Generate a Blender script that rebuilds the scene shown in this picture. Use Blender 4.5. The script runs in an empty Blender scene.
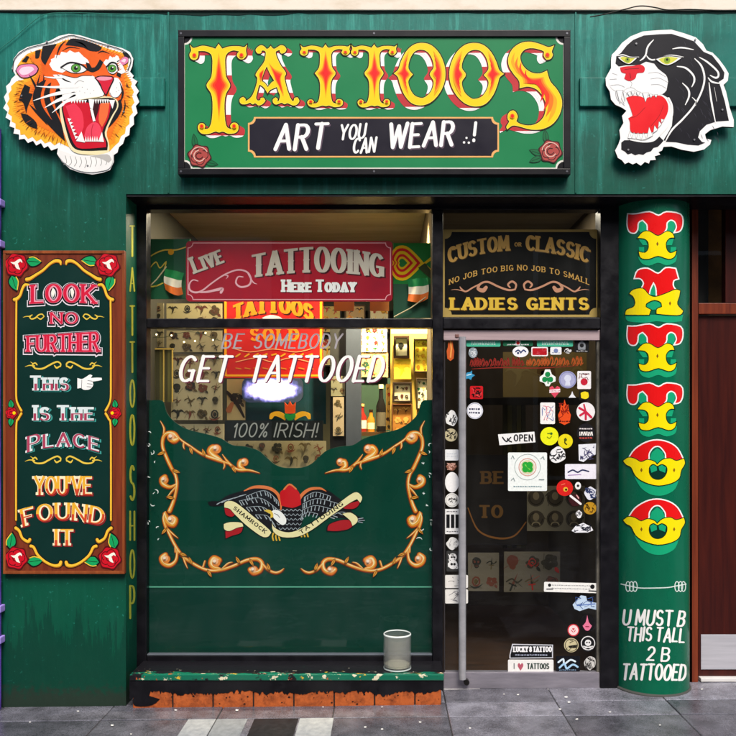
import bpy, bmesh, math, random
from mathutils import Vector
from mathutils.geometry import tessellate_polygon
R = math.radians
SC = bpy.context.scene
COL = SC.collection

# ---------------------------------------------------------------- camera, light, exposure
S = 0.0058            # metres per photo pixel on the shopfront plane (Y = 0)
D = 4.6               # camera distance from that plane
PX, PY = 385.0, 420.0 # principal point of the photo
CZ = (700 - PY) * S   # eye height
cam_d = bpy.data.cameras.new('camera')
cam = bpy.data.objects.new('camera', cam_d); COL.objects.link(cam)
cam.location = (0, -D, CZ); cam.rotation_euler = (R(90), 0, 0)
cam_d.sensor_width = 36.0; cam_d.lens = 36.0 * D / (736 * S)
cam_d.shift_x = (368 - PX) / 736.0; cam_d.shift_y = (PY - 368) / 736.0
cam_d.clip_start = 0.05; cam_d.clip_end = 500
SC.camera = cam

SUN_EL, SUN_AZ = 52.0, 12.0          # elevation; degrees to the right of straight behind the camera
world = bpy.data.worlds.new('World'); SC.world = world; world.use_nodes = True
wn = world.node_tree.nodes; wl = world.node_tree.links
sky = wn.new('ShaderNodeTexSky'); sky.sky_type = 'NISHITA'; sky.sun_disc = False
sky.sun_elevation = R(SUN_EL); sky.sun_rotation = R(180 - SUN_AZ)
sky.air_density = 1.0; sky.dust_density = 3.0; sky.ozone_density = 0.6
wn['Background'].inputs[1].default_value = 0.10
wl.new(sky.outputs[0], wn['Background'].inputs[0])
sun_d = bpy.data.lights.new('sun', 'SUN'); sun_d.energy = 1.7; sun_d.angle = R(28); sun_d.color = (1, .95, .87)
sun = bpy.data.objects.new('sun', sun_d); COL.objects.link(sun)
v = Vector((math.sin(R(SUN_AZ)) * math.cos(R(SUN_EL)), -math.cos(R(SUN_AZ)) * math.cos(R(SUN_EL)), math.sin(R(SUN_EL))))
sun.rotation_euler = v.to_track_quat('Z', 'Y').to_euler(); sun.location = v * 12
SC.view_settings.view_transform = 'Standard'; SC.view_settings.look = 'None'
SC.view_settings.gamma = 1; SC.view_settings.exposure = 1.08
SC.view_settings.use_curve_mapping = False

# ---------------------------------------------------------------- mapping and helpers
def W(px, py, Y=0.0):
    k = (D + Y) / D
    return Vector(((px - PX) * S * k, Y, CZ + (PY - py) * S * k))
def gz(x):                       # the pavement falls gently to the left
    return 0.0105 * (x - 1.55)
def plane(Y):
    def f(u, v, o):
        p = W(u, v, Y); p.y -= o; return p
    return f
def cyl(xc, yc, r):
    def f(u, v, o):
        dx = (u - PX) * S / D; rr = r + o
        a = dx * dx + 1; b = 2 * (dx * (-xc) + (-D - yc)); c = xc * xc + (D + yc) ** 2 - rr * rr
        q = b * b - 4 * a * c
        t = (-b - math.sqrt(max(q, 0))) / (2 * a)
        return Vector((dx * t, -D + t, CZ + (PY - v) * S / D * t))
    return f
def sidewall(x0):
    def f(u, v, o):
        t = (x0 + o) / ((u - PX) * S / D)
        return Vector((x0 + o, -D + t, CZ + (PY - v) * S / D * t))
    return f
def flat(z0):
    def f(u, v, o):
        t = (CZ - z0) / ((v - PY) * S / D)
        for _ in range(3):
            x = (u - PX) * S / D * t
            t = (CZ - (gz(x) + z0 + o)) / ((v - PY) * S / D)
        return Vector(((u - PX) * S / D * t, -D + t, CZ - (v - PY) * S / D * t))
    return f

def lin(h):
    h = h.lstrip('#'); o = []
    for i in (0, 2, 4):
        c = int(h[i:i + 2], 16) / 255
        o.append((c / 12.92 if c <= .04045 else ((c + .055) / 1.055) ** 2.4) * .84)
    return (o[0], o[1], o[2], 1)
MATS = {}
def newmat(name):
    m = bpy.data.materials.new(name); m.use_nodes = True
    return m, m.node_tree.nodes, m.node_tree.links, m.node_tree.nodes['Principled BSDF']
def paint(h, rough=.45, var=.10, scale=9.0, metal=0.0, name=None, coat=0.0):
    """matt or glossy paint with brushy unevenness in colour and gloss"""
    key = (h, rough, var, scale, metal, coat)
    if key in MATS: return MATS[key]
    m, n, l, b = newmat(name or 'paint_' + h.strip('#'))
    tc = n.new('ShaderNodeTexCoord'); ns = n.new('ShaderNodeTexNoise')
    ns.inputs['Scale'].default_value = scale; ns.inputs['Detail'].default_value = 6
    l.new(tc.outputs['Object'], ns.inputs['Vector'])
    mx = n.new('ShaderNodeMix'); mx.data_type = 'RGBA'
    c = lin(h)
    mx.inputs[6].default_value = tuple(max(0, x * (1 - var)) for x in c[:3]) + (1,)
    mx.inputs[7].default_value = tuple(min(1, x * (1 + var) + var * .006) for x in c[:3]) + (1,)
    l.new(ns.outputs['Fac'], mx.inputs[0]); l.new(mx.outputs[2], b.inputs['Base Color'])
    mr = n.new('ShaderNodeMapRange'); mr.inputs[3].default_value = max(.03, rough - .12); mr.inputs[4].default_value = min(1, rough + .12)
    l.new(ns.outputs['Fac'], mr.inputs[0]); l.new(mr.outputs[0], b.inputs['Roughness'])
    b.inputs['Metallic'].default_value = metal; b.inputs['Specular IOR Level'].default_value = .2
    if coat: b.inputs['Coat Weight'].default_value = coat; b.inputs['Coat Roughness'].default_value = .15
    MATS[key] = m
    return m
def glow(h, strength):
    key = ('glow', h, strength)
    if key not in MATS:
        m, n, l, b = newmat('lit_' + h.strip('#'))
        b.inputs['Emission Color'].default_value = lin(h); b.inputs['Emission Strength'].default_value = strength
        b.inputs['Base Color'].default_value = lin(h)
        MATS[key] = m
    return MATS[key]

# ---------------------------------------------------------------- objects
def root_of(o):
    while o.parent: o = o.parent
    return o
def tag(o, label=None, cat=None, group=None, kind=None):
    if label: o['label'] = label
    if cat: o['category'] = cat
    if group: o['group'] = group
    if kind: o['kind'] = kind
    return o
def thing(name, label, cat, loc=(0, 0, 0), group=None):
    o = bpy.data.objects.new(name, None); COL.objects.link(o)
    o.location = loc; o.empty_display_size = .1
    return tag(o, label, cat, group)
def link_mesh(name, verts, faces, fm, mats, parent=None, smooth=False, origin=None):
    if parent: off = Vector(root_of(parent).location)
    elif origin is not None: off = Vector(origin)
    else:
        xs = [p[0] for p in verts]; ys = [p[1] for p in verts]; zs = [p[2] for p in verts]
        off = Vector(((min(xs) + max(xs)) / 2, (min(ys) + max(ys)) / 2, min(zs)))
    me = bpy.data.meshes.new(name)
    me.from_pydata([tuple(Vector(p) - off) for p in verts], [], faces)
    for m in mats: me.materials.append(m)
    me.polygons.foreach_set('material_index', fm)
    if smooth: me.polygons.foreach_set('use_smooth', [True] * len(faces))
    me.update()
    o = bpy.data.objects.new(name, me); COL.objects.link(o)
    if parent: o.parent = parent
    else: o.location = off
    return o

def spl(pts, n=6, closed=False):
    """Catmull-Rom through points of any dimension"""
    pts = [tuple(p) for p in pts]; m = len(pts); out = []
    if m < 3: return pts
    rng = range(m) if closed else range(m - 1)
    sharp = [False] * m
    if closed:      # keep drawn corners sharp
        for i in range(m):
            a, b, c = pts[i - 1], pts[i], pts[(i + 1) % m]
            d = abs((math.degrees(math.atan2(c[1] - b[1], c[0] - b[0]) - math.atan2(b[1] - a[1], b[0] - a[0])) + 180) % 360 - 180)
            sharp[i] = d > 68
    for i in rng:
        if closed: p0, p1, p2, p3 = pts[(i - 1) % m], pts[i], pts[(i + 1) % m], pts[(i + 2) % m]
        else: p0, p1, p2, p3 = pts[max(i - 1, 0)], pts[i], pts[i + 1], pts[min(i + 2, m - 1)]
        if closed and sharp[i]: p0 = p1
        if closed and sharp[(i + 1) % m]: p3 = p2
        for j in range(n):
            t = j / n
            out.append(tuple(.5 * (2 * b + (c - a) * t + (2 * a - 5 * b + 4 * c - d) * t * t + (3 * b - a - 3 * c + d) * t ** 3)
                             for a, b, c, d in zip(p0, p1, p2, p3)))
    if not closed: out.append(pts[-1])
    return out
def tr(x0, y0, s, pts):
    return [(x0 + p[0] / s, y0 + p[1] / s) + tuple(p[2:]) for p in pts]
def mir(cx, pts):
    return [(2 * cx - p[0], p[1]) + tuple(p[2:]) for p in pts]
def ell(cx, cy, rx, ry=None, n=24, a0=0, a1=360):
    ry = rx if ry is None else ry
    full = abs(a1 - a0) >= 360
    return [(cx + rx * math.cos(R(a0 + (a1 - a0) * i / (n if full else n - 1))), cy + ry * math.sin(R(a0 + (a1 - a0) * i / (n if full else n - 1)))) for i in range(n)]
def rot(pts, cx, cy, deg):
    c, s = math.cos(R(deg)), math.sin(R(deg))
    return [(cx + (p[0] - cx) * c - (p[1] - cy) * s, cy + (p[0] - cx) * s + (p[1] - cy) * c) + tuple(p[2:]) for p in pts]
def rect(x0, y0, x1, y1): return [(x0, y0), (x1, y0), (x1, y1), (x0, y1)]
def notched(x0, y0, x1, y1, r, n=5, concave=True):
    out = []
    for (cx, cy, a) in ((x0, y0, 90), (x1, y0, 180), (x1, y1, 270), (x0, y1, 0)):
        if concave:
            for i in range(n): 
                t = R(a - 90 * i / (n - 1)); out.append((cx + r * math.cos(t), cy + r * math.sin(t)))
        else:
            sx = 1 if cx == x0 else -1; sy = 1 if cy == y0 else -1
            for i in range(n):
                t = R(a + 90 + 90 * i / (n - 1)); out.append((cx + sx * r + r * math.cos(t), cy + sy * r + r * math.sin(t)))
    return out
def clip_half(poly, ax, val, keep_less):
    out = []
    for i in range(len(poly)):
        a, b = poly[i], poly[(i + 1) % len(poly)]
        ia = (a[ax] <= val) == keep_less; ib = (b[ax] <= val) == keep_less
        if ia: out.append(a)
        if ia != ib:
            t = (val - a[ax]) / (b[ax] - a[ax])
            out.append(tuple(a[k] + t * (b[k] - a[k]) for k in (0, 1)))
    return out

class Art:
    """flat signwriting: polygons and brush strokes laid as thin paint layers on a real surface"""
    def __init__(s, fn, base=.0008, strip=None):
        s.fn = fn; s.o = base; s.sub = 0; s.V = []; s.F = []; s.FM = []; s.M = []; s.strip = strip; s.warp = None; s.bands = None
    def layer(s, d=.0004): s.o += d; return s
    def mi(s, m):
        if m not in s.M: s.M.append(m)
        return s.M.index(m)
    def face(s, pts, m, o):
        if s.warp: pts = [s.warp(p[0], p[1]) for p in pts]
        polys = [pts]
        if s.bands:
            polys = []
            for y0, y1 in s.bands:
                q = clip_half(clip_half(pts, 1, y0, False), 1, y1, True) if True else pts
                if len(q) >= 3: polys.append(q)
        if s.strip:
            res = []
            for q in polys:
                xs = [p[0] for p in q]; lo = math.floor(min(xs) / s.strip); hi = math.floor(max(xs) / s.strip)
                for k in range(lo, hi + 1):
                    c = clip_half(clip_half(q, 0, k * s.strip, False), 0, (k + 1) * s.strip, True)
                    if len(c) >= 3: res.append(c)
            polys = res
        for q in polys:
            a = sum(q[i][0] * q[(i + 1) % len(q)][1] - q[(i + 1) % len(q)][0] * q[i][1] for i in range(len(q)))
            if abs(a) < 1e-5: continue
            if a > 0: q = q[::-1]
            b = len(s.V)
            s.V += [s.fn(p[0], p[1], o) for p in q]
            s.F.append(tuple(range(b, b + len(q)))); s.FM.append(s.mi(m))
    def nexto(s):
        s.sub = (s.sub + 1) % 8
        return s.o + s.sub * .00004
    def poly(s, pts, m, holes=(), smooth=0):
        if smooth: pts = spl(pts, smooth, True); holes = [spl(h, smooth, True) for h in holes]
        loops = [[Vector((p[0], p[1], 0)) for p in L] for L in [pts] + list(holes)]
        allp = [(p.x, p.y) for L in loops for p in L]
        o = s.nexto()
        for t in tessellate_polygon(loops): s.face([allp[i] for i in t], m, o)
        return s
    def stroke(s, pts, w, m, cap=True, closed=False, smooth=0):
        """pts (x, y) or (x, y, width)"""
        if len(pts[0]) == 2: pts = [(p[0], p[1], w) for p in pts]
        if smooth: pts = spl(pts, smooth, closed)
        q = [pts[0]]
        for p in pts[1:]:
            if math.hypot(p[0] - q[-1][0], p[1] - q[-1][1]) > .02: q.append(p)
        if closed and math.hypot(q[0][0] - q[-1][0], q[0][1] - q[-1][1]) < .02: q.pop()
        n = len(q)
        if n < 2: return s
        o = s.nexto(); Ls = []; Rs = []
        for i in range(n):
            a = q[(i - 1) % n] if (closed or i > 0) else None
            c = q[(i + 1) % n] if (closed or i < n - 1) else None
            b = q[i]; ds = []
            if a: d = (b[0] - a[0], b[1] - a[1]); L = math.hypot(*d) or 1; ds.append((d[0] / L, d[1] / L))
            if c: d = (c[0] - b[0], c[1] - b[1]); L = math.hypot(*d) or 1; ds.append((d[0] / L, d[1] / L))
            tx = sum(d[0] for d in ds); ty = sum(d[1] for d in ds); L = math.hypot(tx, ty)
            if L < 1e-4: tx, ty = ds[0]
            else: tx, ty = tx / L, ty / L
            cs = max(.45, abs(tx * ds[0][0] + ty * ds[0][1]))
            h = max(b[2], .05) / 2 / cs
            Ls.append((b[0] - ty * h, b[1] + tx * h)); Rs.append((b[0] + ty * h, b[1] - tx * h))
        for i in range(n if closed else n - 1):
            j = (i + 1) % n
            s.face([Ls[i], Ls[j], Rs[j], Rs[i]], m, o)
        if cap and not closed:
            for e, nb in ((0, 1), (n - 1, n - 2)):
                b = q[e]; r = b[2] / 2
                if r < .15: continue
                a0 = math.degrees(math.atan2(b[1] - q[nb][1], b[0] - q[nb][0]))
                s.face(ell(b[0], b[1], r, r, 7, a0 - 90, a0 + 90), m, o)
        return s
    def dot(s, x, y, r, m, ry=None, n=18):
        s.face(ell(x, y, r, ry or r, n), m, s.nexto()); return s
    def build(s, name, parent=None, label=None):
        o = link_mesh(name, s.V, s.F, s.FM, s.M, parent)
        if label: o['label'] = label
        return o

class MB:
    """collects boxes, prisms, lathes and tubes into one mesh"""
    def __init__(s): s.V = []; s.F = []; s.FM = []; s.M = []; s.sm = False
    def mi(s, m):
        if m not in s.M: s.M.append(m)
        return s.M.index(m)
    def box(s, x0, x1, y0, y1, z0, z1, m, bev=0.0):
        bm = bmesh.new(); bmesh.ops.create_cube(bm, size=1)
        for v_ in bm.verts:
            v_.co = Vector((x0 + (v_.co.x + .5) * (x1 - x0), y0 + (v_.co.y + .5) * (y1 - y0), z0 + (v_.co.z + .5) * (z1 - z0)))
        if bev: bmesh.ops.bevel(bm, geom=list(bm.edges), offset=bev, segments=2, profile=.6, affect='EDGES')
        s.addbm(bm, m); return s
    def addbm(s, bm, m):
        bm.normal_update(); b = len(s.V); bm.verts.index_update(); i = s.mi(m)
        s.V += [v_.co.copy() for v_ in bm.verts]
        for f in bm.faces: s.F.append(tuple(b + v_.index for v_ in f.verts)); s.FM.append(i)
        bm.free()
    def pxbox(s, px0, py0, px1, py1, Y, depth, m, bev=0.0):
        """box whose front face fills the photo rectangle at depth Y and reaches back by depth"""
        a = W(px0, py1, Y); b = W(px1, py0, Y)
        return s.box(a.x, b.x, Y, Y + depth, a.z, b.z, m, bev)
    def prism(s, pts, Y, depth, mf, mside=None, bev=0.0):
        """photo-space outline cut from a sheet of given thickness"""
        n = len(pts)
        if sum(pts[i][0] * pts[(i + 1) % n][1] - pts[(i + 1) % n][0] * pts[i][1] for i in range(n)) > 0: pts = pts[::-1]
        f = [W(p[0], p[1], Y) for p in pts]; b = [p + Vector((0, depth, 0)) for p in f]
        k = len(s.V); s.V += f + b; i0 = s.mi(mf); i1 = s.mi(mside or mf)
        for t in tessellate_polygon([[Vector((p[0], p[1], 0)) for p in pts]]):
            A = [pts[i] for i in t]; ar_ = sum(A[i][0] * A[(i + 1) % 3][1] - A[(i + 1) % 3][0] * A[i][1] for i in range(3))
            t = t if ar_ < 0 else t[::-1]
            s.F.append(tuple(k + i for i in t)); s.FM.append(i0)
            s.F.append(tuple(k + n + i for i in t[::-1])); s.FM.append(i1)
        for i in range(n):
            j = (i + 1) % n
            s.F.append((k + i, k + n + i, k + n + j, k + j)); s.FM.append(i1)
        return s
    def lathe(s, cx, cy, prof, m, n=40):
        """prof: list of (radius, z)"""
        k = len(s.V); i0 = s.mi(m)
        for r, z in prof:
            for i in range(n): s.V.append(Vector((cx + r * math.cos(2 * math.pi * i / n), cy + r * math.sin(2 * math.pi * i / n), z)))
        for a in range(len(prof) - 1):
            for i in range(n):
                j = (i + 1) % n
                s.F.append((k + a * n + i, k + a * n + j, k + (a + 1) * n + j, k + (a + 1) * n + i)); s.FM.append(i0)
        return s
    def tube(s, pts, r, m, n=10):
        k = len(s.V); i0 = s.mi(m); pts = [Vector(p) for p in pts]
        for a, p in enumerate(pts):
            t = (pts[min(a + 1, len(pts) - 1)] - pts[max(a - 1, 0)]).normalized()
            u = t.cross(Vector((0, 1, 0.01))).normalized(); w = t.cross(u)
            rr = r[a] if isinstance(r, (list, tuple)) else r
            for i in range(n):
                q = 2 * math.pi * i / n; s.V.append(p + (u * math.cos(q) + w * math.sin(q)) * rr)
        for a in range(len(pts) - 1):
            for i in range(n):
                j = (i + 1) % n
                s.F.append((k + a * n + i, k + a * n + j, k + (a + 1) * n + j, k + (a + 1) * n + i)); s.FM.append(i0)
        s.F.append(tuple(k + i for i in range(n))[::-1]); s.FM.append(i0)
        s.F.append(tuple(k + (len(pts) - 1) * n + i for i in range(n))); s.FM.append(i0)
        return s
    def build(s, name, parent=None, smooth=False, label=None):
        o = link_mesh(name, s.V, s.F, s.FM, s.M, parent, smooth)
        if smooth:
            bm = bmesh.new(); bm.from_mesh(o.data); bmesh.ops.recalc_face_normals(bm, faces=bm.faces)
            for e in bm.edges:
                if len(e.link_faces) == 2 and e.calc_face_angle(0) > R(40): e.smooth = False
            bm.to_mesh(o.data); bm.free()
        if label: o['label'] = label
        return o

# ---------------------------------------------------------------- lettering
def ar(cx, cy, rx, ry, a0, a1, n=8):
    return [(cx + rx * math.cos(R(a0 + (a1 - a0) * i / (n - 1))), cy + ry * math.sin(R(a0 + (a1 - a0) * i / (n - 1)))) for i in range(n)]
GL = {   # char: width, strokes, serif points
 'A': (.76, [[(0, 0), (.38, 1)], [(.38, 1), (.76, 0)], [(.14, .33), (.62, .33)]], [(.02, 0), (.74, 0)]),
 'B': (.60, [[(0, 0), (0, 1)], [(0, 1), (.32, 1)] + ar(.32, .76, .24, .24, 90, -90) + [(0, .52)], [(0, .52), (.33, .52)] + ar(.33, .26, .27, .26, 90, -90) + [(0, 0)]], [(0, 0), (0, 1)]),
 'C': (.68, [ar(.37, .5, .37, .5, 48, 312, 16)], [(.6, .86)]),
 'D': (.66, [[(0, 0), (0, 1)], [(0, 1), (.22, 1)] + ar(.22, .5, .44, .5, 90, -90, 12) + [(0, 0)]], [(0, 0), (0, 1)]),
 'E': (.56, [[(0, 0), (0, 1)], [(0, 1), (.55, 1)], [(0, .52), (.44, .52)], [(0, 0), (.56, 0)]], [(0, 0), (0, 1)]),
 'F': (.55, [[(0, 0), (0, 1)], [(0, 1), (.55, 1)], [(0, .5), (.42, .5)]], [(0, 0), (0, 1)]),
 'G': (.72, [ar(.37, .5, .37, .5, 48, 300, 16), [(.42, .42), (.72, .42)], [(.66, .42), (.66, .05)]], []),
 'H': (.66, [[(0, 0), (0, 1)], [(.66, 0), (.66, 1)], [(0, .5), (.66, .5)]], [(0, 0), (0, 1), (.66, 0), (.66, 1)]),
 'I': (.10, [[(.05, 0), (.05, 1)]], [(.05, 0), (.05, 1)]),
 'J': (.45, [[(.42, 1), (.42, .25)] + ar(.21, .25, .21, .25, 0, -170)], [(.42, 1)]),
 'K': (.66, [[(0, 0), (0, 1)], [(.62, 1), (.04, .42)], [(.2, .55), (.66, 0)]], [(0, 0), (0, 1), (.62, 1), (.64, 0)]),
 'L': (.54, [[(0, 0), (0, 1)], [(0, 0), (.54, 0)]], [(0, 1), (0, 0)]),
 'M': (.84, [[(0, 0), (.06, 1)], [(.06, 1), (.42, .2)], [(.42, .2), (.78, 1)], [(.78, 1), (.84, 0)]], [(0, 0), (.84, 0)]),
 'N': (.68, [[(0, 0), (0, 1)], [(0, 1), (.68, 0)], [(.68, 0), (.68, 1)]], [(0, 0), (.68, 1), (0, 1)]),
 'O': (.74, [ar(.37, .5, .37, .5, 90, 450, 25)], []),
 'P': (.60, [[(0, 0), (0, 1)], [(0, 1), (.32, 1)] + ar(.32, .73, .27, .27, 90, -90) + [(0, .46)]], [(0, 0), (0, 1)]),
 'R': (.66, [[(0, 0), (0, 1)], [(0, 1), (.34, 1)] + ar(.34, .75, .26, .25, 90, -90) + [(0, .5)], [(.3, .5), (.64, 0)]], [(0, 0), (0, 1), (.64, 0)]),
 'S': (.60, [ar(.3, .745, .27, .255, 35, 270, 12) + ar(.3, .25, .3, .25, 90, -145, 12)[1:]], []),
 'T': (.68, [[(.34, 0), (.34, 1)], [(0, 1), (.68, 1)]], [(.34, 0)]),
 'U': (.66, [[(0, 1), (0, .32)] + ar(.33, .32, .33, .32, 180, 360, 12) + [(.66, 1)]], [(0, 1), (.66, 1)]),
 'V': (.72, [[(0, 1), (.36, 0)], [(.36, 0), (.72, 1)]], [(.02, 1), (.70, 1)]),
 'W': (1.0, [[(0, 1), (.25, 0)], [(.25, 0), (.5, .9)], [(.5, .9), (.75, 0)], [(.75, 0), (1, 1)]], [(.02, 1), (.98, 1)]),
 'X': (.68, [[(0, 0), (.68, 1)], [(0, 1), (.68, 0)]], [(0, 0), (.68, 0), (0, 1), (.68, 1)]),
 'Y': (.70, [[(.35, 0), (.35, .46)], [(0, 1), (.35, .46)], [(.70, 1), (.35, .46)]], [(.35, 0), (.02, 1), (.68, 1)]),
 'Z': (.62, [[(0, 1), (.62, 1)], [(.62, 1), (0, 0)], [(0, 0), (.62, 0)]], []),
 '0': (.56, [ar(.28, .5, .28, .5, 90, 450, 21)], []), '1': (.2, [[(.0, .78), (.16, 1)], [(.16, 1), (.16, 0)]], [(.16, 0)]),
 '2': (.56, [ar(.28, .72, .26, .28, 165, -35, 10) + [(0, 0)], [(0, 0), (.56, 0)]], []),
 '8': (.54, [ar(.27, .75, .22, .25, 90, 450, 16), ar(.27, .25, .27, .25, 90, 450, 16)], []),
 '%': (.62, [ar(.13, .8, .12, .18, 90, 450, 12), ar(.5, .2, .12, .18, 90, 450, 12), [(.55, 1), (.08, 0)]], []),
 '!': (.10, [[(.05, 1), (.05, .32)], [(.05, .05), (.05, .0)]], []), '.': (.08, [[(.04, .03), (.04, 0)]], []),
 "'": (.08, [[(.05, 1), (.02, .72)]], []), '&': (.6, [[(.6, 0), (.15, .7)] + ar(.28, .82, .16, .18, 200, -20) + [(.05, .3)] + ar(.25, .22, .22, .22, 170, 330)], []),
 '/': (.3, [[(0, 0), (.3, 1)]], []), '-': (.3, [[(0, .45), (.3, .45)]], []), ',': (.08, [[(.06, .06), (.02, -.12)]], []), '?': (.5, [ar(.25, .75, .24, .25, 170, -60, 10) + [(.25, .3)], [(.25, .05), (.25, 0)]], []),
}
def layout(txt, st):
    x = 0.0; out = []
    for ch in txt:
        if ch == ' ': x += st.get('space', .34); continue
        k = st.get('small', .78) if ch.islower() else 1.0
        g = GL[ch.upper()]
        out.append((g, x + st['tv'] / 2, k)); x += g[0] * k * st.get('wide', 1) + st['tv'] + st.get('gap', .12)
    return out, x - st.get('gap', .12)
def text(a, txt, x0, x1, yb, h, st, m, grow=0.0, dx=0.0, dy=0.0, jit=0, mdot=None):
    """letters fitted between x0 and x1 on baseline yb; h cap height in px; grow thickens (outlines)"""
    lay, tot = layout(txt, st); sx = (x1 - x0) / tot
    tv, th = st['tv'] * h, st['th'] * h; sl = st.get('slant', 0); wide = st.get('wide', 1); rnd = st.get('round', False)
    rg = random.Random(hash(txt) % 1000 if False else len(txt) * 7 + jit)
    for g, gx, k in lay:
        jy = rg.uniform(-1, 1) * st.get('bounce', 0) * h; ja = rg.uniform(-1, 1) * st.get('tilt', 0)
        def mp(x, y):
            yy = (st['th'] / 2 + y * (1 - st['th'])) * k if not rnd else y * k
            X = x0 + (gx + x * wide * k) * sx + sl * yy * h + ja * (yy - .4) * h + dx
            return (X, yb - yy * h + jy + dy)
        for sidx, stp in enumerate(g[1]):
            pts = [mp(*p) for p in stp]
            closed = len(stp) > 10 and math.hypot(stp[0][0] - stp[-1][0], stp[0][1] - stp[-1][1]) < 1e-6
            if closed: pts = pts[:-1]
            q = []; n = len(pts)
            for i, p in enumerate(pts):
                a_ = pts[i - 1] if (i > 0 or closed) else p; b_ = pts[(i + 1) % n] if (i < n - 1 or closed) else p
                d = (b_[0] - a_[0], b_[1] - a_[1]); L = math.hypot(*d) or 1
                f = abs(d[1]) / L
                w = th + (tv - th) * f ** 1.3
                q.append((p[0], p[1], w + 2 * grow))
            if not closed and not rnd:
                for e, nb in ((0, 1), (n - 1, n - 2)):
                    d = (pts[e][0] - pts[nb][0], pts[e][1] - pts[nb][1]); L = math.hypot(*d) or 1
                    ex = (th / 2 if abs(d[1]) / L > .5 else tv / 2 * .7) + grow
                    q[e] = (pts[e][0] + d[0] / L * ex, pts[e][1] + d[1] / L * ex, q[e][2])
            a.stroke(q, 0, m, cap=rnd, closed=closed)
            if st.get('spur') and len(stp) == 2 and abs(stp[0][0] - stp[1][0]) < .3 and abs(stp[0][1] - stp[1][1]) > .8:
                cx, cy = (q[0][0] + q[1][0]) / 2, (q[0][1] + q[1][1]) / 2; r = tv * .5 + st['spur'] * h + grow
                a.poly([(cx - r, cy), (cx, cy - r * .9), (cx + r, cy), (cx, cy + r * .9)], m)
        if st.get('serif'):
            for p in g[2]:
                c = mp(*p); L = tv / 2 + st['serif'] * h * (k ** .5) + grow; t = st.get('st', st['th']) * h / 2 + grow
                a.stroke([(c[0] - L, c[1]), (c[0] + L, c[1])], 2 * t, m, cap=False)
        if mdot:
            c = mp(g[0] / 2 if g[0] > .2 else .05, .5)
BRUSH = dict(tv=.13, th=.13, round=True, gap=.13, slant=.16, bounce=.03, tilt=.04, space=.36)
SLAB = dict(tv=.24, th=.14, serif=.085, gap=.10, space=.34)
WEST = dict(tv=.24, th=.17, serif=.09, gap=.09, spur=.05, space=.3)
def arch(cx, half, rise):
    def f(x, y):
        t = (x - cx) / half
        return (x + (cx - x) * 0 , y + rise * t * t)
    return f
def arch_rot(cx, cyc):
    """wrap a straight line of lettering round a centre: baseline y stays the arc through (cx, y)"""
    def f(x, y):
        r = cyc - y; t = (x - cx) / abs(cyc - f.yb)
        return (cx + r * math.sin(t), cyc - r * math.cos(t))
    f.yb = 0
    return f
def leaf(a, x, y, L, wd, deg, m, dark=None, hl=None):
    p = spl([(0, 0), (L * .3, -wd * .5), (L * .7, -wd * .38), (L, 0), (L * .7, wd * .4), (L * .3, wd * .5)], 4, True)
    p = rot([(x + q[0], y + q[1]) for q in p], x, y, deg)
    if dark:
        cx = sum(q[0] for q in p) / len(p); cy = sum(q[1] for q in p) / len(p)
        a.poly([(cx + (q[0] - cx) * 1.22, cy + (q[1] - cy) * 1.28) for q in p], dark); a.layer()
    a.poly(p, m); a.layer()
    if dark: a.stroke(rot([(x + L * .1, y), (x + L * .85, y)], x, y, deg), .5, dark)
    if hl: a.stroke(rot([(x + L * .15, y - wd * .42), (x + L * .5, y - wd * .5), (x + L, y - wd * .1)], x, y, deg), .9, hl, smooth=3)
def rose(a, x, y, r, red, dark, white=None, seed=1):
    rg = random.Random(seed)
    a.poly(spl([(x + r * (1.1 + .1 * (-1) ** i) * math.cos(i * .524 + .2), y + r * (1.1 + .1 * (-1) ** i) * math.sin(i * .524 + .2)) for i in range(12)], 3, True), dark); a.layer()
    a.poly(spl([(x + r * (.98 + .07 * (-1) ** i) * math.cos(i * .524 + .2), y + r * (.98 + .07 * (-1) ** i) * math.sin(i * .524 + .2)) for i in range(12)], 3, True), red); a.layer()
    for i in range(5):
        t = i * 72 + rg.uniform(-15, 15)
        a.stroke(ell(x + r * .42 * math.cos(R(t)), y + r * .42 * math.sin(R(t)), r * .42, r * .42, 7, t - 90, t + 70), max(.35, r * .07), dark)
    a.layer()
    a.stroke(ell(x, y, r * .33, r * .3, 8, 20, 300), max(.35, r * .08), dark); a.layer()
    if white:
        a.stroke([(x - r * .5, y - r * .25, .3), (x - r * .1, y - r * .15, r * .26), (x + r * .35, y - r * .42, r * .24), (x + r * .55, y - r * .2, .4)], 0, white, smooth=4)
        a.stroke([(x, y - r * .15, r * .28), (x + r * .12, y + r * .2, r * .3), (x + r * .35, y + r * .42, .5)], 0, white, smooth=4)
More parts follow.
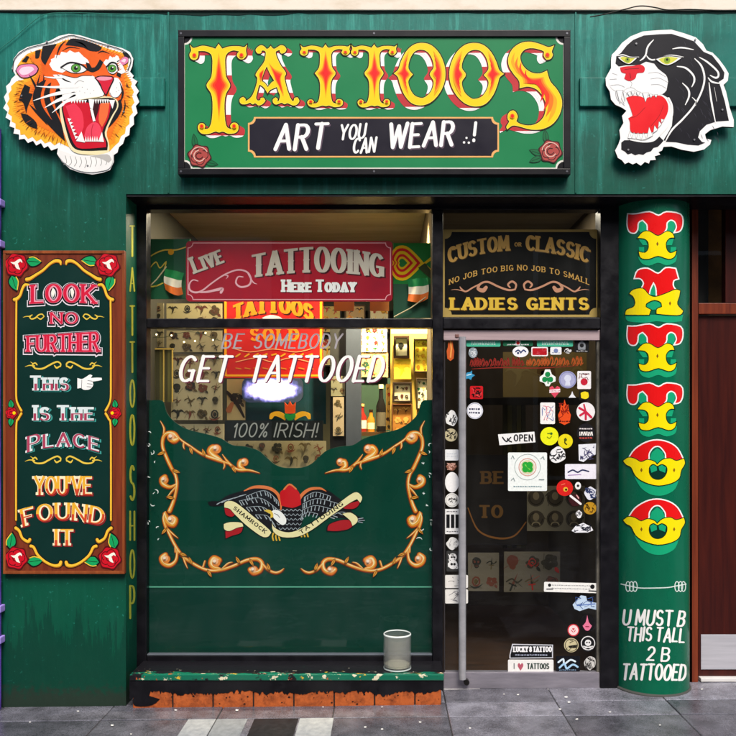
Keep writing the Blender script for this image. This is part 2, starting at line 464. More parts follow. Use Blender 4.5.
# ---------------------------------------------------------------- surface materials
def wall_mat(name, base, pale, dark, streak, top):
    m, n, l, b = newmat(name)
    tc = n.new('ShaderNodeTexCoord')
    def noise(scale, mp=(1, 1, 1), det=6, rough=.6):
        mapn = n.new('ShaderNodeMapping'); mapn.inputs['Scale'].default_value = mp
        ns = n.new('ShaderNodeTexNoise'); ns.inputs['Scale'].default_value = scale; ns.inputs['Detail'].default_value = det; ns.inputs['Roughness'].default_value = rough
        l.new(tc.outputs['Object'], mapn.inputs[0]); l.new(mapn.outputs[0], ns.inputs['Vector']); return ns.outputs['Fac']
    def ramp(src, a, bb):
        r = n.new('ShaderNodeMapRange'); r.interpolation_type = 'SMOOTHSTEP'; r.inputs[1].default_value = a; r.inputs[2].default_value = bb
        l.new(src, r.inputs[0]); return r.outputs[0]
    def mix(f, a, bcol):
        x = n.new('ShaderNodeMix'); x.data_type = 'RGBA'; l.new(f, x.inputs[0])
        if isinstance(a, tuple): x.inputs[6].default_value = a
        else: l.new(a, x.inputs[6])
        x.inputs[7].default_value = bcol; return x.outputs[2]
    def mul(a, k):
        x = n.new('ShaderNodeMath'); x.operation = 'MULTIPLY'; l.new(a, x.inputs[0])
        if isinstance(k, float): x.inputs[1].default_value = k
        else: l.new(k, x.inputs[1])
        return x.outputs[0]
    sep = n.new('ShaderNodeSeparateXYZ'); l.new(tc.outputs['Object'], sep.inputs[0])
    top_light_wash = ramp(sep.outputs[2], 2.5, 3.95)      # stronger light higher up put into the colour; also scales the rain-washed streaks
    c0 = mix(top_light_wash, lin(base), lin(top))
    c = mix(mul(ramp(noise(2.2), .35, .7), .55), c0, lin(dark))
    big = n.new('ShaderNodeMath'); big.operation = 'MULTIPLY_ADD'; l.new(top_light_wash, big.inputs[0]); big.inputs[1].default_value = .95; big.inputs[2].default_value = .05
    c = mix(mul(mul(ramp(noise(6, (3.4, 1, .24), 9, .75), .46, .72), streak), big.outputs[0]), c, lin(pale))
    c = mix(mul(ramp(noise(16, (2.6, 1, .12), 5), .56, .75), streak * .3), c, lin(dark))
    c = mix(mul(ramp(noise(42), .64, .72), .35), c, lin(pale))
    if True:
        nz = noise(3.2, (1.9, 1, .16), 7, .75)
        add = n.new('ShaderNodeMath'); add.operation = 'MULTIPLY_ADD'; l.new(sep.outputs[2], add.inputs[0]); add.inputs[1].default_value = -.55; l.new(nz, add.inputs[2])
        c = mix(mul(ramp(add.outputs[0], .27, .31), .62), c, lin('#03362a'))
        nz2 = noise(30, (1, 1, 1), 4)
        add2 = n.new('ShaderNodeMath'); add2.operation = 'MULTIPLY_ADD'; l.new(sep.outputs[2], add2.inputs[0]); add2.inputs[1].default_value = -4.0; l.new(nz2, add2.inputs[2])
        c = mix(mul(ramp(add2.outputs[0], .1, .45), .7), c, lin('#2c2f28'))
    l.new(c, b.inputs['Base Color']); b.inputs['Specular IOR Level'].default_value = .25
    rr = n.new('ShaderNodeMapRange'); rr.inputs[3].default_value = .30; rr.inputs[4].default_value = .6; l.new(noise(5), rr.inputs[0]); l.new(rr.outputs[0], b.inputs['Roughness'])
    bp = n.new('ShaderNodeBump'); bp.inputs['Strength'].default_value = .25; bp.inputs['Distance'].default_value = .006
    l.new(noise(28, (1, 1, .5), 8), bp.inputs['Height']); l.new(bp.outputs[0], b.inputs['Normal'])
    return m
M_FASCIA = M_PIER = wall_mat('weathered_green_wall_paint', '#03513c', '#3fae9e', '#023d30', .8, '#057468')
def two_tone(name, c1, c2, scale, mp, a, bb, rough=.5, bump=.15, metal=0.0, rough2=None, det=8, spec=.3):
    m, n, l, b = newmat(name)
    tc = n.new('ShaderNodeTexCoord'); mapn = n.new('ShaderNodeMapping'); mapn.inputs['Scale'].default_value = mp
    ns = n.new('ShaderNodeTexNoise'); ns.inputs['Scale'].default_value = scale; ns.inputs['Detail'].default_value = det; ns.inputs['Roughness'].default_value = .65
    l.new(tc.outputs['Object'], mapn.inputs[0]); l.new(mapn.outputs[0], ns.inputs['Vector'])
    r = n.new('ShaderNodeMapRange'); r.inputs[1].default_value = a; r.inputs[2].default_value = bb; l.new(ns.outputs['Fac'], r.inputs[0])
    x = n.new('ShaderNodeMix'); x.data_type = 'RGBA'; x.inputs[6].default_value = lin(c1); x.inputs[7].default_value = lin(c2)
    l.new(r.outputs[0], x.inputs[0]); l.new(x.outputs[2], b.inputs['Base Color'])
    rr = n.new('ShaderNodeMapRange'); rr.inputs[3].default_value = rough; rr.inputs[4].default_value = rough if rough2 is None else rough2
    l.new(r.outputs[0], rr.inputs[0]); l.new(rr.outputs[0], b.inputs['Roughness'])
    if bump:
        bp = n.new('ShaderNodeBump'); bp.inputs['Strength'].default_value = bump; bp.inputs['Distance'].default_value = .004
        l.new(ns.outputs['Fac'], bp.inputs['Height']); l.new(bp.outputs[0], b.inputs['Normal'])
    b.inputs['Metallic'].default_value = metal; b.inputs['Specular IOR Level'].default_value = spec
    return m
M_BLACK = paint('#16151a', .32, .35, 6)
M_BLACKW = two_tone('chipped_black_paint', '#0d0c11', '#17161c', 9, (1, 1, 1), .4, .7, .3, .2, rough2=.5)
M_STONE = two_tone('cream_stone', '#f6ead8', '#d9c7ab', 4, (1, 1, 2.5), .45, .8, .8, .3)
M_BRICK = two_tone('orange_brick', '#bc5e2a', '#703216', 22, (1, 1, 1), .42, .72, .85, .9)
M_WOOD = two_tone('red_brown_stained_wood', '#34100e', '#4c1a12', 3.2, (9, 9, .5), .35, .7, .35, .12)
M_WOODL = two_tone('worn_red_brown_wood', '#642616', '#8f4022', 3.2, (9, 9, .5), .35, .75, .4, .12)
M_STEEL = two_tone('brushed_steel', '#a8a3ae', '#8a8690', 5, (1, 1, 6), .3, .7, .36, .02, metal=.45)
M_ALU = two_tone('pinkish_aluminium', '#cdb7b9', '#b39ca0', 5, (.4, 1, 20), .3, .7, .42, .03, metal=.35)
M_WHITE = paint('#fbfaf6', .45, .03); M_CREAM = paint('#f3e6b4', .5, .06)
def glass_mat():
    m, n, l, b = newmat('window_glass'); n.remove(b)
    out = [x for x in n if x.type == 'OUTPUT_MATERIAL'][0]
    fr = n.new('ShaderNodeFresnel'); ge = n.new('ShaderNodeNewGeometry'); ir_ = n.new('ShaderNodeMapRange')
    ir_.inputs[3].default_value = 1.5; ir_.inputs[4].default_value = 1 / 1.5     # a thin pane reflects alike from both sides
    l.new(ge.outputs['Backfacing'], ir_.inputs[0]); l.new(ir_.outputs[0], fr.inputs[0])
    t = n.new('ShaderNodeBsdfTransparent'); t.inputs[0].default_value = (.93, .96, .95, 1)
    g = n.new('ShaderNodeBsdfGlossy'); g.inputs['Roughness'].default_value = .012
    df = n.new('ShaderNodeBsdfDiffuse'); df.inputs[0].default_value = (.55, .55, .52, 1)
    ms = n.new('ShaderNodeMixShader'); l.new(fr.outputs[0], ms.inputs[0]); l.new(t.outputs[0], ms.inputs[1]); l.new(g.outputs[0], ms.inputs[2])
    tc = n.new('ShaderNodeTexCoord'); mp = n.new('ShaderNodeMapping'); mp.inputs['Scale'].default_value = (1.5, 1, .35)
    ns = n.new('ShaderNodeTexNoise'); ns.inputs['Scale'].default_value = 5; ns.inputs['Detail'].default_value = 8
    l.new(tc.outputs['Object'], mp.inputs[0]); l.new(mp.outputs[0], ns.inputs['Vector'])
    r = n.new('ShaderNodeMapRange'); r.inputs[1].default_value = .45; r.inputs[2].default_value = .85; r.inputs[3].default_value = .0; r.inputs[4].default_value = .012
    l.new(ns.outputs['Fac'], r.inputs[0])
    m2 = n.new('ShaderNodeMixShader'); l.new(r.outputs[0], m2.inputs[0]); l.new(ms.outputs[0], m2.inputs[1]); l.new(df.outputs[0], m2.inputs[2])
    l.new(m2.outputs[0], out.inputs[0]); return m
M_GLASS = glass_mat()

# ---------------------------------------------------------------- ground
def slab_mat():
    m, n, l, b = newmat('damp_grey_paving')
    at = n.new('ShaderNodeAttribute'); at.attribute_name = 'slab'
    tc = n.new('ShaderNodeTexCoord')
    def noise(sc, det=8):
        ns = n.new('ShaderNodeTexNoise'); ns.inputs['Scale'].default_value = sc; ns.inputs['Detail'].default_value = det; ns.inputs['Roughness'].default_value = .68
        l.new(tc.outputs['Object'], ns.inputs['Vector']); return ns.outputs['Fac']
    x = n.new('ShaderNodeMix'); x.data_type = 'RGBA'; x.inputs[6].default_value = lin('#52525a'); x.inputs[7].default_value = lin('#8a8994'); l.new(at.outputs['Fac'], x.inputs[0])
    y = n.new('ShaderNodeMix'); y.data_type = 'RGBA'; y.blend_type = 'MULTIPLY'; y.inputs[0].default_value = 1
    r = n.new('ShaderNodeMapRange'); r.inputs[1].default_value = .3; r.inputs[2].default_value = .7; r.inputs[3].default_value = .45; r.inputs[4].default_value = 1.5
    l.new(noise(7), r.inputs[0]); l.new(x.outputs[2], y.inputs[6]); l.new(r.outputs[0], y.inputs[7])
    z = n.new('ShaderNodeMix'); z.data_type = 'RGBA'; z.blend_type = 'MULTIPLY'; z.inputs[0].default_value = 1
    r2 = n.new('ShaderNodeMapRange'); r2.inputs[1].default_value = .35; r2.inputs[2].default_value = .65; r2.inputs[3].default_value = .55; r2.inputs[4].default_value = 1.4
    l.new(noise(160, 3), r2.inputs[0]); l.new(y.outputs[2], z.inputs[6]); l.new(r2.outputs[0], z.inputs[7])
    l.new(z.outputs[2], b.inputs['Base Color'])
    r3 = n.new('ShaderNodeMapRange'); r3.inputs[1].default_value = .42; r3.inputs[2].default_value = .66; r3.inputs[3].default_value = .07; r3.inputs[4].default_value = .42
    l.new(noise(3.2), r3.inputs[0]); l.new(r3.outputs[0], b.inputs['Roughness'])
    bp = n.new('ShaderNodeBump'); bp.inputs['Strength'].default_value = .3; bp.inputs['Distance'].default_value = .003; l.new(noise(120, 4), bp.inputs['Height']); l.new(bp.outputs[0], b.inputs['Normal'])
    return m
M_SLAB = slab_mat()
def slabs():
    bm = bmesh.new(); lay = bm.faces.layers.float.new('slab'); rg = random.Random(4)
    joint = .006
    ys = [.62, .0, -.225, -.86, -1.5, -2.15, -2.8, -3.45, -4.1, -4.75, -5.4]
    x0s = [.35] * 3 + [.3, .1, .4, .2, .5, 0, .3]
    for r in range(len(ys) - 1):
        y1, y0 = ys[r], ys[r + 1]; wd = .64
        k0 = int((-6 - x0s[r]) / wd)
        for k in range(k0, -k0 + 3):
            a = x0s[r] + k * wd + joint / 2; c = a + wd - joint; v0 = y0 + joint / 2; v1 = y1 - joint / 2
            dz = rg.uniform(-.0015, .0015)
            q = [(a, v0), (c, v0), (c, v1), (a, v1)]; val = rg.random(); be = .004
            t = [bm.verts.new((x + (be if x == a else -be), y + (be if y == v0 else -be), gz(x) + dz)) for x, y in q]
            m_ = [bm.verts.new((x, y, gz(x) + dz - .003)) for x, y in q]
            lo = [bm.verts.new((x, y, gz(x) - .03)) for x, y in q]
            fs = [bm.faces.new(t)] + [bm.faces.new((u[i], v_[i], v_[(i + 1) % 4], u[(i + 1) % 4])) for u, v_ in ((t, m_), (m_, lo)) for i in range(4)]
            for f in fs: f[lay] = val
    bm.normal_update()
    me = bpy.data.meshes.new('pavement'); bm.to_mesh(me); bm.free(); me.materials.append(M_SLAB)
    o = bpy.data.objects.new('pavement', me); COL.objects.link(o); o['kind'] = 'structure'
    return o
pavement = slabs()
bed = MB(); bed.box(-60, 60, -60, 30, -.6, -.14, two_tone('mortar_bed', '#2b2a2b', '#3a3938', 20, (1, 1, 1), .3, .7, .9, 0)); ob = bed.build('ground'); ob['kind'] = 'structure'
jb = MB(); k_ = jb.mi(two_tone('joint_grit', '#2a292b', '#403f41', 40, (1, 1, 1), .3, .7, .9, 0))
jb.V += [Vector((x, y, gz(x) - .006)) for x, y in ((-8, -5.4), (8, -5.4), (8, .62), (-8, .62))]; jb.F.append((0, 1, 2, 3)); jb.FM.append(k_)
jb = jb.build('pavement_joints'); jb['kind'] = 'structure'
rd = MB(); rd.box(-60, 60, -30, -5.42, -.3, -.13, two_tone('asphalt', '#3c3c3f', '#4a4a4d', 60, (1, 1, 1), .3, .7, .6, .2)); rd = rd.build('road'); rd['kind'] = 'structure'
# pale and dark tiles let into the slabs in front of the window
ptile = two_tone('white_paving_tile_face', '#a7abaf', '#858a8f', 30, (1, 1, 1), .35, .7, .45, .15)
ptile2 = two_tone('grey_paving_tile_face', '#8f9499', '#73787d', 30, (1, 1, 1), .35, .7, .45, .15)
dtile = two_tone('black_paving_tile_face', '#1b1b1e', '#2d2d31', 30, (1, 1, 1), .35, .7, .4, .15)
def tiles():
    for a, b_, mm, nm in ((186, 214, ptile, 'white_paving_tile'), (215.2, 246, ptile2, 'grey_paving_tile'), (253, 297.5, dtile, 'black_paving_tile'), (299, 333, ptile, 'white_paving_tile')):
        xa = (a - PX) * S * .938; xb = (b_ - PX) * S * .938
        mbx = MB(); i = mbx.mi(mm)
        q = [(xa, -.855), (xb, -.855), (xb, -.235), (xa, -.235)]
        mbx.V += [Vector((x, y, gz(x) + .004)) for x, y in q] + [Vector((x, y, gz(x) - .02)) for x, y in q]
        mbx.F += [(0, 1, 2, 3), (0, 4, 5, 1), (1, 5, 6, 2), (2, 6, 7, 3), (3, 7, 4, 0)]; mbx.FM += [i] * 5
        o = mbx.build(nm); o['kind'] = 'structure'
tiles()
gum = Art(flat(0), .003); rg = random.Random(11); gm = paint('#e8e6e2', .7, .1)
for (x, y) in ((78, 711), (112, 725), (131, 734), (176, 710), (237, 710), (268, 727), (323, 707), (382, 707), (365, 727), (382, 729), (504, 694), (518, 694.5), (566, 697), (569, 702), (560, 709), (577, 719), (660, 725), (702, 689), (30, 722), (610, 712), (420, 722), (470, 728), (268.8, 730), (259, 728)):
    r = rg.uniform(.9, 1.9); gum.poly(spl([(x + r * rg.uniform(.7, 1.2) * math.cos(t), y + r * .45 * rg.uniform(.7, 1.2) * math.sin(t)) for t in [i * 1.047 for i in range(6)]], 3, True), gm)
gum = gum.build('gum_spots'); gum['kind'] = 'structure'

# ---------------------------------------------------------------- the shop building
YF = .20          # front of the window and door frames
YG = .23          # glass
shop = thing('shop_building', 'green painted tattoo shopfront with black framed window, glass door and round pillar', 'shop', (0, .3, 0))
w = MB()
zt = W(0, 9, 0).z; zs = W(0, 194, 0).z; xl = W(-1, 0, 0).x
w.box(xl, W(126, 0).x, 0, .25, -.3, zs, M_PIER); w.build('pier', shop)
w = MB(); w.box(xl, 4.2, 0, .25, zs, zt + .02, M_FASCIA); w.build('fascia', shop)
# raised boards either side of the sign
for a, b_ in ((8, 164.5), (580, 860)):
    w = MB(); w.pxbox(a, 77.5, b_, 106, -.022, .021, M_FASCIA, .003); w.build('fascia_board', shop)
for a in (167.5, 575):
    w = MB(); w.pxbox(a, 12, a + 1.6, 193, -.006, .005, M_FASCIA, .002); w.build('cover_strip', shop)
# cornice
w = MB(); z0 = W(0, 10.6, -.014).z
rg = random.Random(3); xs = [xl + i * .12 for i in range(60)]
w.box(xl, 4.2, -.014, .25, z0 + .004, z0 + .8, M_STONE, .004); w.build('stone_cornice', shop)
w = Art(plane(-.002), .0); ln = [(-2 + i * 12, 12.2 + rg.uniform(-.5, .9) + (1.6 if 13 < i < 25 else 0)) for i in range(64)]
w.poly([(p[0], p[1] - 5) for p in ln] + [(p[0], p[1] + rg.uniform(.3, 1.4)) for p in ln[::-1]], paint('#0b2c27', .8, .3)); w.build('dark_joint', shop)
# dark lining of the opening
w = MB(); xr0 = W(126, 0).x
w.box(xr0 + .002, 4.2, .006, .29, zs - .014, zs - .001, M_BLACKW); w.build('soffit', shop)
# pillar
xc, yc, pr = (650.3 - PX) * S * 1.061, .28, .2265
M_PIL = two_tone('glossy_green_pillar_paint', '#066a4c', '#04573f', 3, (1, 1, .5), .35, .7, .22, .05, rough2=.38)
w = MB(); w.lathe(xc, yc, [(pr, -.3), (pr, zs - .001)], M_PIL, 96); pillar = w.build('pillar', shop, True)
w = MB(); w.lathe(xc, yc, [(pr + .001, gz(xc) - .02), (pr + .012, gz(xc) - .02), (pr + .010, gz(xc) + .004), (pr + .001, gz(xc) + .012)], paint('#4a4b47', .8, .3), 64); w.build('pillar_base', pillar, True)
# dark post between the shop door and pillar, and behind
w = MB(); w.pxbox(600.5, 190, 622, 702, YF + .01, .12, M_BLACKW, .003); w.build('door_post', shop)
w = MB(); w.pxbox(680, 190, 692.5, 702, .30, .10, paint('#1d0f0e', .4, .3), .003); w.build('door_post', shop)

# display window: frame, panes
win = MB(); win.pxbox(135.5, 197, 146.5, 672, YF, .09, M_BLACKW, .005); window = win.build('window', shop)
def bar(name, a, b_, c, d, Y=YF, dep=.09, m=None, par=None):
    q = MB(); q.pxbox(a, b_, c, d, Y, dep, m or M_BLACKW, .004); return q.build(name, par or window)
bar('top_rail', 146.8, 198, 600.2, 209.5, YF + .002)
bar('mullion', 432.5, 209.8, 443, 672, YF - .002)
bar('transom', 146.8, 318.5, 432.2, 327.5)
bar('transom', 443.3, 317.5, 600.2, 328.5)
bar('bottom_rail', 146.8, 656, 432.2, 667, YF - .004)
bar('bottom_bead', 146.8, 654.3, 432.2, 655.8, YF - .008, .04, paint('#5a6068', .4))
for a, b_, c, d in ((146.5, 209, 432.5, 319), (146.5, 327, 432.5, 656), (443, 209, 600.5, 318)):
    g = MB(); i = g.mi(M_GLASS); g.V += [W(a, d, YG), W(c, d, YG), W(c, b_, YG), W(a, b_, YG)]; g.F.append((0, 1, 2, 3)); g.FM.append(i); g.build('pane', window)

# sill and its brick plinth
YS = -.055
sx0, sx1 = W(129.5, 0, YS).x, W(444, 0, YS).x
zsill = W(0, 674.5, YS).z
def sill_mat():
    m, n, l, b = newmat('peeling_sill_paint')
    tc = n.new('ShaderNodeTexCoord')
    def noise(sc, mp=(1, 1, 1), det=6):
        mpn = n.new('ShaderNodeMapping'); mpn.inputs['Scale'].default_value = mp
        ns = n.new('ShaderNodeTexNoise'); ns.inputs['Scale'].default_value = sc; ns.inputs['Detail'].default_value = det; ns.inputs['Roughness'].default_value = .6
        l.new(tc.outputs['Object'], mpn.inputs[0]); l.new(mpn.outputs[0], ns.inputs['Vector']); return ns.outputs['Fac']
    col = None; c = lin('#17161b')
    sep = n.new('ShaderNodeSeparateXYZ'); l.new(tc.outputs['Object'], sep.inputs[0])
    def fr(y0, y1, src, t0, t1, hx):
        nonlocal col
        ga = n.new('ShaderNodeMapRange'); ga.inputs[1].default_value = y0; ga.inputs[2].default_value = y1; ga.inputs[3].default_value = .16; ga.inputs[4].default_value = -.12
        l.new(sep.outputs[1], ga.inputs[0])
        ad = n.new('ShaderNodeMath'); l.new(ga.outputs[0], ad.inputs[0]); l.new(src, ad.inputs[1])
        r = n.new('ShaderNodeMapRange'); r.inputs[1].default_value = t0; r.inputs[2].default_value = t1; l.new(ad.outputs[0], r.inputs[0])
        x = n.new('ShaderNodeMix'); x.data_type = 'RGBA'; l.new(r.outputs[0], x.inputs[0])
        if col is None: x.inputs[6].default_value = c
        else: l.new(col, x.inputs[6])
        x.inputs[7].default_value = lin(hx); col = x.outputs[2]
    fr(-.353, -.295, noise(6, (1.2, 3, 1)), .55, .57, '#0b6b52')
    fr(-.31, -.1, noise(17, (1, 2.2, 1)), .765, .78, '#e0d8ba')
    fr(-.34, -.1, noise(15, (1, 2, 1), 5), .79, .80, '#d8b13a')
    fr(-.345, -.15, noise(24, (1, 2, 1), 5), .80, .81, '#b5562a')
    l.new(col, b.inputs['Base Color']); b.inputs['Roughness'].default_value = .3
    bp = n.new('ShaderNodeBump'); bp.inputs['Strength'].default_value = .4; bp.inputs['Distance'].default_value = .004; l.new(noise(20), bp.inputs['Height']); l.new(bp.outputs[0], b.inputs['Normal'])
    return m
M_SILL = sill_mat()
w = MB(); w.box(sx0, sx1, YS, YF + .06, zsill - .035, zsill, M_SILL, .006); sill = w.build('window_sill', shop)
w = MB(); bw = .232; x = sx0 + .012; rg = random.Random(2)
while x < sx1 - .02:
    e = min(x + bw, sx1 - .012); w.box(x + .004, e - .004, YS + .012, YS + .2, -.2, .115, M_BRICK, .004); x += bw
w.build('brick', sill)
w = MB(); w.box(sx0 + .014, sx1 - .014, YS + .018, YF, -.2, zsill - .036, paint('#2b2523', .8)); w.build('plinth', sill)
bl = Art(plane(YS + .011), .002); rg = random.Random(8)
edge = []
xx = 129.5
while xx < 444:
    base = 696 if xx < 150 else 692 if xx < 200 else 691
    edge.append((xx, base + 1.2 + rg.uniform(-1.1, 1.1) + (2.2 if rg.random() > .86 else 0) + 2.0 * math.sin(xx * .11) * math.sin(xx * .043 + 1))); xx += rg.uniform(.6, 2.2)
edge.append((443.6, 688))
bl.poly([(443.6, 678.5), (129.5, 678.5)] + edge, M_BLACKW)
for _ in range(60):       # flakes of black left on the brick and grime at its foot
    fx_, fy_ = rg.uniform(150, 442), rg.uniform(693, 704); r = rg.uniform(.3, 1.1)
    bl.poly([(fx_ + r * rg.uniform(.5, 1.6) * math.cos(i * 1.2566), fy_ + r * rg.uniform(.4, 1) * math.sin(i * 1.2566)) for i in range(5)], M_BLACKW)
bl.poly(spl([(133, 700), (138, 694), (150, 696), (160, 699), (152, 705), (136, 706)], 3, True), M_BLACKW); bl.build('black_paint', sill)

# shop door
dr = MB(); dr.pxbox(443.6, 330, 599.8, 340.2, YF + .02, .05, M_ALU, .003); door = dr.build('entrance_door', shop)
bar('bottom_rail', 443.6, 672.5, 599.8, 688.5, YF + .02, .05, M_STEEL, door)
g = MB(); i = g.mi(M_GLASS); a_, b_, c_, d_ = 443.6, 340, 599.8, 673; g.V += [W(a_, d_, YG + .01), W(c_, d_, YG + .01), W(c_, b_, YG + .01), W(a_, b_, YG + .01)]; g.F.append((0, 1, 2, 3)); g.FM.append(i); g.build('pane', door)
q = MB(); p0 = W(462.3, 337, YF - .02); p1 = W(462.3, 679, YF - .02)
q.tube([p0, p1], .0225, two_tone('silver_handle_steel', '#c6c5c9', '#a9a8ad', 5, (1, 1, 3), .3, .7, .3, 0, metal=.4), 24); q.build('pull_handle', door, True)
q = MB(); pz = W(466.5, 682, YF); q.tube([pz + Vector((0, .03, 0)), pz + Vector((0, -.012, 0))], .017, paint('#2a2827', .3, .2, metal=.6), 18); q.build('door_lock', door, True)
bar('edge_trim', 443.6, 340.4, 445.2, 672.3, YF + .03, .03, paint('#3a3739', .4), door)
bar('edge_trim', 596.6, 340.4, 599.8, 672.3, YF + .03, .03, two_tone('grimy_metal_edge', '#8c877c', '#3c3a36', 9, (1, 1, .4), .4, .65, .4, .1, metal=.3), door)
bar('threshold', 443.6, 689.2, 599.8, 694, YF + .012, .1, paint('#c9c6c8', .5, .15), door)
bar('hinge_plate', 455, 334, 459, 337.5, YF + .015, .01, paint('#7c5a55', .4), door)

# neighbouring timber door
YD = .30
nd = MB(); nd.pxbox(698.5, 316, 860, 690, YD + .03, .04, M_WOOD, .002); sdoor = nd.build('timber_door', shop)
bar('stile', 689.5, 196, 698.3, 690, YD, .08, M_WOODL, sdoor)
bar('rail', 698.6, 303, 860, 314, YD + .003, .07, M_WOODL, sdoor)
bar('rail', 698.6, 198, 860, 205, YD + .003, .07, M_WOOD, sdoor)
bar('stile', 725.5, 205.3, 760, 302.7, YD + .006, .06, M_WOOD, sdoor)
bar('kick_plate', 701, 634.5, 860, 669.5, YD + .024, .005, two_tone('brushed_kick_plate', '#c9c8d0', '#aeadb6', 4, (.4, 1, 8), .3, .7, .4, .01, metal=.1), sdoor)
bar('threshold', 701, 678.3, 860, 682, YD - .01, .06, paint('#dcdad8', .5), sdoor)
g = MB(); i = g.mi(M_GLASS); g.V += [W(698, 304, YD + .04), W(726, 304, YD + .04), W(726, 204, YD + .04), W(698, 204, YD + .04)]; g.F.append((0, 1, 2, 3)); g.FM.append(i); g.build('pane', sdoor)
w = MB(); w.pxbox(690, 190, 870, 320, YD + .5, .05, two_tone('brown_hall_wall', '#b07a3a', '#6a4a22', 3, (1, 1, 1), .3, .7, .7, 0)); w.build('hall_wall', shop)
w = MB(); w.box(W(692, 0, .3).x, 4.2, YD + .11, YD + .12, -.3, 1.4, paint('#120a08', .8)); w.build('hall_wall', shop)

# interior shell of the shop
def inner(name, x0, x1, y0, y1, z0, z1, m):
    q = MB(); q.box(x0, x1, y0, y1, z0, z1, m); return q.build(name, shop)
BX = W(437.5, 0, YF).x
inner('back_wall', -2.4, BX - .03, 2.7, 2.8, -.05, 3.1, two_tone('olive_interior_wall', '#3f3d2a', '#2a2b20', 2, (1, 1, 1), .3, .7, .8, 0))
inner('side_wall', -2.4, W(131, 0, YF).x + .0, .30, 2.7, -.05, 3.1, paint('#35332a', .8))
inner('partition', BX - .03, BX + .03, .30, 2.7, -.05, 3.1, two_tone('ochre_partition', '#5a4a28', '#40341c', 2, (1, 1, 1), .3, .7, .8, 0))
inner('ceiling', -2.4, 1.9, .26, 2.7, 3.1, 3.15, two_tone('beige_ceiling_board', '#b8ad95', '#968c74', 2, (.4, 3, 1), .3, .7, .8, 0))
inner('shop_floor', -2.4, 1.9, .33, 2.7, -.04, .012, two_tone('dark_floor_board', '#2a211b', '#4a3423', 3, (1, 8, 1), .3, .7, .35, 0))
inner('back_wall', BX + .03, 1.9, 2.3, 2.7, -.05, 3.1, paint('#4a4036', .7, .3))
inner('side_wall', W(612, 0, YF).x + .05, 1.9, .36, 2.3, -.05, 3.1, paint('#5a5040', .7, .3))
inner('roof_slab', -2.6, 4.2, .27, 2.85, 3.16, 3.5, paint('#3a3937', .9))
inner('outer_wall', -2.62, -2.41, .26, 2.85, -.3, 3.16, paint('#3a3937', .9))
inner('outer_wall', 1.92, 2.1, .55, 2.85, -.3, 3.16, paint('#3a3937', .9))

# unseen terrace across the street, added to darken the reflections in the glass
fb = thing('facing_terrace', 'unseen dark brick terrace across the street, added for the reflections in the window glass', 'building', (0, -13, 0))
w = MB(); w.box(-22, 22, -15, -12.5, -.3, 8.6, two_tone('dark_street_brick', '#4a3c34', '#5c4c40', 3, (1, 1, 1), .3, .7, .85, 0)); w.build('wall', fb)
w = MB(); w.box(-4.6, -2.5, -12.49, -12.2, -.3, 5.6, paint('#f4f0e6', .6, .04)); w.build('pale_front', fb)
wm = paint('#e6e2d8', .6); gm_ = paint('#20262a', .1)
for i in (-6, -5, -4, -3, -1, 1, 2, 3, 4, 5, 6):
    for j, (z0, h) in enumerate(((.3, 2.3), (3.6, 1.8), (6.2, 1.5))):
        q = MB(); x = i * 3.1 + .8; q.box(x - .62, x + .62, -12.52, -12.44, z0, z0 + h, wm); f = q.build('window', fb); q = MB(); q.box(x - .52, x + .52, -12.44, -12.42, z0 + .1, z0 + h - .1, gm_); q.build('pane', f)
# ---------------------------------------------------------------- signwriters' colours
YEL = paint('#ffd60a', .4, .05); ORG = paint('#f87a12', .4, .06); REDO = paint('#f43a0c', .4, .05); RED = paint('#e0141c', .4, .06)
GOLD = paint('#f2b21c', .4, .08); DKO = paint('#2a1408', .5, .1); BLK = paint('#141316', .4, .2); SHR = paint('#c8343a', .45, .1)
SGREEN = paint('#14804c', .4, .10, 5); DGREEN = paint('#0b2f2a', .35, .15, 5); LEAF = paint('#12a25c', .45, .1); CREAM = M_CREAM
PINK = paint('#f2a6c6', .45, .08); CORAL = paint('#e07a44', .45, .1); TURQ = paint('#12a876', .4, .08)

# ---------------------------------------------------------------- TATTOOS sign
YSG = -.075
sign = thing('shop_sign', 'wide green shop sign lettered TATTOOS in yellow and red over a black caption strip', 'sign', W(374, 174, 0))
bd = MB(); bd.pxbox(178, 30, 570.5, 174.5, YSG + .012, .058, paint('#17161a', .35, .2)); bd.build('board', sign)
fr = MB()
for a, b_, c, d in ((178, 30, 570.5, 36.5), (178, 168.5, 570.5, 174.5), (178, 36.6, 184, 168.4), (564, 36.6, 570.5, 168.4)): fr.pxbox(a, b_, c, d, YSG, .03, paint('#17161a', .35, .2), .003)
fr.build('frame', sign)
pa = Art(plane(YSG + .0115), .0006)
pa.poly(notched(183.5, 36, 564.5, 169, 7.5), paint('#e9e6dc', .4)); pa.layer(); pa.poly(notched(184.9, 37.4, 563.1, 167.6, 7.6), SGREEN); pa.build('painted_panel', sign)
YL = YSG + .0095
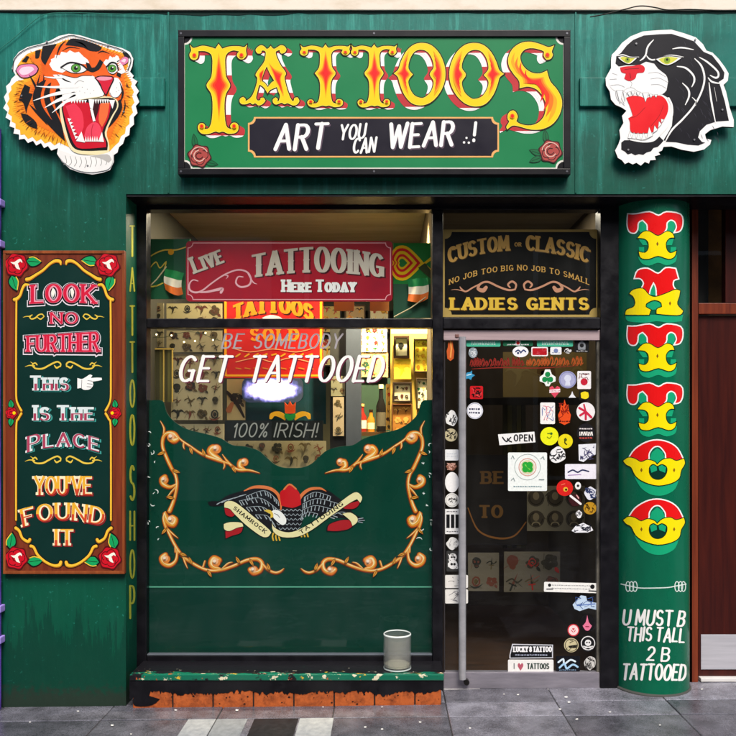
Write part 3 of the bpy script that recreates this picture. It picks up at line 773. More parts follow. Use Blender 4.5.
def ornate(outline, holes, reds, shade, bb=None, src=None, mirror=False, cen=374):
    def mp(L):
        if mirror: L = [(src[0] + src[2] - p[0], p[1]) for p in L]
        if bb: L = [(bb[0] + (p[0] - src[0]) / (src[2] - src[0]) * (bb[2] - bb[0]), bb[1] + (p[1] - src[1]) / (src[3] - src[1]) * (bb[3] - bb[1])) for p in L]
        return L
    out = spl(mp(outline), 4, True); hs = [spl(mp(h), 4, True) for h in holes]
    a = Art(plane(YL), .0003)
    sx, sy = shade
    y0 = min(p[1] for p in out); y1 = max(p[1] for p in out); hh = y1 - y0
    for k in (1.0, .75, .5, .25):
        sh = [(p[0] + sx * k, p[1] + sy * k) for p in out]; hh_ = [[(p[0] + sx * k, p[1] + sy * k) for p in h] for h in hs]
        a.poly(sh, SHR, hh_); a.layer(.00025)
        a.bands = [(y0 + hh * .08 + sy, y0 + hh * .30 + sy), (y0 + hh * .52 + sy, y0 + hh * .74 + sy), (y1 + sy * .35, y1 + 20)] if hh < 100 else None
        a.poly(sh, M_WHITE, hh_); a.bands = None; a.layer(.00025)
    for q in (.305, .50, .755):
        yy = y0 + hh * q + sy
    a.stroke(out, 2.6, DKO, closed=True)
    for h in hs: a.stroke(h, 2.2, DKO, closed=True)
    a.layer(); a.poly(out, YEL, hs); a.layer()
    # a paler lemon edge along the strokes, then the orange and red hearts
    for h in [out] + hs: a.stroke(h, .5, paint('#ffea52', .4), closed=True)
    a.layer()
    for i, r in enumerate(reds):
        r = spl(mp(r), 4, True); cx = sum(p[0] for p in r) / len(r); cy = sum(p[1] for p in r) / len(r)
        def sc(kx, ky): return [(cx + (p[0] - cx) * kx, cy + (p[1] - cy) * ky) for p in r]
        a.poly(r, paint('#fbae10', .4)); a.layer(); a.poly(sc(.84, .86), ORG); a.layer(); a.poly(sc(.66, .7), REDO); a.layer(); a.poly(sc(.42, .46), paint('#f01818', .4)); a.layer()
    return a
Tt = tr(180, 35, 6.69, [(70,72),(92,90),(150,75),(205,84),(238,96),(259,64),(283,95),(330,80),(392,78),(430,84),(447,70),(440,105),(444,135),(425,160),(400,160),(383,140),(390,120),(402,112),(360,103),(322,118),(303,150),(302,205),(308,280),(335,338),(308,392),(297,455),(299,545),(308,605),(326,627),(352,632),(338,612),(350,593),(372,590),(389,606),(388,636),(368,656),(325,660),(288,646),(262,652),(236,646),(190,662),(150,660),(128,640),(122,615),(135,595),(157,595),(168,612),(160,630),(190,628),(208,600),(218,540),(220,452),(210,392),(180,338),(212,282),(219,200),(217,150),(204,124),(168,108),(122,108),(122,135),(115,157),(95,167),(72,155),(66,130),(78,105)])
Tr = tr(180, 35, 6.69, [(260,118),(275,200),(292,285),(322,338),(292,392),(275,460),(262,580),(249,460),(232,392),(196,338),(232,285),(247,200)])
Tc = [tr(180, 35, 6.69, ell(x, y, 15, 15, 10)) for x, y in ((97,138),(412,138),(147,614),(364,614))]
tsrc = (189.5, 44.6, 246.8, 133.7)
At = tr(236, 40, 10.514, [(365,68),(345,90),(322,98),(300,75),(265,60),(230,78),(210,110),(230,140),(262,138),(270,114),(298,112),(316,132),(312,180),(295,240),(212,358),(228,400),(218,470),(195,540),(165,600),(120,638),(96,646),(98,622),(75,603),(46,620),(43,652),(65,674),(110,674),(150,660),(175,676),(205,665),(240,688),(282,672),(308,640),(290,612),(262,614),(256,636),(228,642),(210,612),(225,540),(243,478),(262,476),(300,505),(332,558),(360,525),(432,494),(448,540),(466,590),(452,642),(432,650),(436,622),(415,609),(390,630),(396,662),(425,678),(480,660),(510,674),(545,665),(600,688),(642,677),(664,640),(645,607),(618,614),(610,642),(590,642),(560,590),(530,500),(508,400),(523,350),(470,270),(430,190),(416,132),(438,112),(464,104),(464,124),(480,142),(512,132),(528,100),(505,68),(470,60),(430,84),(402,98),(382,88)])
Ah = tr(236, 40, 10.514, [(325,272),(355,345),(407,432),(375,452),(335,502),(300,455),(270,430),(290,350)])
Ar1 = tr(236, 40, 10.514, [(345,240),(400,300),(492,345),(472,420),(502,560),(496,596),(458,500),(418,430),(388,350)])
Ar2 = tr(236, 40, 10.514, [(296,308),(243,360),(262,442),(276,398)])
Ot = tr(380, 35, 7.36, [(300,62),(370,75),(430,130),(468,210),(480,290),(466,370),(425,445),(368,498),(300,518),(232,500),(180,440),(148,362),(133,310),(104,284),(136,256),(155,200),(190,130),(240,80)])
Oh = tr(380, 35, 7.36, [(300,108),(350,125),(385,178),(396,240),(368,290),(396,345),(378,415),(335,458),(300,466),(250,445),(216,390),(208,335),(240,292),(208,248),(218,180),(252,125)])
Or = [tr(380, 35, 7.36, [(214,118),(196,180),(190,245),(220,292),(190,338),(196,400),(214,450),(178,390),(156,318),(124,284),(156,250),(178,180)]), tr(380, 35, 7.36, [(392,116),(436,190),(458,290),(436,385),(396,450),(412,380),(414,335),(388,290),(414,240),(410,180)])]
osrc = (394.1, 43.4, 445.2, 105.4)
St = tr(480, 35, 6.69, [(492,74),(456,84),(402,64),(335,48),(270,58),(216,98),(190,158),(196,212),(226,262),(262,308),(266,356),(320,345),(378,364),(420,410),(441,470),(430,542),(388,590),(330,608),(270,598),(240,578),(250,545),(232,512),(208,510),(188,532),(186,562),(196,582),(178,612),(182,630),(218,606),(262,612),(340,632),(420,628),(490,590),(535,520),(546,440),(516,370),(468,312),(446,242),(400,260),(345,254),(300,224),(272,180),(270,132),(302,96),(352,88),(405,100),(430,112),(428,142),(445,166),(470,160),(485,135),(478,112)])
Sr = tr(480, 35, 6.69, [(232,116),(228,180),(262,236),(305,272),(350,288),(426,282),(440,325),(486,388),(514,440),(500,520),(452,586),(474,500),(466,430),(424,366),(370,330),(290,326),(284,288),(236,240),(208,176)])
Sc = [tr(480, 35, 6.69, ell(x, y, 16, 17, 10)) for x, y in ((450,136),(215,545))]
big = Art
L = ornate(Tt, [], [Tr] + Tc, (6.5, 4)); L.build('painted_letter', sign)
L = ornate(At, [Ah], [Ar1, Ar2], (6, 3)); L.build('painted_letter', sign)
for x0, x1 in ((300, 350), (351, 396.5)):
    L = ornate(Tt, [], [Tr] + Tc, (5, 2.6) , (x0, 45, x1, 107), tsrc); L.build('painted_letter', sign)
L = ornate(Ot, [Oh], Or, (-6, 4.5)); L.build('painted_letter', sign)
L = ornate(Ot, [Oh], Or, (-6, 4.5), (449.5, 43.4, 503.5, 106.5), osrc, True); L.build('painted_letter', sign)
L = ornate(St, [], [Sr] + Sc, (-7, 4)); L.build('painted_letter', sign)
sw = MB()
for x, y in ((181, 33.4), (374, 33.4), (567, 33.4), (181, 171.4), (374, 171.4), (567, 171.4)): p = W(x, y, YSG); sw.tube([p + Vector((0, .002, 0)), p + Vector((0, -.0025, 0))], .006, paint('#6a6a70', .35, .2, metal=.6), 10)
sw.build('screw', sign, True)
cp = Art(plane(YSG + .0095), .0003)
cp.poly(notched(248, 117, 499, 157.5, 6), paint('#f2b46a', .4)); cp.layer(); cp.poly(notched(249.6, 118.6, 497.4, 155.9, 6.2), paint('#1b1826', .35, .2)); cp.build('caption_strip', sign)
def dry(a, s_, x0, x1, yb, h, m=M_WHITE, st=BRUSH, shadow=None, **k):
    if shadow: text(a, s_, x0, x1, yb, h, st, shadow, dx=h * .05, dy=h * .06, **k); a.layer()
    text(a, s_, x0, x1, yb, h, st, m, **k); a.layer()
B2 = dict(BRUSH, tv=.17, th=.12, slant=.14); GSH = paint('#5b4a5a', .5)
def tilt(cx, k):
    return lambda x, y: (x, y - (x - cx) * k)
for s_, x0, x1, yb, h, cx, k, sh in (('ART', 274, 326, 149, 24, 300, .03, GSH), ('YOU', 339, 365, 139, 14, 352, .06, None), ('CAN', 352.5, 375, 152.5, 14, 364, .06, None), ('WEAR', 387, 453, 146.5, 23, 420, .05, GSH), ('!', 472, 475, 141, 18, 473, 0, None)):
    ct = Art(plane(YSG + .0095), .0012); ct.warp = tilt(cx, k); dry(ct, s_, x0, x1, yb, h, st=B2, shadow=sh)
    if s_ == '!': ct.dot(464, 142.5, 1.2, M_WHITE); ct.dot(468.8, 142.8, 1.2, M_WHITE); ct.dot(466.5, 138, 1.1, M_WHITE)
    ct.build('caption_lettering', sign)
for x, y, sd in ((199.5, 156, 1), (550.5, 151.5, 5)):
    a = Art(plane(YL), .0004)
    for dx, dy, dg in ((6, 6, 12), (-4, -9, 262), (-9, 3, 200), (-9, 6, 160))[(1 if x > 300 else 0):(4 if x > 300 else 2)]: leaf(a, x + dx, y + dy, 12, 5, dg, paint('#0c6a3c', .45), paint('#0a3f28', .5))
    rose(a, x, y, 10.5, paint('#b04a44', .45), paint('#3a1414', .5), None, sd)
    a.stroke(ell(x, y, 5.5, 5.5, 9, 30, 260), 1.0, paint('#e8b8a8', .5)); a.stroke(ell(x, y, 8.6, 8.8, 9, 190, 330), .9, paint('#e8b8a8', .5)); a.build('painted_rose', sign)

# ---------------------------------------------------------------- tiger head cut-out
def T4(p): return tr(0, 0, 4, p)
YT = -.055
def screws(pts, par):
    for x, y in pts:
        q = MB(); p = W(x, y, YT); q.tube([p + Vector((0, .001, 0)), p + Vector((0, -.0065, 0))], .0055, paint('#8a8a8c', .35, .2, metal=.6), 10); q.build('screw', par, True)
tiger = thing('wall_cutout', 'painted snarling tiger head cut-out in orange with black stripes on the green wall', 'wall art', W(70, 172, 0))
sil = [(62,300),(48,275),(55,235),(75,208),(110,188),(160,176),(200,163),(235,144),(275,135),(320,141),(365,155),(400,165),(440,180),(490,193),(520,208),(533,235),(529,265),(520,287),(535,303),(529,312),(550,325),(540,340),(556,365),(546,380),(557,408),(543,424),(550,452),(535,468),(536,498),(520,512),(517,540),(500,550),(492,575),(476,588),(470,610),(455,620),(455,648),(440,680),(410,691),(370,698),(320,690),(280,676),(247,646),(228,615),(232,592),(205,602),(192,584),(176,592),(164,572),(145,582),(132,563),(112,572),(98,555),(76,558),(76,538),(54,534),(58,512),(38,505),(42,482),(22,470),(30,448),(13,432),(24,412),(16,388),(28,368),(24,345),(40,330),(46,315)]
tb = MB(); tb.prism(T4(sil), YT, .018, paint('#fbfbf8', .35, .02), paint('#2a2a2a', .6)); tb.build('board', tiger)
st_ = MB()
for x, y in ((40, 100), (100, 60), (95, 150)): st_.pxbox(x, y, x + 4, y + 4, YT + .019, .035, paint('#3a3a3a', .6))
st_.build('spacer', tiger)
a = Art(plane(YT), .0006)
fur = [(85,240),(110,215),(160,197),(205,185),(262,160),(310,156),(372,172),(430,194),(490,212),(514,230),(512,262),(500,290),(520,318),(528,335),(524,345),(536,368),(528,384),(538,410),(526,426),(532,450),(518,466),(518,495),(504,508),(500,534),(484,545),(476,568),(458,584),(440,604),(300,600),(236,570),(218,582),(200,566),(180,574),(164,556),(146,566),(130,548),(112,556),(98,538),(82,540),(80,520),(62,514),(62,494),(46,486),(48,466),(32,454),(38,434),(28,415),(38,396),(34,376),(46,360),(44,345),(66,325),(96,318),(66,298),(70,262)]
FO = [paint(c, .4, .17, 26) for c in ('#ffb92e', '#fd9a20', '#f97c1e', '#f2641a')]
a.poly(T4(fur), FO[0]); a.layer()
def inset(p, cx, cy, kx, ky): return [(cx + (q[0] - cx) * kx, cy + (q[1] - cy) * ky) for q in p]
up = [(95,250),(115,224),(165,203),(212,190),(264,166),(312,162),(368,178),(426,200),(486,218),(506,240),(500,280),(512,320),(518,370),(512,420),(500,470),(484,510),(462,550),(440,580),(300,580),(240,552),(200,548),(150,530),(110,500),(84,470),(66,440),(64,400),(74,365),(100,335),(140,310),(150,280),(110,250)]
mid = [(120,232),(165,208),(212,194),(264,170),(312,166),(368,182),(426,204),(480,222),(492,260),(496,300),(502,370),(494,420),(480,465),(456,510),(430,560),(300,570),(246,540),(200,525),(150,500),(120,470),(100,435),(98,395),(108,360),(140,330),(156,290),(150,262)]
core = [(170,212),(214,198),(264,176),(312,172),(368,188),(420,210),(470,228),(476,270),(480,300),(484,370),(478,410),(462,450),(440,490),(380,560),(300,560),(250,520),(215,500),(170,460),(145,430),(132,390),(140,350),(165,320),(172,285),(168,250)]
rgb_ = random.Random(29)
for p, m_ in ((up, FO[1]), (mid, FO[2]), (core, FO[3])):
    q = spl(p, 5, True); a.poly(T4(q), m_); a.layer()
    for i in range(0, len(q), 1):      # feathered brush ends along the edge of each tone
        x, y = q[i]; vx, vy = x - 290, y - 370; L = math.hypot(vx, vy) or 1; e = rgb_.uniform(6, 17)
        a.stroke([((x - vx / L * 8) / 4, (y - vy / L * 8) / 4, 1.3), ((x + vx / L * e) / 4, (y + vy / L * e) / 4, .15)], 0, m_, cap=False)
    a.layer()
for p in ([(262,182),(284,156),(330,160),(385,178),(408,190),(396,206),(360,204),(335,192),(290,184)], [(172,186),(228,176),(206,214),(182,262),(165,236)], [(142,204),(164,200),(156,232),(142,234)],
          [(100,338),(122,350),(116,372),(132,378),(112,428),(106,456),(94,412),(76,402),(86,370)], [(84,454),(112,460),(146,490),(150,516),(124,508),(98,486)],
          [(186,320),(166,370),(168,420),(205,476),(248,520),(262,566),(222,530),(168,470),(136,420),(134,374),(156,334)], [(206,330),(200,392),(228,456),(248,500),(256,540),(214,488),(186,430),(176,380),(188,345)],
          [(232,345),(250,380),(248,430),(262,500),(240,470),(222,410),(222,370)],
          [(456,420),(482,398),(490,430),(472,470),(436,512),(430,496),(450,460)], [(352,268),(380,270),(400,238),(414,250),(398,278),(370,290),(350,282)], [(344,250),(360,258),(376,290),(352,278)],
          [(490,208),(512,216),(520,232),(500,226)], [(88,246),(108,224),(118,228),(106,250)], [(470,290),(486,296),(482,312),(466,302)], [(508,330),(514,350),(506,348)]):
    a.poly(T4(spl(p, 3, True)), BLK)
for x0, y0, x1, y1 in ((226,410,246,470),(212,380,232,450),(160,300,150,340),(176,300,176,330)): a.stroke([(x0 / 4, y0 / 4, .5), (x1 / 4, y1 / 4, 1.8)], 0, BLK)
for q in ([(52,290),(60,236),(110,196),(200,172),(275,144),(320,150),(400,174),(490,202),(524,236),(512,282)],): a.stroke(T4(q), .8, BLK, smooth=4)
for (x0, y0, x1, y1) in ((60,380,78,372),(56,410,74,402),(66,450,82,440),(80,490,96,478),(104,520,116,506),(140,540,148,524),(176,548,180,530),(210,560,214,540),(520,350,504,344),(522,390,506,384),(516,430,500,420),(506,470,490,458),(490,510,474,498),(476,550,460,534)):
    a.stroke([(x0 / 4, y0 / 4, .35), ((x0 + x1) / 8, (y0 + y1) / 8, .7), (x1 / 4, y1 / 4, .2)], 0, paint('#6a2a10', .5))
rg = random.Random(17)
for i in range(46):      # short airbrush hairs round the ruff
    t = R(100 + i * 4.2); x = 300 + 236 * math.cos(t) * (1 if math.cos(t) < 0 else .9); y = 380 + 205 * math.sin(t)
    if 240 < y < 590: a.stroke([(x / 4, y / 4, .3), ((x - 14 * math.cos(t)) / 4, (y - 14 * math.sin(t)) / 4, .55), ((x - 26 * math.cos(t)) / 4, (y - 24 * math.sin(t)) / 4, .15)], 0, paint('#a8480e', .5))
for q in ([(118,300,2),(140,340,9),(150,372,2)], [(120,420,2),(150,452,10),(190,500,2)], [(196,420,2),(216,470,8),(246,530,2)], [(230,300,2),(262,322,6),(286,330,1)], [(480,330,2),(492,372,9),(482,412,2)], [(500,400,1),(500,430,6),(486,470,1)], [(250,205,1),(280,190,5),(320,196,1)], [(392,215,1),(410,206,6),(440,216,1)], [(300,166,1),(330,176,6),(352,196,1)], [(225,235,1),(240,190,7),(262,165,2)]):
    a.stroke([(x / 4, y / 4, w_ / 4) for x, y, w_ in q], 0, BLK, smooth=4)
a.build('fur', tiger)
a = Art(plane(YT), .003)
a.poly(T4([(198,258),(206,246),(204,238),(218,232),(222,220),(240,222),(246,208),(268,212),(280,202),(300,212),(316,208),(334,226),(352,240),(358,252),(340,258),(282,250),(252,262),(268,282),(250,292),(232,288),(212,282)]), M_WHITE)
a.poly(T4([(414,252),(424,238),(434,240),(440,224),(452,232),(462,220),(474,226),(480,240),(488,256),(504,290),(484,298),(462,282),(434,276)]), M_WHITE)
a.build('brow_patch', tiger)
a = Art(plane(YT), .0034)
a.poly(T4(spl([(212,300),(250,300),(300,312),(330,304),(368,304),(384,314),(402,345),(418,378),(398,392),(345,396),(300,402),(256,408),(236,400),(226,376),(240,340)], 3, True)), M_WHITE)
a.poly(T4(spl([(438,372),(446,345),(456,312),(474,314),(488,340),(490,364),(474,388),(450,392)], 3, True)), M_WHITE); a.layer()
for x, y in ((330,350),(350,358),(340,372),(362,374),(320,366),(376,362),(468,352),(476,362),(466,368)): a.dot(x / 4, y / 4, .35, paint('#8a8a88', .5))
a.stroke(T4([(300,338),(316,324),(336,328)]), .45, paint('#9a9a98', .5), smooth=4)
for q in ([(240,400),(300,404),(345,398),(398,390),(418,378),(402,345),(384,316)], [(440,372),(452,390),(474,388),(490,364)], [(250,300),(300,312),(330,304),(368,304)]): a.stroke(T4(q), .55, paint('#3a2a22', .5), smooth=4)
a.build('muzzle', tiger)
for q in ([(310,345,14),(220,350,9),(146,346,1.5)], [(300,362,18),(210,380,11),(134,404,1.5)], [(296,378,20),(230,404,12),(180,432,1.5)], [(300,390,22),(250,420,12),(210,452,1.5)], [(250,310,10),(215,312,7),(178,308,1.5)]):
    a = Art(plane(YT), .0042); a.stroke(T4([(x, y, w_) for x, y, w_ in q]) and [(x / 4, y / 4, w_ / 4) for x, y, w_ in q], 0, M_WHITE, smooth=4); a.build('whisker', tiger)
for p, q in (([(62,284),(76,262),(104,256),(140,257),(156,274),(146,296),(112,313),(82,310)], [(76,286),(92,270),(128,268),(138,280),(112,298),(88,300)]), ([(476,246),(498,226),(514,232),(512,252),(490,264)], [(484,246),(498,236),(506,240),(500,252)])):
    a = Art(plane(YT), .003); a.poly(T4(spl(p, 3, True)), DKO); a.layer(); cx = sum(x for x, y in p) / len(p); cy = sum(y for x, y in p) / len(p)
    a.poly(T4(spl(inset(p, cx, cy, .92, .9), 3, True)), paint('#e884b0', .45)); a.layer(); a.poly(T4(spl(q, 3, True)), paint('#fbd6e6', .45)); a.build('ear', tiger)
for cx, cy, rx, lens in ((305,274,20,[(236,270),(278,252),(330,260),(358,280),(330,294),(284,294)]), (449,275,18,[(424,268),(446,252),(470,256),(478,280),(456,300),(434,292)])):
    lens = inset(lens, cx, cy, .86, .84)
    a = Art(plane(YT), .0038); a.poly(T4(spl(inset(lens, cx, cy, 1.05, 1.15), 3, True)), BLK); a.layer(); a.poly(T4(spl(lens, 3, True)), M_WHITE); a.layer()
    a.dot(cx / 4, cy / 4, rx / 4, paint('#1f4a22', .3), .22 * rx); a.layer(); a.dot(cx / 4, cy / 4, rx / 4 * .85, paint('#5aa03c', .3), .19 * rx); a.layer(); a.dot(cx / 4, cy / 4, rx / 4 * .38, BLK); a.layer(); a.dot(cx / 4 + .9, cy / 4 - 1, .7, M_WHITE)
    a.stroke(T4([(lens[0][0], lens[0][1]), (lens[1][0], lens[1][1] - 4), (lens[2][0], lens[2][1] - 2), lens[3]]), 1.4, BLK, smooth=4); a.build('eye', tiger)
a = Art(plane(YT), .0044); a.poly(T4(spl([(378,312),(402,304),(450,306),(457,322),(442,352),(426,388),(410,364),(396,334)], 3, True)), BLK); a.layer()
a.poly(T4(spl([(384,314),(404,308),(448,310),(452,321),(438,350),(425,380),(413,362),(402,334)], 3, True)), paint('#d81e38', .35)); a.layer(); a.poly(T4(spl([(386,314),(404,308),(448,310),(448,318),(420,324),(396,322)], 3, True)), paint('#f59ab0', .4)); a.build('nose', tiger)
a = Art(plane(YT), .0036)
a.poly(T4(spl([(240,430),(262,412),(300,404),(360,392),(425,386),(466,398),(474,428),(452,470),(428,530),(436,570),(438,606),(420,620),(330,618),(286,600),(262,548),(246,490)], 3, True)), CREAM); a.layer()
a.poly(T4(spl([(250,424),(285,406),(360,398),(440,392),(464,404),(468,430),(446,468),(420,530),(432,572),(430,602),(330,604),(290,586),(268,530),(252,460)], 3, True)), BLK); a.layer()
mouth = a.build('mouth', tiger)
a = Art(plane(YT), .0056); a.poly(T4(spl([(256,424),(282,408),(330,408),(360,414),(366,470),(380,492),(392,440),(404,416),(446,412),(436,470),(410,530),(424,566),(426,590),(330,596),(300,580),(278,530),(258,460)], 3, True)), paint('#d0152c', .35)); a.layer()
a.poly(T4(spl([(264,426),(300,414),(330,450),(336,510),(318,545),(300,520),(280,470)], 3, True)), paint('#ee3a52', .35)); a.layer()
a.poly(T4(spl([(362,404),(400,402),(396,440),(380,488),(366,468)], 3, True)), paint('#3a0a10', .4)); a.poly(T4(spl([(404,414),(440,412),(430,470),(410,510),(396,480)], 3, True)), paint('#f2703a', .4)); a.build('gum', mouth)
a = Art(plane(YT), .0072); a.poly(T4(spl([(338,548),(350,510),(376,490),(398,500),(408,530),(398,556),(360,562)], 3, True)), paint('#f04860', .3)); a.layer(); a.stroke(T4([(374,500),(368,525),(370,552)]), .6, paint('#b81830', .4), smooth=3); a.build('tongue', mouth)
a = Art(plane(YT), .0078)
for p in ([(356,398),(380,400),(372,442),(362,432)], [(438,402),(462,402),(452,438)], [(362,436),(374,442),(384,486),(374,488)]): a.poly(T4(p), M_WHITE)
for i in range(6): x = 381 + i * 9.5; a.poly(T4([(x, 400), (x + 9, 400), (x + 4.5, 418)]), M_WHITE)
a.build('upper_teeth', mouth); a = Art(plane(YT), .0078)
for i in range(6): x = 341 + i * 9; a.poly(T4([(x, 568), (x + 8.6, 568), (x + 4.3, 546)]), M_WHITE)
for i in range(6): x = 276 + i * 5.5; y = 474 + i * 14; a.poly(T4([(x - 4, y), (x + 12, y + 4), (x + 1, y + 15)]), M_WHITE)
for p in ([(306,566),(328,528),(342,572)], [(394,568),(410,530),(418,570)]): a.poly(T4(p), M_WHITE)
a.build('lower_teeth', mouth); a = Art(plane(YT), .0078)
for i in range(6): x = 284 + i * 11; a.poly(T4([(x, 402), (x + 10, 402), (x + 5, 416)]), M_WHITE)
a.build('upper_teeth', mouth)
a = Art(plane(YT), .0046); a.poly(T4(spl([(236,600),(270,612),(310,622),(380,622),(430,612),(454,600),(452,646),(436,676),(400,686),(360,690),(312,682),(268,660),(240,630)], 3, True)), paint('#f4f3ef', .4)); a.layer()
for i in range(9): x = 262 + i * 20; a.stroke(T4([(x, 632 + abs(i - 4) * -2), (x + 6, 650), (x - 6 + i, 672 - abs(i - 4) * 3)]), .5, paint('#8c8c88', .5), smooth=3)
a.poly(T4(spl([(360,626),(430,618),(448,640),(436,652),(400,634)], 3, True)), paint('#bdbab4', .5)); a.build('beard', tiger)

screws(((47, 42), (108, 46), (22, 96), (124, 112), (88, 166)), tiger)
# ---------------------------------------------------------------- panther head cut-out
def PT(p): return tr(600, 20, 4.904, p)
panther = thing('wall_cutout', 'painted snarling black panther head cut-out with white outline on the green wall', 'wall art', W(668, 165, 0))
sil = [(58,170),(78,150),(108,112),(150,80),(210,56),(280,50),(350,47),(410,64),(470,85),(505,118),(522,150),(552,160),(582,190),(612,230),(631,262),(627,298),(606,318),(618,350),(636,430),(656,490),(656,525),(600,522),(540,540),(515,560),(520,582),(546,588),(540,610),(510,635),(460,646),(400,636),(350,620),(312,622),(304,640),(286,648),(296,660),(268,668),(274,686),(246,688),(240,704),(220,696),(200,714),(178,700),(160,708),(140,698),(122,706),(108,688),(88,676),(74,640),(90,610),(100,580),(95,540),(115,505),(108,470),(130,445),(108,430),(75,415),(54,390),(48,350),(30,322),(27,285),(54,236),(54,192)]
tb = MB(); tb.prism(PT(sil), YT, .018, paint('#fbfbf8', .35, .02), paint('#2a2a2a', .6)); tb.build('board', panther)
st_ = MB()
for x, y in ((640, 60), (690, 100), (650, 145)): st_.pxbox(x, y, x + 4, y + 4, YT + .019, .035, paint('#3a3a3a', .6))
st_.build('spacer', panther)
PB = paint('#15141b', .35, .15)
a = Art(plane(YT), .0006)
a.poly(PT([(80,178),(102,162),(130,126),(162,98),(215,76),(290,70),(350,68),(402,84),(460,104),(488,134),(508,156),(550,174),(588,222),(610,258),(606,288),(582,304),(592,330),(612,400),(632,494),(572,498),(522,514),(490,545),(481,576),(500,598),(516,602),(482,616),(430,612),(372,600),(322,598),(312,588),(332,556),(352,520),(356,480),(354,420),(338,384),(304,364),(326,345),(334,300),(322,268),(284,238),(266,214),(226,204),(190,222),(130,222),(92,228),(76,214)]), PB)
a.poly(PT([(104,602),(118,590),(160,588),(205,600),(258,596),(292,572),(312,592),(300,606),(284,622),(262,628),(250,644),(228,650),(212,662),(190,658),(172,664),(154,654),(136,660),(122,646),(104,636)]), PB)
a.build('fur', panther)
for q, wd in (([(262,98),(240,122),(230,142),(224,170),(212,188),(196,200)], 8), ([(226,172),(240,190),(262,196),(300,184),(350,174),(408,182)], 7), ([(356,142),(400,136),(458,146)], 8), ([(378,228),(420,236),(456,270),(462,300),(450,328)], 9), ([(404,310),(432,340),(436,375),(418,416)], 9),
              ([(464,190),(498,228),(512,290),(494,360),(456,428),(402,490),(352,540),(318,600)], 9), ([(488,184),(528,208),(574,250),(580,275),(566,284),(540,272)], 9), ([(530,284),(550,304),(590,312)], 9), ([(534,308),(546,400),(566,504)], 9), ([(452,380),(470,400),(468,420)], 6), ([(86,176),(112,172),(150,184),(190,182)], 7), ([(560,330),(572,400)], 3)):
    wv = [(p[0], p[1], wd * (0.45 if i in (0, len(q) - 1) else 1)) for i, p in enumerate(q)]
    a = Art(plane(YT), .0016); a.stroke([(600 + x / 4.904, 20 + y / 4.904, w_ / 4.904) for x, y, w_ in wv], 0, M_WHITE, smooth=5); a.build('white_line', panther)
a = Art(plane(YT), .0016); a.stroke(PT([(336,384),(352,420),(352,470),(330,520),(290,565),(258,592),(205,596),(150,586)]), 1.9, M_WHITE, smooth=5)
a.build('white_line', panther)
a = Art(plane(YT), .0012); a.poly(PT(spl([(92,232),(130,226),(190,226),(226,208),(264,218),(284,242),(322,270),(332,300),(324,345),(304,364),(262,376),(220,362),(190,352),(150,330),(100,352),(60,340),(44,310),(44,285),(64,250)], 3, True)), paint('#fbfbf8', .4, .02)); a.layer()
gl = paint('#9a9aa0', .5)
for q in ([(236,262),(280,258),(322,280)], [(248,290),(290,286),(330,306)], [(250,318),(290,318),(324,336)], [(60,262),(84,270)], [(48,292),(80,290)], [(52,322),(90,318),(120,330)], [(150,330),(156,312),(148,300)], [(76,352),(80,380),(92,398)], [(110,350),(104,380),(118,410)], [(100,400),(120,420)]): a.stroke(PT(q), .4, gl, smooth=4)
a.build('muzzle', panther)
a = Art(plane(YT), .0026); a.poly(PT(spl([(98,234),(128,228),(160,226),(200,220),(219,236),(212,258),(182,262),(172,288),(142,300),(118,288),(126,264),(104,256)], 3, True)), paint('#e01226', .35)); a.layer()
for q in ([(120,244),(150,240),(190,238)], [(146,262),(150,286)]): a.stroke(PT(q), .6, paint('#8a0a16', .4), smooth=3)
a.build('nose', panther)
for lens, cx, cy, r in (([(84,184),(110,176),(150,186),(186,184),(162,206),(140,218),(110,206)], 134, 197, 19), ([(270,192),(308,180),(350,177),(404,184),(370,208),(330,224),(298,214)], 328, 198, 25)):
    a = Art(plane(YT), .0026); a.poly(PT(spl(lens, 3, True)), M_WHITE); a.layer(); a.poly(PT(spl(inset(lens, cx, cy, .72, .78), 3, True)), paint('#d9d84a', .35)); a.layer()
    x, y = PT([(cx, cy)])[0]; a.dot(x, y, r / 4.9 * .62, paint('#8fae2a', .35)); a.layer(); a.dot(x, y - .5, r / 4.9 * .25, BLK); a.stroke(PT(spl(lens, 3, True)), .5, BLK, closed=True); a.build('eye', panther)
a = Art(plane(YT), .0022); a.poly(PT(spl([(128,382),(160,372),(200,376),(222,386),(242,378),(280,370),(312,380),(332,412),(332,452),(312,492),(284,532),(252,552),(182,556),(150,546),(146,500),(138,482),(160,470),(148,430)], 3, True)), paint('#ec1620', .35)); a.layer()
a.stroke(PT([(150,480),(180,470),(220,430)]), .5, paint('#a80c14', .4), smooth=3); a.stroke(PT([(250,520),(290,470),(310,420)]), .5, paint('#a80c14', .4), smooth=3)
mouth = a.build('mouth', panther)
a = Art(plane(YT), .0036)
for p in ([(208,358),(238,358),(222,404)], [(132,356),(150,352),(146,380)], [(152,350),(172,350),(160,374)], [(176,354),(196,354),(186,376)], [(240,364),(260,366),(248,384)], [(264,368),(282,366),(274,382)], [(80,345),(112,345),(98,412)], [(112,350),(130,360),(122,400)],
          [(228,584),(258,568),(240,526)], [(202,590),(226,586),(212,552)], [(178,584),(200,590),(186,552)], [(156,582),(176,584),(166,550)], [(136,580),(154,582),(144,546)], [(260,556),(282,540),(266,518)], [(284,530),(302,512),(288,498)], [(300,506),(314,490),(298,486)]): a.poly(PT(p), M_WHITE); a.stroke(PT(p), .3, paint('#77777c', .5), closed=True); a.build('tooth', mouth); a = Art(plane(YT), .0036)


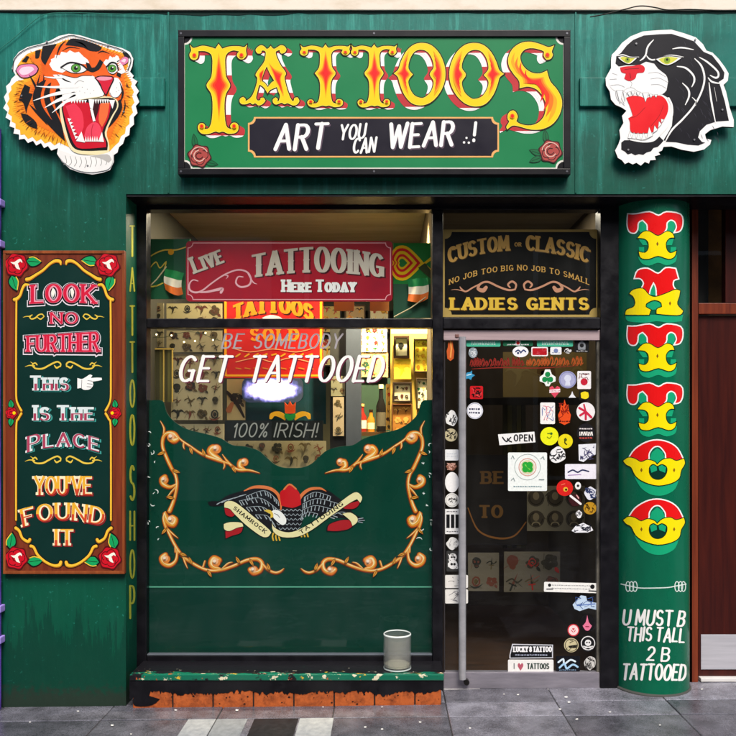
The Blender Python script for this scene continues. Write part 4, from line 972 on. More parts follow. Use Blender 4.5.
a = Art(plane(YT), .0013); gs = paint('#3c3b46', .4, .3, 40); rg = random.Random(41)
for i in range(70):
    x, y = rg.uniform(340, 600), rg.uniform(90, 590)
    if x > 470 + (y - 90) * .25 or (y > 480 and x < 380) or (y > 200 and x < 350): continue
    t = R(rg.uniform(50, 80)); L = rg.uniform(14, 34); p = PT([(x, y), (x + L * .5 * math.cos(t) + 2, y + L * .5 * math.sin(t)), (x + L * math.cos(t), y + L * math.sin(t))])
    a.stroke([(p[0][0], p[0][1], .1), (p[1][0], p[1][1], .45), (p[2][0], p[2][1], .1)], 0, gs, smooth=3)
a.build('brushed_hair', panther)
screws(((636, 44), (695, 40), (722, 110), (694, 140), (628, 150)), panther)
# ---------------------------------------------------------------- LOOK NO FURTHER board
YB = -.032
look = thing('wall_board', 'tall wooden board with red roses lettered LOOK NO FURTHER on the left pier', 'sign', W(64, 574, 0))
bd = MB(); bd.pxbox(3, 250.5, 124.5, 574, YB, .03, M_WOODL, .003); bd.build('board', look)
fr = MB(); WF = two_tone('brown_frame_wood', '#7a3b1c', '#a3562a', 3, (7, 7, .5), .35, .7, .4, .1)
for a_, b_, c_, d_ in ((3, 250.5, 124.5, 253.5), (3, 571, 124.5, 574), (3, 253.6, 5.5, 570.9), (122, 253.6, 124.5, 570.9)): fr.pxbox(a_, b_, c_, d_, YB - .006, .008, WF, .002)
fr.build('frame', look)
def B1(p): return tr(0, 240, 4.089, p)
half = B1([(255,100),(225,92),(190,106),(150,140),(118,150),(122,178),(108,182),(92,215),(80,232),(66,240),(66,640),(80,690),(96,706)])
half = half + [(16.5, 420), (16.2, 524), (21, 535), (27, 541), (33, 546), (37, 556), (45, 563), (56, 566.5), (63.7, 566)]
pan = half + mir(63.7, half)[::-1]
a = Art(plane(YB), .0006); a.poly(pan, DGREEN); a.build('painted_panel', look)
GY = paint('#f6c53a', .4, .06); GD = paint('#b06a14', .45, .1); WH = paint('#fbf6e8', .4)
def goldscroll(name, q, par, w0=3.0):
    a = Art(plane(YB), .0014)
    for sgn in (0, 1):
        for L in q:
            pp = L if not sgn else mir(63.7, L)
            a.stroke([(x, y, w_ * 1.5) for x, y, w_ in pp], 0, BLK, smooth=5)
        a.layer()
        for L in q:
            pp = L if not sgn else mir(63.7, L)
            a.stroke([(x, y + .2, w_ * 1.05) for x, y, w_ in pp], 0, GD, smooth=5)
        a.layer()
        for L in q:
            pp = L if not sgn else mir(63.7, L)
            a.stroke([(x - .1, y - .25, w_ * .75) for x, y, w_ in pp], 0, GY, smooth=5)
        a.layer()
    return a.build(name, par)
goldscroll('gold_scroll', [[(61,264.5,1.6),(60,261.5,3.6),(55.5,261,3.4),(50,264,2.8),(43,270.5,2.8),(36,275,3),(30.5,278.5,3.6),(27,279.5,4)],
   [(28.5,285,2.6),(25,285,3),(22.5,289,2.8),(20.5,295,2.8),(17.5,298.5,3.6),(14.6,299.6,3.6)], [(16.6,301,2),(16.3,340,2),(16.3,380,2),(16.5,398,2),(18.5,405,2.2),(21.5,410.5,2.6)], [(21.5,413.5,2.6),(18.5,419,2.2),(16.5,426,2),(16.2,470,2),(16.2,520,2)],
   [(16,528,3.6),(19.5,531,3),(22.5,538,2.8),(28,541.5,3.4),(30,539.5,3.4)], [(31,546,3.4),(34,547.5,3),(38,555,2.8),(46,562,2.8),(54,565.5,3),(59.5,565,3.8),(61,562,3.4)]], look)
for x, y, r, ls in ((16.5, 265, 11, ((27, 261, 14, 9, 5), (12, 276, 15, 9, 72))), (108, 265, 11, ((97, 262, 15, 9, 188), (112, 276, 15, 9, 105))), (16.5, 558, 10.5, ((28, 562, 15, 9, -8), (10, 548, 15, 9, -80))), (110, 558, 10.5, ((99, 562, 15, 9, 185), (115, 548, 15, 9, -105)))):
    a = Art(plane(YB), .0016)
    for lx, ly, L_, wd, dg in ls: leaf(a, lx, ly, L_, wd, dg, LEAF, BLK, GY)
    rose(a, x, y, r, paint('#d01226', .4), paint('#5a0810', .5), WH, int(x)); a.build('painted_rose', look)
for x in (11.5, 115.5):
    a = Art(plane(YB), .0016); leaf(a, x, 408, 8, 5, -95, LEAF, BLK); leaf(a, x, 418, 8, 5, 95, LEAF, BLK)
    rose(a, x, 413, 5.5, paint('#d01226', .4), paint('#5a0810', .5), None, 3); a.dot(x + (3 if x < 50 else -3), 413, 1.6, YEL); a.build('painted_rose', look)
WS = dict(SLAB, tv=.25, th=.15, serif=.07, gap=.08)
def fancy(name, s_, x0, x1, yb, h, st, warp=None, kind='pink'):
    a = Art(plane(YB), .0018); a.warp = warp
    if kind == 'pink':
        text(a, s_, x0, x1, yb, h, st, paint('#e9e4ea', .4), grow=2.0, dx=-.3, dy=.9); a.layer()
        text(a, s_, x0, x1, yb, h, st, BLK, grow=1.25, dx=-.2, dy=.5); a.layer()
        text(a, s_, x0, x1, yb, h, st, paint('#f0a0b4', .4), grow=.15); a.layer()
        text(a, s_, x0, x1, yb, h, dict(st, tv=st['tv'] * .72, th=st['th'] * .6, st=.1), paint('#d81e40', .4), grow=-.1); a.layer()
    elif kind == 'blue':
        text(a, s_, x0, x1, yb, h, st, paint('#3f9a92', .4), grow=.35, dx=1.8, dy=.9); a.layer()
        text(a, s_, x0, x1, yb, h, st, paint('#0b2f2a', .4), grow=.35, dx=.4, dy=.4); a.layer()
        text(a, s_, x0, x1, yb, h, st, paint('#dfeaea', .4)); a.layer()
        a.bands = None; c = dict(st, tv=st['tv'] * .62, th=st['th'] * .4, serif=0)
        a.bands = [(yb - h * .46 + (-100 if warp else 0), yb - h * .02 + (100 if warp else 0))] if not warp else None
        text(a, s_, x0, x1, yb, h, c, paint('#b0405c', .4)); a.bands = None; a.layer()
    else:
        text(a, s_, x0, x1, yb, h, st, paint('#8c1f24', .4), grow=.3, dx=1.1, dy=.9); a.layer()
        text(a, s_, x0, x1, yb, h, st, paint('#fbeec6', .4)); a.layer()
        text(a, s_, x0, x1, yb, h, dict(st, tv=st['tv'] * .62, th=st['th'] * .5, serif=0), paint('#f0b232', .4)); a.layer()
        a.bands = [(yb - h * .34, yb + 7)]; text(a, s_, x0, x1, yb, h, dict(st, tv=st['tv'] * .5, th=st['th'] * .4, serif=0), paint('#d0452e', .4)); a.bands = None; a.layer()
    return a
a = fancy('lettering', 'LOOK', 31, 96.5, 304, 19, WS, lambda x, y: (x, y - 1.2 * (1 - ((x - 63.7) / 34) ** 2)))
for x in (53.2, 72.4): a.poly(spl([(x, 288.5), (x + 2, 293.5), (x, 299), (x - 1.6, 293.5)], 3, True), WH)
a.build('lettering', look)
fancy('lettering', 'NO', 50, 78.5, 324, 11.5, WS).build('lettering', look)
fancy('lettering', 'FURTHER', 27, 99.5, 352, 16, dict(WS, tv=.24, gap=.05), lambda x, y: (x, 352 - (352 - y) * (1 + .28 * (x - 25) / 75)) ).build('lettering', look)
for y0, cx_ in ((364, 63.7), (458.5, 63.7)):
    a = Art(plane(YB), .0018); g_ = paint('#e6c64a', .4)
    for sg in (1, -1):
        def X(l): return [(cx_ + sg * x, y0 + y, w_) for x, y, w_ in l]
        a.stroke(X([(3.2, 2.6, 1.2), (3, -.2, 1.5), (6, -2.2, 1.6), (10, -1, 1.7), (15, 1.6, 1.7), (21, 4.6, 1.8), (28, 4.4, 1.5), (31, 1.2, 1.3), (28.5, -1, 1.4), (26.5, .8, 1.2)]), 0, g_, smooth=5)
        a.stroke(X([(4, 2.4, 1.4), (7, 3.8, 1.7), (9, 1.6, 1)]), 0, g_, smooth=4); a.stroke(X([(29, 2, 1.2), (34, 1.4, 1), (38.5, 2.8, .3)]), 0, g_, smooth=4); a.stroke(X([(30, 0, 1), (33, -2, .4)]), 0, g_)
    a.build('gold_scroll', look)
a = Art(plane(YB), .0018); g_ = paint('#e6c64a', .4)
for sg in (1, -1):
    def X(l): return [(63.7 + sg * x, 317 + y, w_) for x, y, w_ in l]
    a.stroke(X([(19.5, -.5, 1), (21.5, -2.8, 1.2), (25, -2, 1.3), (28, .8, 1.5), (32, 2, 1.3), (34, -.4, 1.1), (31.5, -2, 1)]), 0, g_, smooth=5); a.stroke(X([(20, 0, 1), (23, 2.2, 1.3), (26, .4, .8)]), 0, g_, smooth=4); a.stroke(X([(33, -.4, 1), (37, -.6, .8), (40.5, .4, .3)]), 0, g_, smooth=4)
a.build('gold_scroll', look)
WS2 = dict(WS, tv=.27, th=.15, serif=.09, gap=.1, small=.86)
fancy('lettering', 'This', 30, 69, 390.5, 15, WS2, None, 'blue').build('lettering', look)
a = Art(plane(YB), .0018)
a.poly(spl([(77.5, 378), (82, 379), (86, 377), (90, 374.5), (92.5, 375.5), (91, 378), (97, 377.6), (101.8, 377.8), (102, 380), (97, 381), (92.5, 381.6), (93.4, 384.5), (92, 387.5), (89, 389.6), (84, 389.8), (81, 388), (77.5, 388.6)], 3, True), M_WHITE); a.layer()
for q in ([(88, 380.5), (92.4, 381.2)], [(87.5, 383.6), (92.6, 384.2)], [(87, 386.6), (91.6, 387)], [(82, 380), (81.6, 388)]): a.stroke(q, .45, paint('#55575c', .5))
a.build('pointing_hand', look)
fancy('lettering', 'Is The', 33, 94.5, 420.5, 15.5, WS2, None, 'blue').build('lettering', look)
fancy('lettering', 'Place', 27, 100, 446.5, 16, WS2, lambda x, y: (x, y + 6.5 * ((x - 63.7) / 38) ** 2), 'blue').build('lettering', look)
fancy('lettering', "YOU'VE", 34.5, 92, 495, 19, dict(WS2, tv=.22, gap=.06), None, 'gold').build('lettering', look)
fancy('lettering', 'FOUND', 23, 103, 520, 17.5, dict(WS2, tv=.25), lambda x, y: (x + (x - 63.7) * .012 * (520 - y) * .4, y + 6.0 * ((x - 63.7) / 38) ** 2), 'gold').build('lettering', look)
fancy('lettering', 'IT', 54, 74, 545.5, 16.5, dict(WS2, tv=.3), None, 'gold').build('lettering', look)

# ---------------------------------------------------------------- lettering on the reveal and the pillar
yl = paint('#b3b63e', .5, .4, 40); ST = dict(tv=.075, th=.075, round=True, gap=.1)
for ch, y0, y1 in (('T', 226, 256), ('A', 268, 291), ('T', 306, 335), ('T', 342, 372), ('O', 380, 407), ('O', 415, 445), ('S', 466, 500), ('H', 511.5, 540), ('O', 550, 578), ('P', 586, 618)):
    a = Art(sidewall(W(126, 0, 0).x), .0015); text(a, ch, 130.0, 134.6, y1, y1 - y0, dict(ST, tv=.06, th=.045), yl, grow=.05); a.build('painted_letter', shop)
pf = cyl(xc, yc, pr)
def pfn(u, v, o): return pf(max(614, min(686.6, u)), v, o)
PR_ = paint('#ea1618', .3, .05); PY_ = paint('#ffe60a', .3, .04)
def P2(p, dy=0): return [(x, y + dy) for x, y in tr(600, 190, 5.257, p)]
tred = [(148,128),(190,128),(260,117),(308,136),(350,117),(422,130),(433,175),(420,212),(395,220),(405,195),(396,166),(372,155),(350,172),(345,208),(306,240),(256,218),(250,182),(225,155),(200,170),(195,207),(180,224),(155,216),(145,180)]
tyel = [(198,252),(225,222),(260,218),(305,242),(350,218),(380,228),(390,250),(366,252),(347,276),(350,312),(370,332),(401,320),(391,350),(360,362),(306,346),(255,362),(215,356),(204,324),(235,330),(255,310),(254,275),(234,256)]
tsh = [(200,350),(240,350),(305,346),(365,350),(404,340),(396,378),(350,396),(306,382),(258,398),(218,384)]
tin = [[(200,170),(228,155),(250,180),(255,215),(225,235),(196,205)], [(350,172),(372,156),(396,168),(392,205),(386,232),(350,215)], [(205,300),(232,300),(232,330),(206,326)], [(400,300),(372,300),(370,330),(400,322)], [(200,255),(240,262),(250,290),(225,290)], [(388,255),(352,262),(348,290),(378,290)]]
ared = [(184,462),(200,424),(250,414),(306,441),(346,411),(396,415),(410,465),(386,475),(383,505),(402,532),(300,560),(296,512),(281,482),(262,522),(256,556),(222,524),(232,490),(214,464)]
ayel = [(155,545),(175,525),(225,518),(256,550),(290,562),(345,545),(396,524),(421,530),(416,560),(406,600),(437,636),(420,656),(360,656),(298,650),(300,626),(326,615),(320,590),(285,578),(245,595),(240,615),(267,630),(258,656),(200,656),(133,655),(140,630),(176,615),(186,590),(175,560)]
ash = [(133,656),(437,656),(430,690),(362,697),(300,690),(240,697),(148,690)]
ain = [[(281,484),(262,524),(258,552),(298,556),(297,514)], [(245,595),(285,578),(320,590),(326,615),(300,628),(267,630),(240,615)]]
ored = [(155,92),(185,50),(240,15),(300,2),(362,15),(406,46),(433,96),(400,112),(352,98),(346,70),(322,38),(300,30),(276,40),(256,70),(252,104),(216,114),(180,102)]
oyel = [(122,110),(150,92),(186,100),(216,116),(250,104),(286,114),(300,130),(330,104),(370,97),(400,110),(441,98),(446,125),(426,160),(416,200),(376,226),(305,239),(235,221),(189,190),(165,145),(139,130)]
osh = [(178,188),(235,215),(305,232),(375,220),(418,195),(396,256),(350,286),(305,293),(260,283),(214,250)]
oin = [[(262,100),(272,66),(300,42),(330,62),(342,98),(300,125)]]
ohole = [(262,140),(282,128),(302,138),(325,128),(350,142),(350,172),(332,198),(304,207),(276,198),(260,172)]
def pillar_letter(red, yel, sh, ins, y0=0, dy=0, hole=None, dots=()):
    def Q(p): return [(600 + x / 5.257, y0 + y / 5.257 + dy) for x, y in p]
    a = Art(pfn, .0012, 3.0)
    a.poly(Q(spl(sh, 3, True)), TURQ); 
    for q in ins: a.poly(Q(q), TURQ)
    a.layer()
    r = Q(spl(red, 3, True)); a.stroke(r, 2.6, M_WHITE, closed=True); a.layer(); a.poly(r, PR_); a.layer()
    y = Q(spl(yel, 3, True)); a.stroke(y, 1.7, paint('#0d2b14', .4), closed=True); a.layer(); a.poly(y, PY_); a.layer()
    if hole:
        h = Q(spl(hole, 3, True)); a.poly(h, paint('#06352a', .3)); a.layer()
        a.poly(Q([(262,142),(280,130),(298,140),(300,160),(270,172)]), TURQ); a.poly(Q([(308,140),(325,130),(348,144),(342,172),(312,160)]), TURQ); a.stroke(h, .8, paint('#0d2b14', .4), closed=True)
    for x, yy in dots: a.poly(Q([(x, yy - 12), (x + 6, yy), (x, yy + 12), (x - 6, yy)]), paint('#8a5a10', .4))
    return a.build('painted_letter', pillar)
pillar_letter(tred, tyel, tsh, tin, 190, 0, None, [(302, 283)])
pillar_letter(ared, ayel, ash, ain, 190, 0, None, [(368, 596)])
pillar_letter(tred, tyel, tsh, tin, 190, 112.2, None, [(302, 283)])
pillar_letter(tred, tyel, tsh, tin, 190, 171.2, None, [(302, 283)])
pillar_letter(ored, oyel, osh, oin, 440, 0, ohole, [(218, 158), (390, 158)])
pillar_letter(ored, oyel, osh, oin, 440, 59.2, ohole, [(218, 158), (390, 158)])
a = Art(pfn, .0012, 3.0); LW = paint('#dfeee6', .4)
a.stroke([(621, 584), (632, 586.5), (640, 588), (655, 588), (668, 587.5), (676, 586), (687, 584)], 1.0, LW, smooth=3)
for x in (628, 631.5, 635, 677, 680.5, 683.5): a.stroke(ell(x, 586.5, 2.2, 5, 12), .9, LW, closed=True)
a.build('height_line', pillar)
BP = dict(BRUSH, tv=.17, th=.13, slant=.12, bounce=.04)
for s_, x0, x1, yb, h in (('U MUST B', 622, 684.5, 625, 14.5), ('THIS TALL', 626, 684.5, 641, 13), ('2 B', 646, 669.5, 660.5, 13), ('TATTOOED', 621.5, 685.5, 679.5, 15)):
    a = Art(pfn, .0012, 3.0); a.warp = tilt(653, -.03); text(a, s_, x0, x1, yb, h, BP, M_WHITE); a.build('lettering', pillar)
# ---------------------------------------------------------------- lettering painted on the window glass
def onglass(o=.003): return plane(YG - o)
GT = dict(BRUSH, tv=.15, th=.10, slant=.24, bounce=.0, tilt=.02, gap=.16, space=.3)
for s_, x0, x1 in (('GET', 177, 228), ('TATTOOED', 247, 381)):
    a = Art(onglass(), .0); text(a, s_, x0, x1, 381, 24.5, GT, paint('#6a2440', .5), dx=1.1, dy=.9); a.layer(.0003); text(a, s_, x0, x1, 381, 24.5, GT, M_WHITE); a.build('lettering', window)
for s_, x0, x1 in (('BE', 221, 242), ('SOMEBODY', 253, 340)): a = Art(onglass(), .0); text(a, s_, x0, x1, 348, 14, dict(BRUSH, tv=.14, th=.10, slant=.24, bounce=0, tilt=.02, gap=.2), paint('#a8a2a6', .5)); a.build('lettering', window)
a = Art(onglass(), .0); WHM = paint('#cfdad6', .5); rg = random.Random(21)
for sd in (1, -1):
    for (x, y) in ((149, 433), (148, 445), (156, 462), (150, 475), (155, 492), (153, 504), (148, 522), (160, 540), (147, 549), (151, 452), (158, 528)):
        X = 292.5 - sd * (292.5 - x) - (6 if sd < 0 else 0); r = rg.uniform(1.6, 3.2); t = rg.uniform(0, 360)
        a.stroke([p + (q,) for p, q in zip(ell(X, y, r, r * .8, 5, t, t + rg.uniform(60, 150)), (.3, .9, 1.0, .7, .2))], 0, WHM)
        if rg.random() > .5: a.stroke([(X, y, .3), (X + rg.uniform(-2, 3), y + rg.uniform(1, 3), .8)], 0, WHM)
a.build('scratch_flourish', window)

# ---------------------------------------------------------------- the scalloped board behind the glass
YW = .255
board = thing('window_board', 'dark green scalloped board with gold scrolls and an eagle behind the window glass', 'window board', W(290, 655, YW))
top = [(146, 400.5), (158, 400), (163, 401.5), (164.8, 406), (167, 413), (173.5, 421), (186.5, 429), (206, 434), (221, 438.5), (232, 445), (245, 446.5), (258, 450.4), (266, 457), (274, 464), (283, 467.5), (292.5, 468)]
def mw(p): return mir(292.5, p)
out = spl(top, 4) + mw(spl(top, 4))[::-1][1:]
out = [p for p in out if 143 <= p[0] <= 436]
out = [(143, 400.5)] + out + [(442, 402), (442, 668), (143, 668)]
BG = paint('#043e30', .28, .12, 3)
b_ = MB(); b_.prism(out, YW, .012, BG, paint('#1c2a20', .7)); b_.build('board', board)
a = Art(plane(YW), .0006); a.poly(rect(143, 587.6, 442, 668), paint('#02352a', .25, .12, 3)); a.poly(rect(143, 586.2, 442, 587.5), paint('#5fae92', .4)); a.build('lower_band', board)
SCR = [
 [(259.5,473,.5),(253,471,1.4),(247,470,1.9),(240,470,2.3),(234,467.5,2.4),(228,462,2),(222.5,454.5,.6)],
 [(247,470,.6),(243,468.6,3),(240,466,4.4),(241,462,5),(244.5,462,4)],
 [(230,464,1.2),(224,462,2.2),(216,459,3),(208,456.5,2.6),(199.6,452.6,2),(190,446,1.8),(182,440.6,1.6),(177,435.5,.6)],
 [(222,460,1.2),(218,458,4),(213,455,5),(210,451,5),(213,447.5,5),(217,449,3.6)],
 [(224,462,1.4),(224.6,466,1.3),(223.5,469,.5)], [(184,442,1.4),(183.5,446,1.5),(184.5,449,.5)],
 [(178,438.5,3.4),(174,434,4.2),(168,433,3.2),(163.5,437,2.8),(162.6,446,2.6),(166,456,2.8),(171,467,2.8),(175.5,475,2.6),(177,484,2.4),(175.5,494,2.4),(172.5,504,3),(169.5,511,3.4)],
 [(163.8,434,1.6),(164,428,1.5),(160.5,421,.5)], [(171,437,6.4),(174,440,5.5),(178,439,3)],
 [(177,484,1.8),(170,487,2.8),(163.5,484,4.2),(162.2,479.5,4.6),(165,476.6,3.8)],
 [(177,486,1.4),(171.5,492,1.6),(167,498,.5)],
 [(165.5,512,1.4),(163.6,518,2.2),(165.5,526,2.6),(168.5,532,2.4),(175.6,546,2.4),(184,557,2.6),(199.6,567,2.4),(211,570.5,2.4),(222,569.5,2.4),(234,565.6,2.4),(247,560,2.6),(257,559,3),(262,563,3.2),(260.5,570,3.4),(254,572.5,4.2),(250.5,569.5,4.2)],
 [(165,514,3.6),(168,521,6),(173,524,5),(175.5,519.5,4),(172.5,516.5,3)],
 [(168,529,1.4),(173,534,1.5),(178,538,.5)],
 [(177.5,549,1.8),(176,560,2.4),(170,565,3.4),(164,563,4.4),(162,558,4.6),(165.5,554.6,3.8)],
 [(183,556,1.4),(185,562,1.5),(187.5,568,.5)], [(175.5,546,1.8),(175.5,552,1.5)],
 [(203,567,1.4),(205,561,1.4)], [(220,568.5,1.6),(214,567,4.4),(211.5,563,5.2),(214,558.5,5.2),(219,560,4.4)],
 [(222,569,1.4),(228,563.5,1.5),(232.5,562.2,.5)],
 [(262,563,1.8),(268,569.5,2.2),(275,572.5,2),(280,571.5,1.8),(284,568.5,.5)]]
G1, G2, G25, G3 = paint('#6a2a0c', .45, .2, 30), paint('#d0661a', .4, .2, 30), paint('#eba23a', .4, .15, 30), paint('#fbe0a6', .4, .06)
balls = [(244.5,462,5.2),(216.5,449,6.2),(172,437.5,6.4),(164.5,480,5.4),(171.5,520,6.4),(166,559,5.6),(216,562.2,6),(254,570,5.6)]
for sg in (0, 1):
    f = mw if sg else (lambda p: p)
    a = Art(plane(YW), .001)
    for L in SCR: a.stroke(f([(x + .2, y + .45, w_ * 1.32 + 1.1) for x, y, w_ in L]), 0, G1, smooth=5)
    for x, y, r in balls: q = f([(x, y)])[0]; a.dot(q[0], q[1], r * .78 + .6, G1)
    a.layer()
    for L in SCR: a.stroke(f([(x, y, w_ * 1.3) for x, y, w_ in L]), 0, G2, smooth=5)
    a.layer()
    for L in SCR: a.stroke(f([(x - .1, y - .15, w_ * .85) for x, y, w_ in L]), 0, G25, smooth=5)
    for x, y, r in balls: q = f([(x, y)])[0]; a.dot(q[0], q[1], r * .74, paint('#e88a3c', .4, .1))
    a.layer()
    for L in SCR: a.stroke(f([(x - .35, y - .4, w_ * .34 * (.35 + .65 * ((i * 7 + len(L)) % 3 > 0))) for i, (x, y, w_) in enumerate(L)]), 0, G3, smooth=5)
    for x, y, r in balls: q = f([(x, y)])[0]; a.dot(q[0] - r * .1, q[1] - r * .16, r * .5, paint('#f3b888', .4, .08))
    for x, y, dg in ((232,466,60),(205,456,250),(190,447,70),(165,452,160),(173,470,20),(174,498,190),(167,528,130),(180,553,20),(192,564,250),(208,570,60),(240,563,240),(250,559,60),(270,570,250)):
        q = f([(x, y)])[0]; leaf(a, q[0], q[1], 7.5, 2.6, dg if f is not mw else 180 - dg, G25, G1)
    a.layer()
    for x, y, r in balls: q = f([(x, y)])[0]; a.dot(q[0] - r * .18, q[1] - r * .26, r * .26, paint('#fbe3cc', .4))
    a.build('gold_scroll', board)
# eagle
def EG(p): return tr(200, 475, 4.329, p)
EB = paint('#16151a', .4, .15); EP = paint('#a9b4bc', .45); ER = paint('#c81a22', .4, .1); EC = paint('#f3e8b0', .4, .06)
a = Art(plane(YW), .0014)
a.poly(EG(spl([(34,116),(60,112),(84,112),(120,88),(190,66),(240,50),(300,54),(342,80),(354,130),(352,190),(320,214),(300,236),(272,224),(210,196),(160,150),(120,128),(90,134),(44,134)], 3, True)), EB)
a.poly(EG(spl([(426,112),(446,72),(490,52),(548,64),(596,96),(640,130),(668,168),(712,190),(700,206),(656,190),(600,186),(540,182),(470,170),(436,196),(424,160)], 3, True)), EB)
a.poly(EG(spl([(345,130),(390,136),(440,130),(446,180),(436,222),(396,250),(340,246),(306,220),(330,190)], 3, True)), EB)
a.build('eagle', board); a = Art(plane(YW), .0022)
def wing(rows):
    for p0, p1, p2, n, L, dg in rows:
        arc = spl([p0, p1, p2], 12); k = len(arc) - 1
        for i in range(n):
            x, y = arc[int(i * k / (n - 1))]; t = R(dg + 18 * (i / n - .5)); a.stroke([(200 + x / 4.329, 475 + y / 4.329, .5), (200 + (x + L * math.cos(t)) / 4.329, 475 + (y + L * math.sin(t)) / 4.329, 1.0)], 0, EP)
        a.stroke(EG(arc), .45, EP)
wing([((200,92), (280,68), (338,112), 11, 20, 75), ((170,112), (262,100), (338,150), 11, 22, 66), ((200,140), (270,138), (330,180), 9, 22, 58), ((240,172), (290,176), (318,206), 6, 20, 60), ((100,112), (150,98), (200,84), 5, 30, 160)])
wing([((452,96), (500,74), (566,92), 10, 18, 100), ((446,124), (510,102), (600,124), 11, 20, 98), ((444,150), (500,132), (566,146), 9, 20, 100), ((440,176), (470,160), (510,168), 6, 18, 110), ((560,182), (610,160), (650,170), 6, 22, 25)])
for i in range(5):
    for j in range(6):
        x = 350 + j * 18 - (i % 2) * 9; y = 148 + i * 20; a.stroke(EG([(x - 8, y), (x, y + 8), (x + 8, y)]), .5, EP, smooth=3)
for q in ([(680,190),(706,186)], [(686,196),(712,196)], [(676,200),(704,206)]): a.stroke(EG(q), .7, EP)
a.build('feather_line', board)
a = Art(plane(YW), .003)
for q in ([(192,68,4),(236,52,12),(296,56,14),(334,80,13),(350,120,11),(350,150,5)], [(428,118,7),(440,88,14),(474,62,13),(520,58,10),(546,70,3)]): a.stroke([(200 + x / 4.329, 475 + y / 4.329, w_ / 4.329) for x, y, w_ in q], 0, CORAL, smooth=5)
a.poly(EG(spl([(346,78),(366,60),(388,42),(412,56),(432,82),(438,128),(400,142),(352,132)], 3, True)), ER); a.layer()
a.stroke(EG([(364,62),(388,40),(416,60)]), 1.6, CORAL, smooth=4); a.build('shield', board)
a = Art(plane(YW), .0034); a.poly(EG(spl([(308,158),(326,150),(352,160),(372,186),(372,208),(356,216),(336,202),(318,184)], 3, True)), M_WHITE); a.layer()
a.poly(EG(spl([(276,152),(300,150),(316,164),(318,182),(304,186),(306,170),(292,162)], 3, True)), paint('#e6c24a', .4)); a.stroke(EG([(322,166),(336,172),(346,184)]), .5, BLK)
for x in (318, 332, 346, 440, 454, 468):
    y = 266 if x < 400 else 250; a.stroke(EG([(x, y - 14), (x - 4, y), (x, y + 16)]), 1.5, paint('#e0b23a', .4), smooth=3)
a.build('eagle_head', board)
for q, rd_, tl, tlr, nm, p0, p1, ang in (([(108,120),(128,112),(160,122),(230,178),(302,238),(304,256),(290,268),(262,262),(200,216),(150,168),(130,146),(106,140)], [(106,136),(134,146),(152,172),(136,180),(112,170)], [(104,212),(130,204),(178,206),(188,222),(160,228),(128,242),(106,234)], [(110,244),(150,232),(186,226),(176,250),(140,262),(112,274)], 'SHAMROCK', (142,146), (282,254), 0),
      ([(312,206),(322,226),(356,244),(400,246),(460,220),(560,154),(640,92),(678,74),(702,96),(694,120),(680,104),(646,122),(560,182),(486,236),(424,266),(356,268),(318,244)], [(612,138),(650,122),(686,112),(690,124),(670,144),(630,146)], [(616,168),(650,162),(680,182),(680,204),(660,220),(650,196)], [(560,214),(610,196),(652,196),(668,214),(640,234),(590,242),(552,240)], 'TATTOOING', (436,257), (624,128), 0)):
    a = Art(plane(YW), .0038)
    for p in (rd_, tlr): a.poly(EG(spl(inset(p, sum(x for x, y in p) / len(p), sum(y for x, y in p) / len(p), 1.1, 1.14), 3, True)), EB)
    a.layer()
    for p in (rd_, tlr): a.poly(EG(spl(p, 3, True)), paint('#b01e26', .4, .1))
    a.layer()
    for p in (q, tl): r = spl(p, 3, True); a.stroke(EG(r), .9, EB, closed=True)
    a.layer()
    for p in (q, tl): a.poly(EG(spl(p, 3, True)), EC)
    a.layer()
    A, B = EG([p0, p1]); L = math.hypot(B[0] - A[0], B[1] - A[1]); dg = math.degrees(math.atan2(B[1] - A[1], B[0] - A[0]))
    a.warp = (lambda A, dg: (lambda x, y: rot([(A[0] + x, A[1] + y)], A[0], A[1], dg)[0]))(A, dg)
    text(a, nm, 0, L, 0, 3.9, dict(tv=.26, th=.16, gap=.14, serif=.06), BLK)
    a.build('ribbon', board)

# ---------------------------------------------------------------- signs hung just inside the glass
YH = .285
live = thing('hanging_sign', 'red sign lettered TATTOOING HERE TODAY hung inside the window', 'sign', W(290, 301, YH))
b_ = MB(); b_.prism(notched(186, 241, 392.5, 301.5, 4, concave=False), YH, .006, two_tone('red_sign_face', '#b51428', '#98122a', 3, (1, 1, 1), .3, .7, .35, 0), paint('#55101c', .5)); b_.build('board', live)
a = Art(plane(YH), .0006); a.stroke(notched(188, 243, 390.5, 299.5, 5), .9, paint('#f0a8b0', .4), closed=True); a.build('border_line', live)
LV = dict(SLAB, tv=.22, th=.13, serif=.07, gap=.1, small=.8); GR = paint('#cfc4b4', .45)
a = Art(plane(YH), .001); a.warp = lambda x, y: rot([(x, y)], 194, 274, -21)[0]
text(a, 'Live', 195, 227, 274, 17, LV, paint('#4a1620', .5), dx=1, dy=.8); a.layer(); text(a, 'Live', 195, 227, 274, 17, LV, GR); a.build('lettering', live)
a = Art(plane(YH), .001); a.warp = lambda x, y: (x, 272.5 - (272.5 - y) * (1 - .12 * abs((x - 318) / 67)) + 5.5 * ((x - 318) / 67) ** 2)
TI = dict(SLAB, tv=.20, th=.10, serif=.05, gap=.14, spur=.03)
text(a, 'TATTOOING', 252, 384, 272.5, 26, TI, paint('#4a0c18', .5), dx=1.6, dy=1.3); a.layer(); text(a, 'TATTOOING', 252, 384, 272.5, 26, TI, GR); a.build('lettering', live)
a = Art(plane(YH), .001); text(a, 'Here Today', 282, 356, 292, 12.5, dict(SLAB, tv=.26, th=.16, serif=.06, small=.76), paint('#4a0c18', .5), dx=.8, dy=.7); a.layer(); text(a, 'Here Today', 282, 356, 292, 12.5, dict(SLAB, tv=.26, th=.16, serif=.06, small=.76), M_WHITE); a.build('lettering', live)
